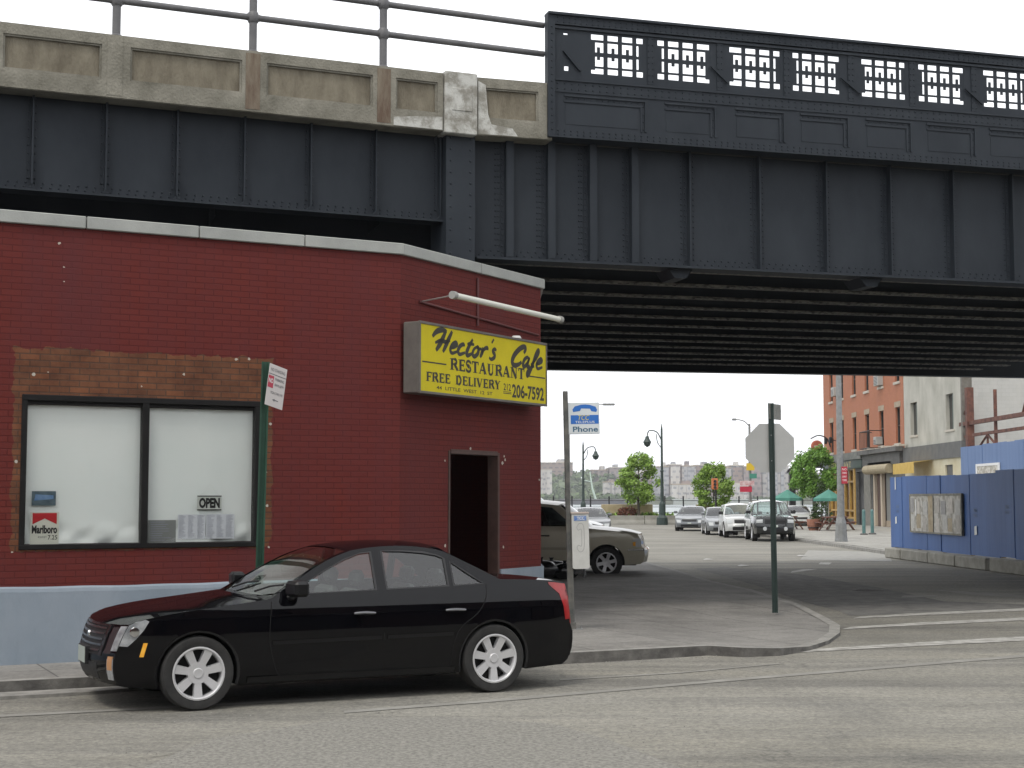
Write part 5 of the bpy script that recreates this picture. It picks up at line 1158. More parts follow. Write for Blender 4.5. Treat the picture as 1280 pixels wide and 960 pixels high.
# payphone
px_, py_ = G(713.5, 787, .115)
ph = thing('payphone', 'white payphone box on a tall grey post under a blue and white square phone sign', 'payphone', (px_, py_, .115)); ph.rotation_euler = (0, R(-1.2), R(4))
H_ = zat(489, py_) - .115
mb = MB(); mb.bbox(-.032, .032, -.03, .03, 0, H_, .006); mb.bbox(.02, .05, -.04, .04, 0, .85, .004); mb.bbox(-.06, .07, -.05, .05, 0, .10, .006); mb.build('post', mat('grey_post', (.075, .078, .075), (.14, .135, .12), scale=6, rough=.6, lo=.4, hi=.6), ph)
mb = MB(); mb.bbox(.02, .16, -.07, .07, .0, .012, .003); mb.tube((.13, -.02, 0), (.13, -.02, .05), .012, n=6); mb.build('base_plate', m_galv, ph)
z0, z1 = zat(711, py_) - .115, zat(643, py_) - .115; x0, x1 = .035, .262
mb = MB(); pr_ = []
n = 10
out = [(x0, z0 + .04)] + [(x0 + .03 - .03 * math.cos(k * math.pi / 8), z0 + .03 - .03 * math.sin(k * math.pi / 8)) for k in range(1, 5)] + [(x1 - .03 + .03 * math.sin(k * math.pi / 8), z0 + .03 - .03 * math.cos(k * math.pi / 8)) for k in range(0, 5)] + [(x1, z1), (x0, z1)]
mb.prism(out, -.11, .11); bx_ = mb.build('phone_box', mat('phone_box_white', (.50, .50, .47), (.58, .58, .55), scale=5, rough=.45), ph)
MB().bbox(x0 - .01, x1 + .006, -.12, .12, z1, z1 + .03, .008).build('box_top', mat('pinkish_cap', (.42, .36, .32), rough=.5), ph)
mb = MB(); mb.box(x0 + .03, x1 - .03, -.113, -.1105, z1 - .085, z1 - .02); lb = mb.build('blue_label', mat('label_blue', (.07, .17, .45), (.30, .38, .55), scale=30, rough=.4), ph)
mb = MB(); put_text(mb, 'TCC', x0 + .07, z1 - .072, .10, .04, -.1145, off=.02); mb.build('label_lettering', m_white, ph)
mb = MB(); cx = (x0 + x1) / 2
for pts in ([(cx - .05, z1 - .17), (cx - .01, z1 - .12), (cx + .04, z1 - .15), (cx + .05, z1 - .30), (cx + .04, z1 - .46), (cx - .01, z1 - .50), (cx - .05, z1 - .45), (cx - .03, z1 - .41), (cx + .01, z1 - .42), (cx + .015, z1 - .3), (cx + .01, z1 - .2), (cx - .03, z1 - .21), (cx - .05, z1 - .17)],): ribbon(mb, pts, .008, -.112, taper=False)
mb.build('receiver_drawing', mat('faint_grey', (.36, .36, .35)), ph)
mb = MB(); mb.bbox(.06, .17, -.08, .08, z0 - .07, z0 - .002, .01); mb.path([(.19, -.05, z0), (.2, -.06, z0 - .08), (.19, -.05, z0 - .12)], .018, 6); mb.build('handset_hook', m_trim, ph)
z0, z1 = zat(543, py_) - .115, zat(503.5, py_) - .115; x0 = .03; x1 = x0 + .425
mb = MB(); mb.bbox(x0, x1, -.02, .02, z0, z1, .006); mb.build('sign_panel', mat('phone_sign_white', (.66, .70, .72), rough=.35), ph)
w_, h_ = x1 - x0, z1 - z0; YY = -.0215
mb = MB(); mb.box(x0 + .08 * w_, x1 - .03 * w_, YY, YY + .001, z0 + .32 * h_, z0 + .60 * h_)
arcp = [(.16, .70), (.14, .78), (.22, .88), (.42, .93), (.55, .935), (.70, .92), (.88, .86), (.93, .76), (.90, .69), (.74, .72), (.70, .80), (.42, .81), (.38, .73)]
mb.prism([(x0 + a * w_, z0 + b * h_) for a, b in arcp], YY, YY + .001)
mb.build('telephone_emblem', mat('phone_blue', (.035, .16, .52), rough=.35), ph)
mb = MB(); put_text(mb, 'Phone', x0 + .14 * w_, z0 + .07 * h_, .80 * w_, .17 * h_, YY - .001, off=.02); mb.build('lettering', mat('phone_text', (.06, .14, .22)), ph)
mb = MB(); put_text(mb, 'TCC', x0 + .32 * w_, z0 + .44 * h_, .36 * w_, .16 * h_, YY - .001, off=.01, shear=.3); mb.build('yellow_lettering', mat('phone_yellow', (.55, .5, .14)), ph)
mb = MB(); put_text(mb, 'TELEPLUS', x0 + .22 * w_, z0 + .345 * h_, .62 * w_, .07 * h_, YY - .001, off=.005); mb.build('small_lettering', m_white, ph)

# stop sign seen from behind, with street name blade
sx_, sy_ = G(968.5, 766, .09)
st = thing('stop_sign', 'grey back of an octagonal stop sign on a dark green post at the kerb corner', 'sign', (sx_, sy_, .09)); st.rotation_euler = (0, R(-.45), 0)
mb = MB(); post_u(mb, zat(504, sy_) - .09, .062); mb.build('post', m_dgr, st)
zc = zat(560, sy_) - .09; r_ = .382
mb = MB(); o_ = [(r_ / math.cos(R(22.5)) * math.cos(R(22.5 + 45 * k)) - .022, zc + r_ / math.cos(R(22.5)) * math.sin(R(22.5 + 45 * k))) for k in range(8)]
mb.prism(o_, .012, .015); mb.build('octagon_plate', mat('aluminium_back', (.38, .385, .375), (.43, .435, .425), scale=1.5, rough=.45, metal=.0), st)
mb = MB(); mb.prism([((a + .022) * .985 - .022, (b - zc) * .985 + zc) for a, b in o_], .0155, .017); mb.build('red_face', mat('stop_red', (.45, .02, .02), rough=.4), st)
mb = MB(); 
for z in (zc - .2, zc + .2): mb.tube((0, -.012, z), (0, .014, z), .01, n=8)
mb.build('bolt', m_galv, st)
mb = MB(); z1 = zat(504, sy_) - .09; mb.xf((0, 0, z1 - .25), R(58)); mb.bbox(-.05, .42, -.003, .003, 0, .245, .0015); mb.build('street_name_blade', mat('blade_grey_green', (.16, .165, .15), (.24, .24, .21), scale=9, rough=.5), st)
mb = MB(); mb.xf((0, 0, z1 - .25), R(58)); put_text(mb, 'LITTLE W 12', -.07, .08, .5, .09, -.0045); mb.build('lettering', mat('blade_white', (.3, .3, .28)), st)

# rubbish bags between the cafe and the tan suv
m_bag = mat('black_plastic', (.010, .010, .011), rough=.22, bump=.8, bscale=9, spec=.6)
for i, (x, y, s_, lb_) in enumerate(((.86, 33.4, .34, 'black rubbish bag nearest the cafe wall under the tan vehicle'), (1.14, 33.1, .30, 'smaller black rubbish bag leaning by the payphone post'), (.62, 32.9, .36, 'fat black rubbish bag tucked against the cafe side wall'))):
    rn = random.Random(i + 3); mb = MB(); V = []; nu, nv = 14, 9; ph_ = [rn.uniform(0, 6) for _ in range(4)]
    for j in range(nv + 1):
        el = math.pi * j / nv
        for k in range(nu):
            az = 2 * math.pi * k / nu; r = s_ * (math.sin(el) ** .7 if 0 < j < nv else .02) * (1 + .10 * math.sin(3 * az + ph_[0]) + .07 * math.sin(7 * az + 4 * el + ph_[1]))
            if j >= nv - 1: r = s_ * (.10 if j == nv - 1 else .16)
            V.append((r * math.cos(az), r * math.sin(az), s_ * .62 * (1 - math.cos(el)) + (s_ * .12 if j == nv else 0)))
    mb.add(V, [(j * nu + k, j * nu + (k + 1) % nu, (j + 1) * nu + (k + 1) % nu, (j + 1) * nu + k) for j in range(nv) for k in range(nu)])
    o = mb.build('rubbish_bag', m_bag, smooth=True, loc=(x, y, .12)); tag(o, lb_, 'rubbish bag', 'rubbish bags beside the cafe')
# litter
for i, (u, v, lb_) in enumerate(((886, 700, 'scrap of white paper lying on the road near the left kerb'), (930, 708, 'small white paper scrap by the kerb behind the stop sign post'), (1003, 695.5, 'pale litter scrap at the right kerb near the lamp post base'))):
    x, y = G(u, v); mb = MB(); mb.add([(-.14, -.1, 0), (.12, -.16, .02), (.16, .12, .01), (-.05, .2, .03), (-.17, .08, .01)], [(0, 1, 2), (0, 2, 3), (0, 3, 4)]); o = mb.build('paper_scrap', mat('dirty_paper', (.38, .37, .35)), loc=(x, y, .012)); tag(o, lb_, 'litter', 'litter on the street')
# manhole covers
for (u, v, r, lb_) in ((1085, 738, .32, None),):
    x, y = G(u, v); mb = MB(); mb.lathe([(.001, .008), (r * .9, .008), (r * .93, .004), (r, .0085), (r, 0)], 24, (0, 0, 0), caps=False)
    for k in range(-3, 4): mb.box(-r * .8 * math.cos(k * .4), r * .8 * math.cos(k * .4), k * r * .22 - .012, k * r * .22 + .012, .008, .013)
    o = mb.build('manhole_cover', m_iron, loc=(x, y, .004)); tag(o, 'round iron manhole cover in the near street' if v > 800 else 'round iron manhole cover in the shade under the viaduct', 'manhole cover')

# loose grit along the gutter and on the rough patch
rn = random.Random(77); mb = MB()
for k in range(1500):
    if k < 700: t = rn.uniform(-12, 2.2); o_ = abs(rn.gauss(0, .12)) + .02; x, y = K0[0] + KD[0] * t + KD[1] * o_, K0[1] + KD[1] * t - KD[0] * o_
    else: x, y = G(rn.uniform(120, 900), rn.uniform(885, 965))
    r = rn.uniform(.003, .011) * (1 if k < 700 else .8); V = [(x + r * math.cos(a) * rn.uniform(.7, 1.3), y + r * math.sin(a) * rn.uniform(.7, 1.3), .003) for a in (0, 1.57, 3.14, 4.7)] + [(x, y, .004 + r * rn.uniform(.6, 1.1))]
    mb.add(V, [(0, 1, 4), (1, 2, 4), (2, 3, 4), (3, 0, 4)])
o = mb.build('grit', mat('grit', (.10, .095, .085), (.30, .29, .26), scale=40)); o['kind'] = 'stuff'; o['label'] = 'loose grit on the near road and along the kerb'; o['category'] = 'grit'

# ================================================================ RIGHT SIDE OF THE SIDE STREET
FB = Fr(23.5, 114.5, -90)              # building line; t grows towards the viewer
def th_(u): return FB.hit(u, 560)[0]
m_rb = brick('orange_red_brick', (.40, .15, .065), (.34, .125, .055), (.26, .10, .065), bw=.22, bh=.075, big=((.40, .15, .09), .6), bump=.3)
m_wing = mat('dark_window', (.012, .014, .015), (.035, .038, .04), scale=.8, rough=.15)
m_lint = mat('brownstone', (.30, .24, .17), (.38, .31, .23), scale=4, rough=.8)
m_sill = mat('pale_sill', (.42, .38, .32), (.5, .47, .41), scale=5, rough=.8)
m_grime = mat('grey_shopfront', (.075, .075, .072), (.13, .127, .12), scale=2.5, rough=.7)
rb = thing('red_brick_house', 'orange red brick house with tall narrow windows and a yellow framed shopfront', 'building', (23.5, 114.5, 0), R(-90))
wt = [th_(u) for u in (1040, 1053, 1068.5, 1084.5, 1102.5, 1123)]
holes = []; 
for t in wt: holes += [(t - .55, t + .55, 5.25, 7.45), (t - .55, t + .55, 9.0, 11.2), (t - .55, t + .55, 12.6, 14.4)]
tA, tB = 0.0, 23.4
sh0, sh1 = th_(1036), th_(1068); dr0, dr1 = th_(1070), th_(1079); p0_, p1_ = th_(1090), th_(1116)
shop = [(sh0 + .3, sh1 - .3, .5, 4.0), (dr0, dr1, .12, 3.7), (p0_, p1_, .12, 4.0)]
MB().wall(tA, tB, 4.85, 15.6, holes, .3).build('upper_wall', m_rb, rb)
MB().wall(tA, tB, 0, 4.85, shop, .3).build('shopfront_wall', m_grime, rb)
MB().box(tA, tB, .3, 10, 0, 15.4).build('rear_body', mat('dark_party_wall', (.10, .06, .045), (.14, .09, .07)), rb)
MB().box(tA - .1, tB + .02, -.45, .3, 15.4, 16.0).build('cornice', m_lint, rb)
for k, t in enumerate(wt):
    for r, (a, b) in enumerate(((5.25, 7.45), (9.0, 11.2), (12.6, 14.4))):
        f = MB(); f.box(t - .55, t + .55, .18, .2, a, b); w_ = f.build('window', m_wing, rb)
        f = MB(); f.box(t - .545, t - .49, .12, .178, a + .005, b - .005); f.box(t + .49, t + .545, .12, .178, a + .005, b - .005); f.box(t - .49, t + .49, .12, .178, (a + b) / 2 - .03, (a + b) / 2 + .03); f.box(t - .49, t + .49, .12, .178, b - .06, b - .005); f.build('sash', mat('dark_sash', (.05, .045, .04)), w_)
        f = MB(); f.box(t - .72, t + .72, -.03, .1, b + .003, b + .34); f.build('lintel', m_lint, rb)
        f = MB(); f.box(t - .7, t + .7, -.09, .1, a - .16, a - .003); f.build('sill', m_sill, rb)
# shop cornices, sign band, gold lettering, timber shopfront
MB().box(tA + .1, dr1 + .2, -.25, -.003, 4.55, 5.05).build('shop_cornice', mat('grey_green_cornice', (.12, .13, .12), (.19, .19, .175), scale=3), rb)
MB().box(tA + .2, dr1, -.12, -.003, 3.95, 4.54).build('sign_band', mat('dark_green_band', (.035, .06, .05), rough=.5), rb)
mb = MB(); put_serif(mb, 'RESTAURANT', sh0 + .4, 4.06, sh1 - sh0 - 1, .38, -.125); mb.build('sign_lettering', mat('gold_letters', (.50, .38, .10), rough=.4), rb)
mb = MB(); z = 4.95
mb.box(dr1 + .3, tB - .1, -.5, -.003, 4.75, 5.02); mb.box(dr1 + .5, tB - .4, -.2, -.004, 4.0, 4.74); mb.build('second_cornice', m_grime, rb)
mb = MB(); rn = random.Random(4)
for k in range(12): 
    a = dr1 + .4 + k * .95; mb.box(a, a + rn.uniform(.3, .8), -.52, -.1, 5.021, 5.05 + rn.uniform(0, .08))
mb.build('peeling_white_paint', m_sill, rb)
m_gold = mat('yellow_timber', (.42, .25, .055), (.52, .33, .09), scale=4, rough=.5)
mb = MB()
n = 5; 
for k in range(n + 1): a = lerp(sh0 + .3, sh1 - .42, k / n); mb.box(a, a + .14, .02, .16, .5, 4.0)
for z in (.5, 1.0, 3.0, 3.86): mb.box(sh0 + .3, sh1 - .3, .03, .15, z, z + .13)
sf = mb.build('shopfront', m_gold, rb); MB().box(sh0 + .3, sh1 - .3, .17, .19, .5, 4.0).build('shop_glass', mat('amber_dark_glass', (.07, .035, .012), (.14, .06, .02), scale=1.6, rough=.15), sf)
for a in (sh0 - .15, sh1 - .2): MB().box(a, a + .38, -.08, .1, .1, 3.95).build('shop_pilaster', m_gold, rb)
MB().box(dr0, dr1, .16, .2, .12, 3.7).build('door', mat('black_door', (.02, .02, .022), rough=.4), rb)
MB().box(sh0, sh1, -.05, 0, .1, .5).build('stallriser', m_grime, rb)
MB().box(dr1 + .3, p0_ - .4, -.06, -.003, .1, 4.0).build('shop_pilaster', mat('stone_pier', (.17, .165, .145), (.23, .22, .195), scale=3), rb)
mb = MB(); mb.tube((p0_ - .5, -.28, 3.75), (p1_ + .3, -.28, 3.75), .30, n=14); mb.box(p0_ - .4, p1_ + .2, -.2, -.01, 3.7, 4.2); mb.build('shutter_roll', mat('tan_shutter_box', (.30, .25, .16), (.38, .32, .21), scale=3), rb)
mb = MB(); 
for k in range(22): mb.box(p0_ + 3.2, p1_ - .05, .1, .13 + .03 * (k % 2), .5 + k * .155, .5 + (k + 1) * .155)
mb.build('roller_shutter', mat('grey_shutter', (.13, .13, .125), (.19, .19, .18), scale=2, rough=.5, stretch=(1, 1, .2)), rb)
MB().box(p0_ + 3.2, p1_ - .05, .06, .2, .12, .5).build('shutter_base', m_lint, rb)
for a in (p0_ + .3, p0_ + 2.2): MB().box(a, a + .35, -.03, .18, .12, 3.95).build('door_post', mat('cream_post', (.52, .44, .34), rough=.6), rb)
MB().box(p0_ + .7, p0_ + 2.1, .14, .2, .12, 3.5).build('door', mat('brown_door', (.09, .05, .04), rough=.5), rb)
for (u, v, w_, h_) in ((1046, 490, .9, .65), (1101, 475, 1.1, .75), (1100, 551, .7, .5)):
    t, z = FB.hit(u, v); mb = MB(); mb.bbox(t - w_ / 2, t + w_ / 2, -.35, .1, z - h_ / 2, z + h_ / 2, .03); ac = mb.build('air_conditioner', mat('ac_grey', (.36, .36, .34), rough=.5), rb)
    mb = MB(); [mb.box(t - w_ / 2 + .08, t + w_ / 2 - .08, -.358, -.351, z - h_ / 2 + .08 + k * .09, z - h_ / 2 + .12 + k * .09) for k in range(int((h_ - .16) / .09))]; mb.build('vent', m_trim, ac)
mb = MB(); t0, t1 = th_(1090), th_(1103); 
for k in range(9): a = lerp(t0, t1, k / 8); mb.tube((a, -.8, 5.1), (a, -.8, 6.2), .02, n=5)
for z in (5.1, 6.2): mb.tube((t0, -.8, z), (t1, -.8, z), .03, n=5); mb.tube((t0, -.8, z), (t0, 0, z), .03, n=5); mb.tube((t1, -.8, z), (t1, 0, z), .03, n=5)
mb.build('fire_escape_balcony', m_trim, rb)
for u in (1039, 1045): 
    t, _ = FB.hit(u, 560); mb = MB(); mb.bbox(t - .15, t + .15, -.5, -.3, 5.9, 6.35, .05); mb.tube((t, -.3, 6.1), (t, 0, 6.1), .03, n=5); mb.build('wall_lantern', m_trim, rb)
# round hanging pub sign at the far corner
hs = thing('hanging_sign', 'small rust red pub sign under a curved iron arm at the brick house far corner', 'sign', (22.75, 112.2, 0))
mb = MB(); mb.path(spline([(.75, 0, 5.7), (.5, 0, 6.3), (-.1, 0, 6.55), (-.7, 0, 6.3)]), .05, 6); mb.build('arm', m_trim, hs)
mb = MB(); mb.lathe([(.001, -.12), (.36, -.12), (.44, -.05), (.44, .05), (.36, .12), (.001, .12)], 22, (-.25, 0, 5.75), 'Y'); mb.build('disc', mat('rust_red_sign', (.32, .075, .045), (.42, .12, .07), scale=2), hs)
mb = MB(); mb.box(-.5, 0, -.135, -.125, 5.70, 5.80); mb.build('pale_band', m_sill, hs)
hs2 = thing('round_emblem_sign', 'small cream round sign with a dark centre beside the bright green tree', 'sign', (20.6, 108, 0))
mb = MB(); mb.lathe([(.001, -.08), (.42, -.08), (.48, 0), (.42, .08), (.001, .08)], 20, (0, 0, 3.5), 'Y'); mb.build('disc', mat('cream_sign', (.5, .43, .30)), hs2)
mb = MB(); mb.lathe([(.001, -.1), (.2, -.1), (.2, -.085)], 14, (0, 0, 3.5), 'Y'); mb.build('dark_centre', m_trim, hs2)
mb = MB(); mb.tube((0, .1, .1), (0, .1, 3.4), .06, n=8); mb.build('post', m_dgr, hs2)

# grey stucco house
m_stu = mat('grey_stucco', (.33, .325, .28), (.47, .46, .41), scale=.7, rough=.85, bump=.3, bscale=14, detail=10, lo=.36, hi=.64, stretch=(1, 1, .6))
gh = thing('grey_stucco_house', 'pale grey stucco house with two small dark windows and a yellow awning', 'building', (23.5, 114.5, 0), R(-90))
g0, g1 = 23.5, 35.35
w1, w2 = th_(1143), th_(1188)
holes = [(w1 - .75, w1 + .75, 5.58, 7.5), (w2 - .7, w2 + .7, 5.58, 7.5), (w1 - .7, w1 + .7, 9.5, 11.5), (w2 - .7, w2 + .7, 9.5, 11.5)]
MB().wall(g0, g1, 4.9, 14.6, holes, .3).build('front_wall', m_stu, gh)
for h in holes:
    f = MB(); f.box(h[0], h[1], .2, .22, h[2], h[3]); w_ = f.build('window', m_wing, gh); MB().box(h[1] - .5, h[1] - .1, .1, .19, h[2], h[3]).build('shutter', mat('green_shutter', (.05, .08, .06), rough=.5), w_); MB().box(h[0] - .15, h[1] + .15, -.06, .1, h[2] - .12, h[2] - .003).build('sill', m_sill, gh)
MB().box(g0, g1, -.10, .28, 4.05, 4.898).build('dark_fascia', mat('dark_fascia', (.085, .087, .085), (.12, .12, .115), scale=2), gh)
MB().wall(g0, g1, 0, 4.05, [(g1 - 3.4, g1 - 2.0, 2.6, 3.7)], .28).build('ground_wall', mat('cream_wall', (.50, .44, .28), (.58, .54, .40), scale=1.2), gh)
MB().box(g1 - 3.4, g1 - 2.0, .1, .14, 2.6, 3.7).build('vent', m_grime, gh)
mb = MB(); a0, a1 = th_(1139), th_(1166); mb.prism([(a0, 3.3), (a1, 3.3), (a1, 3.9), (a0, 3.9)], -1.1, -1.08); mb.add([(a0, -1.1, 3.9), (a1, -1.1, 3.9), (a1, -.004, 4.04), (a0, -.004, 4.04)], [(0, 1, 2, 3)]); mb.build('awning', mat('yellow_awning', (.50, .33, .06), (.58, .40, .10), scale=3), gh)
MB().box(g0, g1, .3, 11, 0, 14.5).build('side_body', brick('painted_party_wall', (.40, .40, .38), (.36, .36, .34), (.30, .30, .28), bw=.4, bh=.2, big=((.46, .45, .42), .8), bump=.3), gh)
MB().box(g1 - .25, g1 + .03, -.02, .5, 4.9, 14.4).build('corner_pipe', mat('dark_corner', (.10, .09, .075), (.16, .15, .13), scale=3), gh)

# rusty steel frame on the empty lot
m_rust = mat('rusty_steel', (.06, .022, .018), (.16, .065, .042), scale=3, rough=.75)
sf = thing('steel_frame', 'rusty steel post with beams and braces on the empty lot behind the blue hoardings', 'steel frame', (23.6, 78.3, 0))
mb = MB(); mb.box(-.18, .18, -.18, .18, 0, 7.6); mb.build('column', m_rust, sf)
mb = MB(); mb.box(-.1, .1, -18, -.18, 5.66, 5.86); mb.box(-.12, .12, 0.2, 1.5, 5.66, 5.86); mb.build('beam', m_rust, sf)
mb = MB(); mb.box(-.08, .08, -18, -.6, 5.05, 5.2); mb.build('beam', m_rust, sf)
for (a, b) in (((0, -1.3, 4.4), (0, -2.9, 5.05)), ((0, -4.4, 4.4), (0, -2.9, 5.05)), ((0, -2.9, 4.2), (0, -2.9, 5.05)), ((0, .1, 6.9), (0, 1.4, 5.8)), ((0, -9.5, 7.4), (0, -8.2, 5.86)), ((0, -.2, 4.6), (0, 1.2, 5.3))): MB().tube(a, b, .06, n=6).build('brace', m_rust, sf)
for y in (-4.2, -9.2): MB().tube((0, y, 4.3), (0, y, 7.2 if y > -5 else 6.2), .09, n=8).build('post', m_rust, sf)
MB().box(-.2, .3, -9.6, -9.3, 5.4, 5.75).build('clamp', m_trim, sf)

# blue hoardings
def hoard(mb, fr_, t0, t1, z0, z1, pitch=.6, seed=1):
    rn = random.Random(seed); t = t0
    while t < t1 - .01:
        e = min(t + pitch, t1); y = rn.uniform(-.014, .014); mb.box(t + .004, e - .004, y, y + .03, z0 + rn.uniform(0, .03), z1 - rn.uniform(0, .05)); t = e
m_hb = mat('hoarding_blue', (.022, .085, .27), (.038, .115, .33), scale=1.1, rough=.55, bump=.2, bscale=5, detail=8, stretch=(2, 1, .25))
m_hb2 = mat('pale_hoarding_blue', (.085, .15, .30), (.12, .19, .35), scale=1, rough=.6, detail=8, stretch=(3, 1, .2))
FF = Fr(12.07, 48.6, -math.degrees(math.atan2(11.05, .495)))     # runs towards the viewer
hd = thing('blue_hoarding', 'dark blue plywood hoarding on concrete blocks along the right side of the street', 'fence', (12.07, 48.6, 0), FF.a)
tj = FF.hit(1250, 650)[0]
mb = MB(); hoard(mb, FF, 0, tj, .33, 2.56, 1.22, 3); mb.build('boards', m_hb, hd)
mb = MB(); mb.xf((0, -.05, 0)); hoard(mb, FF, tj - .1, 22, .36, 2.60, 1.22, 8); mb.build('boards', m_hb, hd)
mb = MB(); mb.box(-.02, .02, 0, 11, .33, 2.5); mb.build('return_boards', m_hb, hd)
for k in range(10): MB().box(.3 + k * 2.3, .4 + k * 2.3, .035, .12, .3, 2.5).build('stud', mat('timber', (.25, .19, .11)), hd)
for k, (a, b) in enumerate(((1115.5, 1134.5), (1135.5, 1169), (1170, 1203.5), (1204.5, 1243))):
    t0, t1 = FF.hit(a, 690)[0], FF.hit(b, 690)[0]
    o = MB().bbox(t0, t1, -.25, .35, .004, .325, .03).build('concrete_block', mat('block_concrete', (.21, .20, .17), (.32, .31, .27), scale=2.5, rough=.9, bump=.4), rz=FF.a, loc=(12.07, 48.6, 0))
    tag(o, ['shortest, farthest concrete block at the far end of the blue hoarding', 'second concrete block from the far end under the poster board', 'third concrete block from the far end under the poster board', 'long weathered concrete block just before the dark gap'][k], 'concrete block', 'concrete blocks under the hoarding')
for k in range(3):
    t0 = FF.hit(1250, 700)[0] + k * 3.2; o = MB().bbox(t0, t0 + 3.1, -.28, .35, .004, .35, .03).build('concrete_block', _M['block_concrete'], rz=FF.a, loc=(12.07, 48.6, 0)); tag(o, ['concrete block just after the dark gap, nearest in view at the right edge', 'concrete block beyond the right edge of the view', 'last concrete block of the row towards the viewer'][k], 'concrete block', 'concrete blocks under the hoarding')
# board with posters, stickers, stencilled marks
a, b = FF.hit(1138, 640, -.06)[0], FF.hit(1203, 640, -.06)[0]; z1 = FF.hit(1170, 617, -.06)[1]; z0 = FF.hit(1170, 667.5, -.06)[1]
nb = thing('poster_board', 'weathered board of torn grey and brown posters fixed to the dark blue hoarding', 'notice board', (12.07, 48.6, 0), FF.a)
m_po1 = mat('torn_posters', (.33, .31, .26), (.58, .56, .51), scale=5, rough=.8, detail=10, lo=.42, hi=.58); m_po2 = mat('brown_posters', (.34, .26, .16), (.46, .39, .27), scale=6, rough=.8, detail=9)
m_ = (a + b) / 2 - .1
for (p, q, m) in ((a + .05, a + .45 * (b - a) - .35, m_po1), (a + .45 * (b - a) - .35, m_ - .03, m_po2), (m_ + .03, b - .05, m_po1)): MB().box(p, q, -.075, -.04, z0 + .05, z1 - .06).build('posters', m, nb)
rn = random.Random(21); tones = [mat('poster_' + str(k), c, tuple(x * .8 for x in c), scale=9, rough=.8) for k, c in enumerate(((.55, .54, .50), (.44, .37, .26), (.50, .47, .42), (.38, .37, .36), (.60, .56, .50)))]
for k in range(16):
    p = lerp(a + .1, b - .55, (k % 8) / 7) + rn.uniform(-.06, .06); r = lerp(z0 + .1, z1 - .6, k // 8) + rn.uniform(-.04, .06)
    if abs(p + .22 - m_) < .24: continue
    MB().box(p, p + rn.uniform(.3, .44), -.078 - k * .0006, -.0765 - k * .0006, r, r + rn.uniform(.36, .48)).build('poster', tones[k % 5], nb)
mb = MB(); 
for (p, q, r, s_) in ((a, b, z1 - .06, z1), (a, b, z0, z0 + .05)): mb.box(p, q, -.09, -.03, r, s_)
for p in (a, m_ - .03, b - .05): mb.box(p, p + .06, -.092, -.031, z0 + .05, z1 - .06)
mb.build('frame', mat('old_frame', (.16, .15, .12), (.25, .24, .2), scale=6), nb)
MB().box(a + .6, a + .68, -.094, -.089, z0 + .5, z0 + 1.0).build('white_strip', m_white, nb)
for (u, v, w_, h_, lb_) in ((1119, 604, .10, .42, 'tall white sticker at the top of the far end of the dark blue hoarding'), (1120, 650, .16, .24, 'white sheet stuck low at the far end of the dark blue hoarding'), (1219.5, 663, .2, .26, 'torn white paper low on the dark blue hoarding right of the poster board')):
    t, z = FF.hit(u, v, -.02); t = max(t, .06); mb = MB(); mb.add([(t - w_ / 2, -.02, z - h_ / 2), (t + w_ / 2, -.02, z - h_ / 2 + .02), (t + w_ / 2 - .02, -.02, z + h_ / 2), (t - w_ / 2 + .01, -.02, z + h_ / 2 - .03)], [(0, 1, 2, 3)]); o = mb.build('paper_notice', m_white, rz=FF.a, loc=(12.07, 48.6, 0)); tag(o, lb_, 'paper')
mb = MB()
for (u, v, y) in ((1122, 636, -.012), (1219, 641, -.012), (1259, 637, -.062)):
    t, z = FF.hit(u, v, y); put_text(mb, 'NO' if u > 1200 else 'N', t - .12, z + .02, .24, .10, y, off=.02); put_text(mb, 'PARK', t - .16, z - .12, .3, .09, y)
mb.build('stencil_marks', mat('faded_stencil', (.10, .15, .24)), hd)
# tall pale hoarding on the building line
h2 = thing('pale_blue_hoarding', 'taller paler blue hoarding with a white framed notice farther back by the grey wall', 'fence', (23.3, 79.0, 0), R(-90))
mb = MB(); hoard(mb, None, 0, 30, 0, 4.58, 1.22, 5); mb.build('boards', m_hb2, h2)
fh = Fr(23.3, 79.0, -90); a, b = fh.hit(1219, 585, -.1)[0], fh.hit(1248, 585, -.1)[0]
mb = MB(); z1 = fh.hit(1235, 579, -.1)[1]
mb.box(a, b, -.08, -.02, z1 - .12, z1); mb.box(a, a + .2, -.08, -.02, z1 - 1.2, z1 - .12); mb.box(b - .2, b, -.08, -.02, z1 - 1.2, z1 - .12); mb.box(a, b, -.08, -.02, z1 - 1.32, z1 - 1.2); mb.build('notice_frame', mat('notice_white', (.7, .7, .7)), h2)
MB().box(a + .2, b - .2, -.06, -.03, z1 - 1.2, z1 - .12).build('notice', m_po1, h2)

# sidewalk furniture on the right
def bollard(u, v, label):
    x, y = G(u, v, .12); t = thing('bollard', label, 'bollard', (x, y, .12), 0, 'teal bollards on the far sidewalk'); MB().lathe([(.085, 0), (.085, 1.15), (.06, 1.22), (.001, 1.24)], 12).build('post', mat('teal_paint', (.07, .16, .155), (.11, .2, .19), scale=4, rough=.5), t); MB().lathe([(.19, 0), (.19, .06), (.125, .08)], 12, caps=False).build('collar', m_grime, t)
bollard(1080, 668.5, 'teal steel bollard on the left of the pair by the grey pier'); bollard(1090.5, 668, 'teal steel bollard on the right of the pair nearer the blue hoarding')
x, y = G(1051.5, 677, .12)
lp = thing('street_light_pole', 'thick tapering grey lamp column with a square base on the right sidewalk', 'street lamp', (x, y, .12))
MB().lathe([(.16, 1.0), (.14, 2), (.10, 9.2), (.09, 9.3)], 14).build('column', m_galv, lp, smooth=True)
mb = MB(); mb.lathe([(.27, 0), (.25, .15), (.22, .75), (.17, 1.0), (.001, 1.01)], 8); mb.build('base', m_galv, lp)
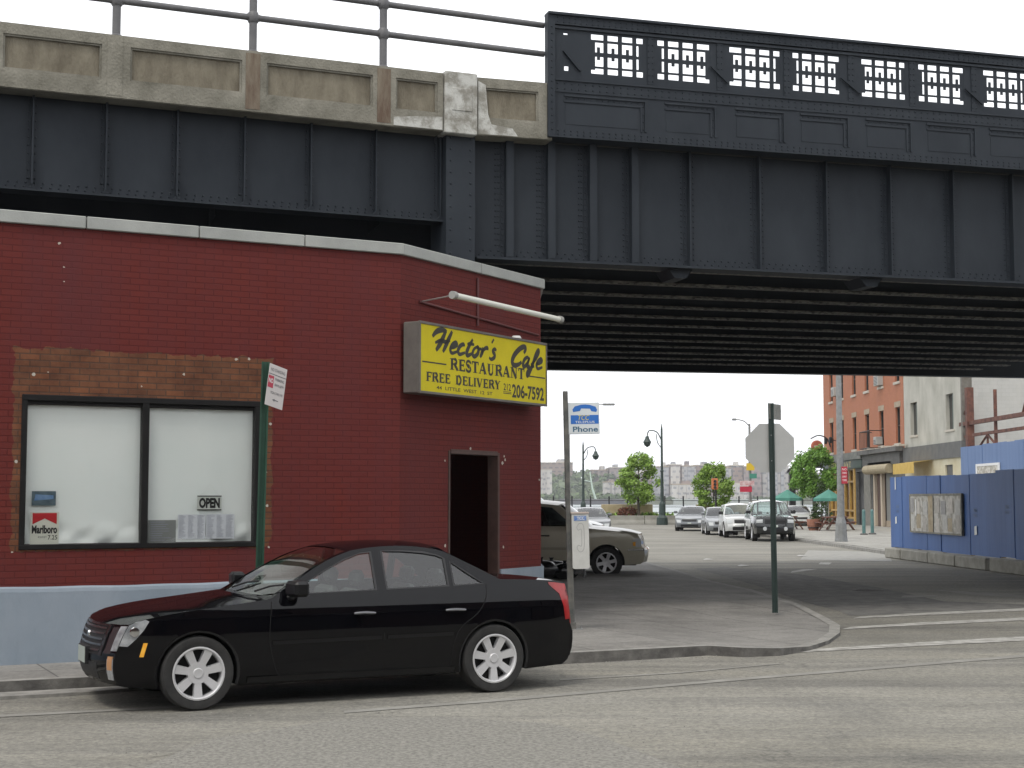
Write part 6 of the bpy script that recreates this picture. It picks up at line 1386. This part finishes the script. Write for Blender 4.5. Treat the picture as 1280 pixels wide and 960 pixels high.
mb = MB(); mb.path([(0, 0, 9.2), (-.8, 0, 9.8), (-2.4, 0, 10.1)], .05, 6); mb.build('arm', m_galv, lp); MB().bbox(-3.1, -2.3, -.15, .15, 10.0, 10.2, .05).build('lamp_head', m_galv, lp)
mb = MB(); z = zat(594, y) - .12; mb.box(.02, .26, -.17, -.155, z - .35, z + .35); rs = mb.build('red_sign', mat('red_sign', (.40, .03, .05), rough=.45), lp)
mb = MB(); 
for k in range(4): put_text(mb, ['NO', 'STANDING', 'ANY', 'TIME'][k], .05, z + .2 - k * .15, .18, .08, -.172)
mb.build('sign_lettering', m_white, rs)
def umbrella(x, y, r, z, label, ped=True):
    t = thing('cafe_umbrella', label, 'umbrella', (x, y, .12), 0, 'green cafe umbrellas'); mb = MB(); V = [(0, 0, z + .5)] + [(r * math.cos(k * math.pi / 4), r * math.sin(k * math.pi / 4), z) for k in range(8)] + [(r * 1.0 * math.cos(k * math.pi / 4), r * math.sin(k * math.pi / 4), z - .16) for k in range(8)]
    mb.add(V, [(0, 1 + k, 1 + (k + 1) % 8) for k in range(8)] + [(1 + k, 9 + k, 9 + (k + 1) % 8, 1 + (k + 1) % 8) for k in range(8)]); mb.build('canopy', mat('umbrella_green', (.045, .17, .13), (.06, .21, .16), scale=2, rough=.7), t); MB().tube((0, 0, 0), (0, 0, z + .55), .03, n=6).build('pole', m_sill, t)
umbrella(15.9, 88.0, .85, 1.80, 'green umbrella half hidden behind the black boxy car'); umbrella(17.55, 84.5, .85, 1.78, 'green umbrella over the tables beside the yellow shopfront')
m_wood = mat('dark_red_wood', (.09, .035, .022), (.15, .06, .04), scale=6, rough=.7)
def picnic(x, y, rz, label):
    t = thing('picnic_table', label, 'table', (x, y, .12), rz, 'dark wooden tables outside the shopfront'); mb = MB(); mb.bbox(-1, 1, -.4, .4, .70, .77, .01); mb.build('table_top', m_wood, t)
    for s in (-1, 1): MB().bbox(-1, 1, s * .75 - .14, s * .75 + .14, .42, .47, .01).build('bench', m_wood, t)
    for s in (-.75, .75):
        mb = MB(); mb.path([(s, -.75, .0), (s, -.25, .72)], .04, 4); mb.path([(s, .75, .0), (s, .25, .72)], .04, 4); mb.box(s - .03, s + .03, -.8, .8, .36, .42); mb.build('leg', m_wood, t)
picnic(17.6, 84.2, R(85), 'dark wooden picnic table under the nearer green umbrella'); picnic(18.6, 86.5, R(80), 'dark wooden picnic table against the yellow shopfront'); picnic(15.9, 88.2, R(92), 'dark wooden picnic table behind the black boxy car')
for i, (u, v, lb_) in enumerate(((1017, 663, 'terracotta coloured half barrel planter nearest the kerb'), (1022, 659, 'half barrel planter just behind the front one'))):
    x, y = G(u, v, .12); t = thing('barrel_planter', lb_, 'planter', (x, y, .12), 0, 'barrel planters by the tables')
    MB().lathe([(.26, 0), (.36, .3), (.38, .62), (.33, .62), (.32, .5), (.001, .5)], 16).build('barrel', mat('terracotta_wood', (.22, .09, .055), (.32, .15, .10), scale=5, rough=.8), t)
    mb = MB(); 
    for z in (.12, .45): mb.lathe([(.30 + z * .12, z), (.31 + z * .12, z + .02), (.31 + z * .12, z + .06), (.30 + z * .12, z + .08)], 16, caps=False)
    mb.build('hoop', m_trim, t)

# ================================================================ TREES
m_leaf = mat('leaf_green', (.13, .23, .03), (.28, .43, .08), scale=3.5, rough=.6, detail=3); m_leaf2 = mat('bright_leaf', (.10, .22, .03), (.19, .36, .06), scale=4, rough=.6, detail=3); m_leafd = mat('dark_leaf', (.025, .05, .014), (.05, .09, .022), scale=4, rough=.7)
m_bark = mat('bark', (.06, .05, .04), (.11, .095, .075), scale=9, rough=.9)
def tree(name, label, x, y, zg, h, cr, cz0, m, n=2600, seed=1, cat='tree', leaf=.11, cone=False, group=None):
    rn = random.Random(seed); t = thing(name, label, cat, (x, y, zg)); 
    if group: t['group'] = group
    tr = MB(); tr.path([(0, 0, 0), (.03, .02, cz0 * .5), (-.02, 0, cz0), (.02, .01, h * .8)], [h * .028, h * .022, h * .018, h * .005], 7)
    tips = []
    for k in range(13):
        z = lerp(cz0 * .85, h * .8, (k + rn.random()) / 13); a = k * 2.4 + rn.random(); f = math.sin(math.pi * min(.95, max(.12, (z - cz0 * .6) / (h - cz0 * .6)))) if not cone else 1 - (z - cz0) / (h - cz0) * .9
        L_ = cr * (.55 + .4 * rn.random()) * max(f, .3); e = (L_ * math.cos(a), L_ * math.sin(a), min(z + L_ * .55, h * .97)); tr.path([(0, 0, z), (e[0] * .5, e[1] * .5, lerp(z, e[2], .4)), e], [h * .006, h * .004, h * .0015], 5); tips.append(e)
    tr.build('trunk', m_bark, t)
    mb = MB(); cl = []
    hh = h - cz0
    while len(cl) < 74:
        a, zz = rn.uniform(0, 6.283), rn.random(); rad = (math.sin(math.pi * (zz * .86 + .10)) ** .65 if not cone else 1 - zz * .92) * cr
        r = rad * math.sqrt(rn.uniform(.15, 1)); cl.append((r * math.cos(a), r * math.sin(a), cz0 + zz * hh, rn.uniform(.14, .28) * cr))
    for _ in range(n):
        c = rn.choice(cl); d = Vector((rn.gauss(0, 1), rn.gauss(0, 1), rn.gauss(0, .8))).normalized() * c[3] * rn.uniform(.3, 1.25); p = Vector(c[:3]) + d
        q = Vector((rn.gauss(0, 1), rn.gauss(0, 1), rn.gauss(0, 1))).normalized(); r_ = q.orthogonal().normalized(); s_ = q.cross(r_); l = leaf * rn.uniform(.6, 1.3)
        mb.add([p - r_ * l, p + s_ * l * .5, p + r_ * l, p - s_ * l * .5], [(0, 1, 2, 3)])
    mb.build('crown', m, t); return t
tree('plane_tree', 'round leafy young tree left of the tall crook lamp at the waterfront', xat(798, 600, 116), 116, .3, 4.9, 1.5, 1.35, m_leaf, 8000, 3)
tree('plane_tree', 'round leafy young tree behind the orange signal and parked white car', xat(892, 600, 116), 116, .3, 4.15, 1.38, .9, m_leaf, 8000, 8)
tree('street_tree', 'bright green small tree beside the far corner of the brick house', xat(1018, 590, 106), 106, .12, 5.1, 1.75, 2.1, m_leaf2, 10000, 12)
tree('cone_shrub', 'dark conical evergreen shrub behind the tables at the yellow shopfront', xat(1027, 640, 93), 93, .12, 2.7, .8, .2, m_leafd, 1800, 14, 'shrub', .07, True)

# ================================================================ WATERFRONT
m_barr = mat('barrier_concrete', (.20, .195, .17), (.27, .265, .235), scale=1.5, rough=.9)
xb = [xat(u, 650, 112) for u in (762, 806, 845, 885, 925, 965, 1005)]
for k, (a, b) in enumerate(zip(xb, xb[1:])):
    o = MB().prism([(a, 0), (b - .04, 0), (b - .04, .5), (a, .5)], -.3, .3)
    o = MB(); o.add([(x, y, z) for x in (a, b - .05) for y, z in ((-.3, .004), (-.26, .15), (-.12, .35), (-.09, .66), (.09, .66), (.12, .35), (.26, .15), (.3, .004))], [(i, (i + 1) % 8, 8 + (i + 1) % 8, 8 + i) for i in range(8)] + [tuple(range(7, -1, -1)), tuple(range(8, 16))])
    ob = o.build('concrete_barrier', m_barr, loc=(0, 112, 0)); tag(ob, 'low concrete road barrier ' + ['at the left end, behind the tan hood', 'below the left round tree and crook lamp', 'behind the silver sedan', 'below the right round tree', 'behind the parked silver and white cars', 'at the right end, behind the black boxy car'][k], 'barrier', 'concrete barriers along the waterfront road')
m_stone = mat('tan_stone', (.30, .24, .145), (.42, .35, .23), scale=1.5, rough=.9, bump=.5, bscale=4)
for (u0, u1, lb_) in ((752, 816, 'tan stone planter wall under the left round tree'), (871, 934, 'tan stone planter wall under the right round tree')):
    a, b = xat(u0, 640, 117.5), xat(u1, 640, 117.5); t = thing('stone_planter', lb_, 'planter', (a, 117.5, 0)); mb = MB(); mb.bbox(0, b - a, 0, .6, 0, 1.40, .05); mb.bbox(0, b - a, -.001, .62, 1.3, 1.45, .03); mb.build('wall', m_stone, t)
    mb = MB(); rn = random.Random(int(u0))
    for _ in range(260): 
        x_, z_ = rn.uniform(-.5, b - a + 1.5), rn.uniform(.55, .95) ; l = .1; mb.add([(x_ - l, -.8 + rn.uniform(-.4, .6), z_ - .3), (x_ + l, -.8 + rn.uniform(-.4, .6), z_ - .3), (x_ + rn.uniform(-.1, .1), -.9 + rn.uniform(-.3, .3), z_)], [(0, 1, 2)])
    mb.build('grass_tufts', m_leafd if u0 > 800 else m_leaf, t)
for k, (u, s_, lb_) in enumerate(((779, .5, 'reddish round bush in front of the left stone planter, left one'), (788, .55, 'reddish round bush in front of the left stone planter, right one'), (906, .45, 'small orange red bush in front of the right stone planter'))):
    tree('red_bush', lb_, xat(u, 640, 116.4), 116.4, .35, .35 + s_, s_, .25, mat('red_brown_leaf', (.12, .035, .018), (.20, .075, .04), scale=4), 500, 30 + k, 'bush', .08)
mb = MB(); mb.slab([(xat(745, 640, 113), 113), (xat(860, 640, 113), 113), (xat(935, 640, 113), 113), (xat(1000, 640, 121), 121), (xat(735, 640, 121), 121)], -.01, .42); struct(mb.build('planting_bed', mat('bed_green', (.07, .09, .03), (.14, .13, .07), scale=2)))
rl_ = thing('waterfront_railing', 'tall dark post and rail railing along the river promenade', 'railing', (0, 128, 0))
for k in range(34):
    x = xat(715 - 23.2 * 6 + 23.2 * k, 630, 128); MB().lathe([(.09, .0), (.075, .2), (.06, 2.0), (.08, 2.05), (.001, 2.15)], 8, (x, 0, 0)).build('railing_post', m_trim, rl_)
mb = MB(); xa, xc = xat(576, 630, 128), xat(1340, 630, 128)
for z in (1.75, 1.2, .75, .4): mb.tube((xa, 0, z), (xc, 0, z), .022, n=5)
mb.build('rails', m_trim, rl_)
def crook(x, y, h, side, label):
    t = thing('crook_lamp', label, 'street lamp', (x, y, 0), 0, 'crook lamp posts by the river'); MB().lathe([(.42, 0), (.40, .5), (.25, .7), (.22, 1.5), (.13, 1.7), (.10, h * .55), (.13, h * .56), (.09, h * .58), (.07, h), (.001, h + .5)], 10).build('post', m_dgr, t)
    s = side; mb = MB(); mb.path(spline([(0, 0, h * .88), (s * .35, 0, h * .97), (s * .9, 0, h * .985), (s * 1.05, 0, h * .93)]), .045, 6); mb.path(spline([(0, 0, h * .8), (s * .3, 0, h * .86), (s * .4, 0, h * .95)]), .03, 5); mb.build('arm', m_dgr, t)
    MB().lathe([(.001, h * .93), (.12, h * .925), (.16, h * .90), (.30, h * .865), (.26, h * .855), (.2, h * .83), (.001, h * .81)], 12, (s * 1.05, 0, 0)).build('lantern', m_dgr, t)
crook(xat(827.5, 600, 110), 110, 6.9, -1, 'tall dark crook lamp right of the left round tree'); crook(xat(729, 600, 127), 127, 6.3, 1, 'smaller dark crook lamp just right of the payphone post')
def cobra(u, y, h, arm, label, mm=m_galv):
    x = xat(u, 600, y); t = thing('cobra_lamp', label, 'street lamp', (x, y, 0), 0, 'long armed street lamps'); MB().lathe([(.13, 0), (.11, 1), (.065, h), (.001, h + .03)], 8).build('pole', mm, t)
    MB().path(spline([(0, 0, h - .15), (arm * .4, 0, h + .18), (arm, 0, h + .3)]), .035, 6).build('arm', mm, t); a, b = sorted((arm * .95, arm * 1.3)); MB().bbox(a, b, -.12, .12, h + .22, h + .36, .05).build('lamp_head', mm, t)
cobra(937.5, 96, zat(530, 96), -.85, 'slender grey street lamp left of the stop sign octagon'); cobra(711, 100, zat(511, 100), 2.35, 'street lamp head showing just right of the blue phone sign')
# signs and signal on the corner island
x = xat(936.5, 600, 95); sp_ = thing('sign_post', 'grey post with yellow, green and red white signs behind the parked white car', 'sign', (x, 95, 0))
MB().tube((0, -.2, 0), (0, -.2, zat(576, 95)), .05, n=8).build('post', m_galv, sp_)
for (u0, v0, u1, v1, m, nm) in ((933, 579, 943, 588, mat('sign_yellow', (.60, .42, .03)), 'yellow_sign'), (937, 592, 946, 598, mat('sign_green', (.05, .22, .16)), 'green_sign'), (925, 601, 943, 607, mat('sign_pinkish', (.45, .22, .22), (.6, .5, .5), scale=6), 'white_red_sign'), (925, 608, 940, 615, _M['sign_red'], 'red_sign')):
    xa, za = xat(u0, v1, 94.7) - x, zat(v1, 94.7); xb_, zb_ = xat(u1, v0, 94.7) - x, zat(v0, 94.7); MB().box(xa, xb_, -.30, -.27, za, zb_).build(nm, m, sp_)
x = xat(894.5, 600, 100); tf = thing('traffic_signal', 'orange backed traffic signal on a dark pole in front of the right round tree', 'traffic light', (x, 100, 0))
MB().tube((0, 0, 0), (0, 0, zat(596, 100)), .07, n=8).build('pole', m_trim, tf); z0, z1 = zat(612, 100), zat(600, 100)
MB().bbox(-.28, .14, -.25, .1, z0, z1 + .1, .05).build('signal_housing', mat('signal_orange', (.42, .12, .04), (.5, .18, .07), scale=4), tf)
for k in range(3): MB().lathe([(.001, -.03), (.09, -.03), (.1, 0)], 10, (-.07, -.26, z0 + .14 + k * .2), 'Y').build('lens', m_trim, tf)
# dark pier gantry
y = 126.5; x0, x1 = xat(987, 600, y), xat(1045, 600, y); gt = thing('pier_gantry', 'dark steel gantry on the waterfront left of the bright green tree', 'gantry', (x0, y, 0))
MB().box(0, .5, 0, .5, 0, zat(590, y)).build('column', m_trim, gt); MB().box(x1 - x0 - .5, x1 - x0, 0, .5, 0, zat(590, y)).build('column', m_trim, gt)
MB().prism([(-.25, zat(592, y)), (-.1, zat(587, y)), (1.1, zat(574, y)), (x1 - x0, zat(574, y)), (x1 - x0, zat(585, y)), (.5, zat(585, y))], 0, .5).build('top_beam', m_trim, gt); MB().box(2.6, 2.9, .0, .3, zat(574, y), zat(567, y)).build('finial', m_trim, gt)

# ================================================================ FAR SHORE
YS = 1150.0
def zf(v): return zat(v, YS)
mb = MB(); mb.add([(-3000, YS, -2.2), (3000, YS, -2.2), (3000, YS + .1, 1.5), (-3000, YS + .1, 1.5), (3000, 4000, 4), (-3000, 4000, 4)], [(0, 1, 2, 3), (3, 2, 4, 5)])
struct(mb.build('far_shore', mat('far_land', (.09, .11, .06), (.16, .16, .12), scale=.02)))
mb = MB(); V = []; n = 70; rn = random.Random(2)
for i in range(n + 1):
    u = 480 + i * 9.0; hgt = interp([(480, 24), (640, 26), (700, 24), (760, 20), (800, 17), (860, 10), (1000, 8), (1110, 8)], u) + 2.2 * math.sin(i * 1.1) + rn.uniform(-1.5, 1.5)
    x = xat(u, 600, YS + 250)
    V += [(x, YS + 120, 0), (x, YS + 190, hgt * .55), (x, YS + 260, hgt), (x, YS + 700, hgt * .9)]
mb.add(V, [(4 * i + k, 4 * i + 4 + k, 4 * i + 5 + k, 4 * i + 1 + k) for i in range(n) for k in range(3)]); struct(mb.build('hill', mat('wooded_hill', (.055, .085, .035), (.13, .16, .075), scale=.06, rough=1, detail=10)))
# belt of waterside woods: uncountable crowns as one mass
mb = MB(); rn = random.Random(11)
for k in range(2200):
    u = rn.uniform(560, 810) if k < 650 else rn.uniform(810, 1100); y = YS + rn.uniform(8, 60) + (rn.choice([0, 120, 200]) if u < 800 else 0); x = xat(u, 600, y)
    z0 = 1 + (max(0, y - YS - 110) * .16 if u < 800 else 0); r = rn.uniform(1.6, 3.6) * (1 if u < 810 else .55)
    c = (x, y, z0 + r * .8); 
    for j in range(16):
        d = Vector((rn.gauss(0, 1), rn.gauss(0, 1), rn.gauss(0, 1))).normalized(); p = Vector(c) + d * r * rn.uniform(.5, 1); q = d.orthogonal().normalized(); w_ = d.cross(q); l = r * rn.uniform(.35, .6); mb.add([p - q * l, p - w_ * l, p + q * l, p + w_ * l], [(0, 1, 2, 3)])
o = mb.build('far_woods', mat('far_foliage', (.05, .09, .03), (.11, .16, .055), scale=.08)); o['kind'] = 'stuff'; o['label'] = 'belt of trees along the far river bank'; o['category'] = 'woods'
def win_mat(name, wall, pane, bw, bh, ms):
    return brick(name, pane, tuple(c * 1.5 for c in pane), wall, bw=bw, bh=bh, ms=ms, bump=0, big=(wall, .15), msmooth=0)
wm = [win_mat('far_brown_facade', (.26, .20, .175), (.10, .095, .10), 5.5, 3.6, 1.1), win_mat('far_pale_facade', (.42, .40, .38), (.17, .175, .19), 6, 4.0, 1.2), win_mat('far_rose_facade', (.27, .22, .215), (.12, .115, .12), 4.6, 4.0, 1.0), win_mat('far_grey_facade', (.34, .34, .35), (.14, .15, .17), 7, 3.6, 1.0), win_mat('far_white_facade', (.50, .48, .45), (.22, .22, .23), 5, 4.2, 1.3)]
far = [(676, 716, 579, 120, 0, 'long brown slab building on the far bank at the left edge of the opening', 240), (650, 690, 588, 40, 4, 'pale stepped house block on the far bank beside the cafe corner', 90), (738, 760, 588, 60, 0, 'small brown far block right of the payphone post, on the hill', 235),
 (762, 782, 585, 60, 2, 'rose far block just left of the left round tree', 230), (756, 776, 603, 30, 4, 'white low far house at the foot of the hill', 60), (784, 822, 592, 80, 3, 'grey far block behind the left round tree', 120), (822, 836, 584, 30, 3, 'grey far tower right of the crook lamp', 24), (836, 852, 581.5, 36, 2, 'rose far block right of the crook lamp', 26), (853, 870, 583, 30, 1, 'pale far block left of the right round tree', 22),
 (870, 893, 582, 34, 0, 'brown far block behind the right round tree', 26), (893, 914, 585, 30, 1, 'pale far block behind the orange signal', 24), (914, 930, 582.5, 34, 3, 'grey far block just right of the right round tree', 26), (930, 952, 584, 30, 2, 'rose far block behind the corner sign post', 22), (953, 986, 583, 36, 1, 'wide pale far block behind the stop sign post', 26), (987, 1012, 590, 34, 2, 'rose far block framed by the dark gantry', 24), (1012, 1050, 592, 36, 3, 'grey far block behind the bright green tree', 26),
 (840, 880, 606, 26, 4, 'low white far row in front of the brown blocks', 8), (905, 940, 605, 26, 4, 'low white far row behind the red sign', 8), (560, 640, 590, 60, 3, 'grey far block hidden behind the cafe', 160)]
for k, (u0, u1, v, d, mi_, lb_, dy) in enumerate(far):
    y = YS + dy; a, b = xat(u0, 600, y), xat(u1, 600, y); z = zat(v, y); t = thing('far_building', lb_, 'building', ((a + b) / 2, y, 0), 0, 'apartment blocks on the far river bank'); w_ = (b - a) / 2
    MB().box(-w_, w_, 0, d, 0, z).build('wall', wm[mi_], t)
    rn = random.Random(k); mb = MB(); mb.box(-w_ - .3, w_ + .3, -.4, d + .3, z, z + .8); mb.build('parapet', m_sill if k % 2 else m_lint, t)
    mb = MB(); q = rn.uniform(-w_ * .6, w_ * .2); mb.box(q, q + w_ * .5, 3, d * .5, z + .8, z + rn.uniform(2.4, 4.2)); mb.build('roof_house', wm[(mi_ + 1) % 5], t)
    for j in range(3 if (u1 - u0) > 12 and k % 3 else 0):
        q = lerp(-w_, w_, (j + 1) / 4); MB().box(q - 1.2, q + 1.2, -1.6, -.05, 2, z - 1).build('bay', wm[(mi_ + 2) % 5], t)
cr = thing('white_crane', 'thin pale green white crane mast leaning on the far bank right of the payphone', 'crane', (xat(745, 600, YS), YS - 4, 0))
MB().path([(0, 0, 0), (-3, 0, 10), (-4.8, 0, zf(590))], [1.0, .7, .45], 5).build('mast', mat('crane_pale', (.42, .52, .44), rough=.5), cr); MB().path([(-3.8, 0, 15), (-9, 0, 16)], .4, 5).build('jib', _M['crane_pale'], cr); MB().box(-3, 2.5, -1.5, 1.5, -1, 1.8).build('base', _M['crane_pale'], cr)
for (u0, u1, lb_) in ((700, 780, 'long low dark quay shed on the far bank at the left'), (842, 1000, 'long low pale pier shed on the far bank at the right')):
    a, b = xat(u0, 600, YS - 6), xat(u1, 600, YS - 6); t = thing('pier_shed', lb_, 'shed', (a, YS - 6, 0)); MB().box(0, b - a, 0, 10, -2.2, 1.2).build('wall', mat('shed_dark', (.05, .05, .06), (.09, .09, .10), scale=.1) if u0 < 800 else mat('shed_pale', (.34, .36, .33)), t); MB().box(-.5, b - a + .5, -.6, 10.5, 1.2, 2.0).build('roof', m_grime if u0 < 800 else mat('shed_roof', (.42, .45, .42)), t)

# unseen warehouse added behind the viewer: something dark for paint and glass to mirror
wh = thing('added_warehouse', 'unseen dark brick warehouse added behind the viewer, mirrored in the sedan doors', 'building', (0, -7.5, 0), R(26.5))
hl_ = [(-38 + 4.2 * k, -36.2 + 4.2 * k, 4.6, 7.0) for k in range(19)] + [(-38 + 8.4 * k, -34.6 + 8.4 * k, .3, 3.4) for k in range(9)]
m_wh = brick('warehouse_brick', (.10, .055, .045), (.085, .045, .038), (.07, .05, .045), bump=.2)
MB().wall(-42, 42, 0, 7.6, hl_, .3, 0).build('wall', m_wh, wh)
MB().box(-42, 42, -.8, -.35, 0, 7.5).build('rear_body', m_wing, wh); MB().box(-42, 42, -.5, .5, 7.6, 7.95).build('cornice', m_grime, wh); MB().box(-42, 42, .31, 2.6, 3.7, 3.85).build('canopy', m_grime, wh)

# the air over the river: far things fade a little
hz = bpy.data.materials.new('haze'); hz.use_nodes = True; n_ = hz.node_tree; n_.nodes.clear()
vo_ = n_.nodes.new('ShaderNodeOutputMaterial'); pv = n_.nodes.new('ShaderNodeVolumePrincipled'); pv.inputs['Density'].default_value = .0002; pv.inputs['Color'].default_value = (.93, .95, 1, 1); pv.inputs['Anisotropy'].default_value = .3
n_.links.new(pv.outputs[0], vo_.inputs['Volume'])
o = MB().box(-900, 900, -90, 1900, -6, 60).build('haze', hz); o['kind'] = 'stuff'; o['label'] = 'thin pale haze over the street and river'; o['category'] = 'haze'
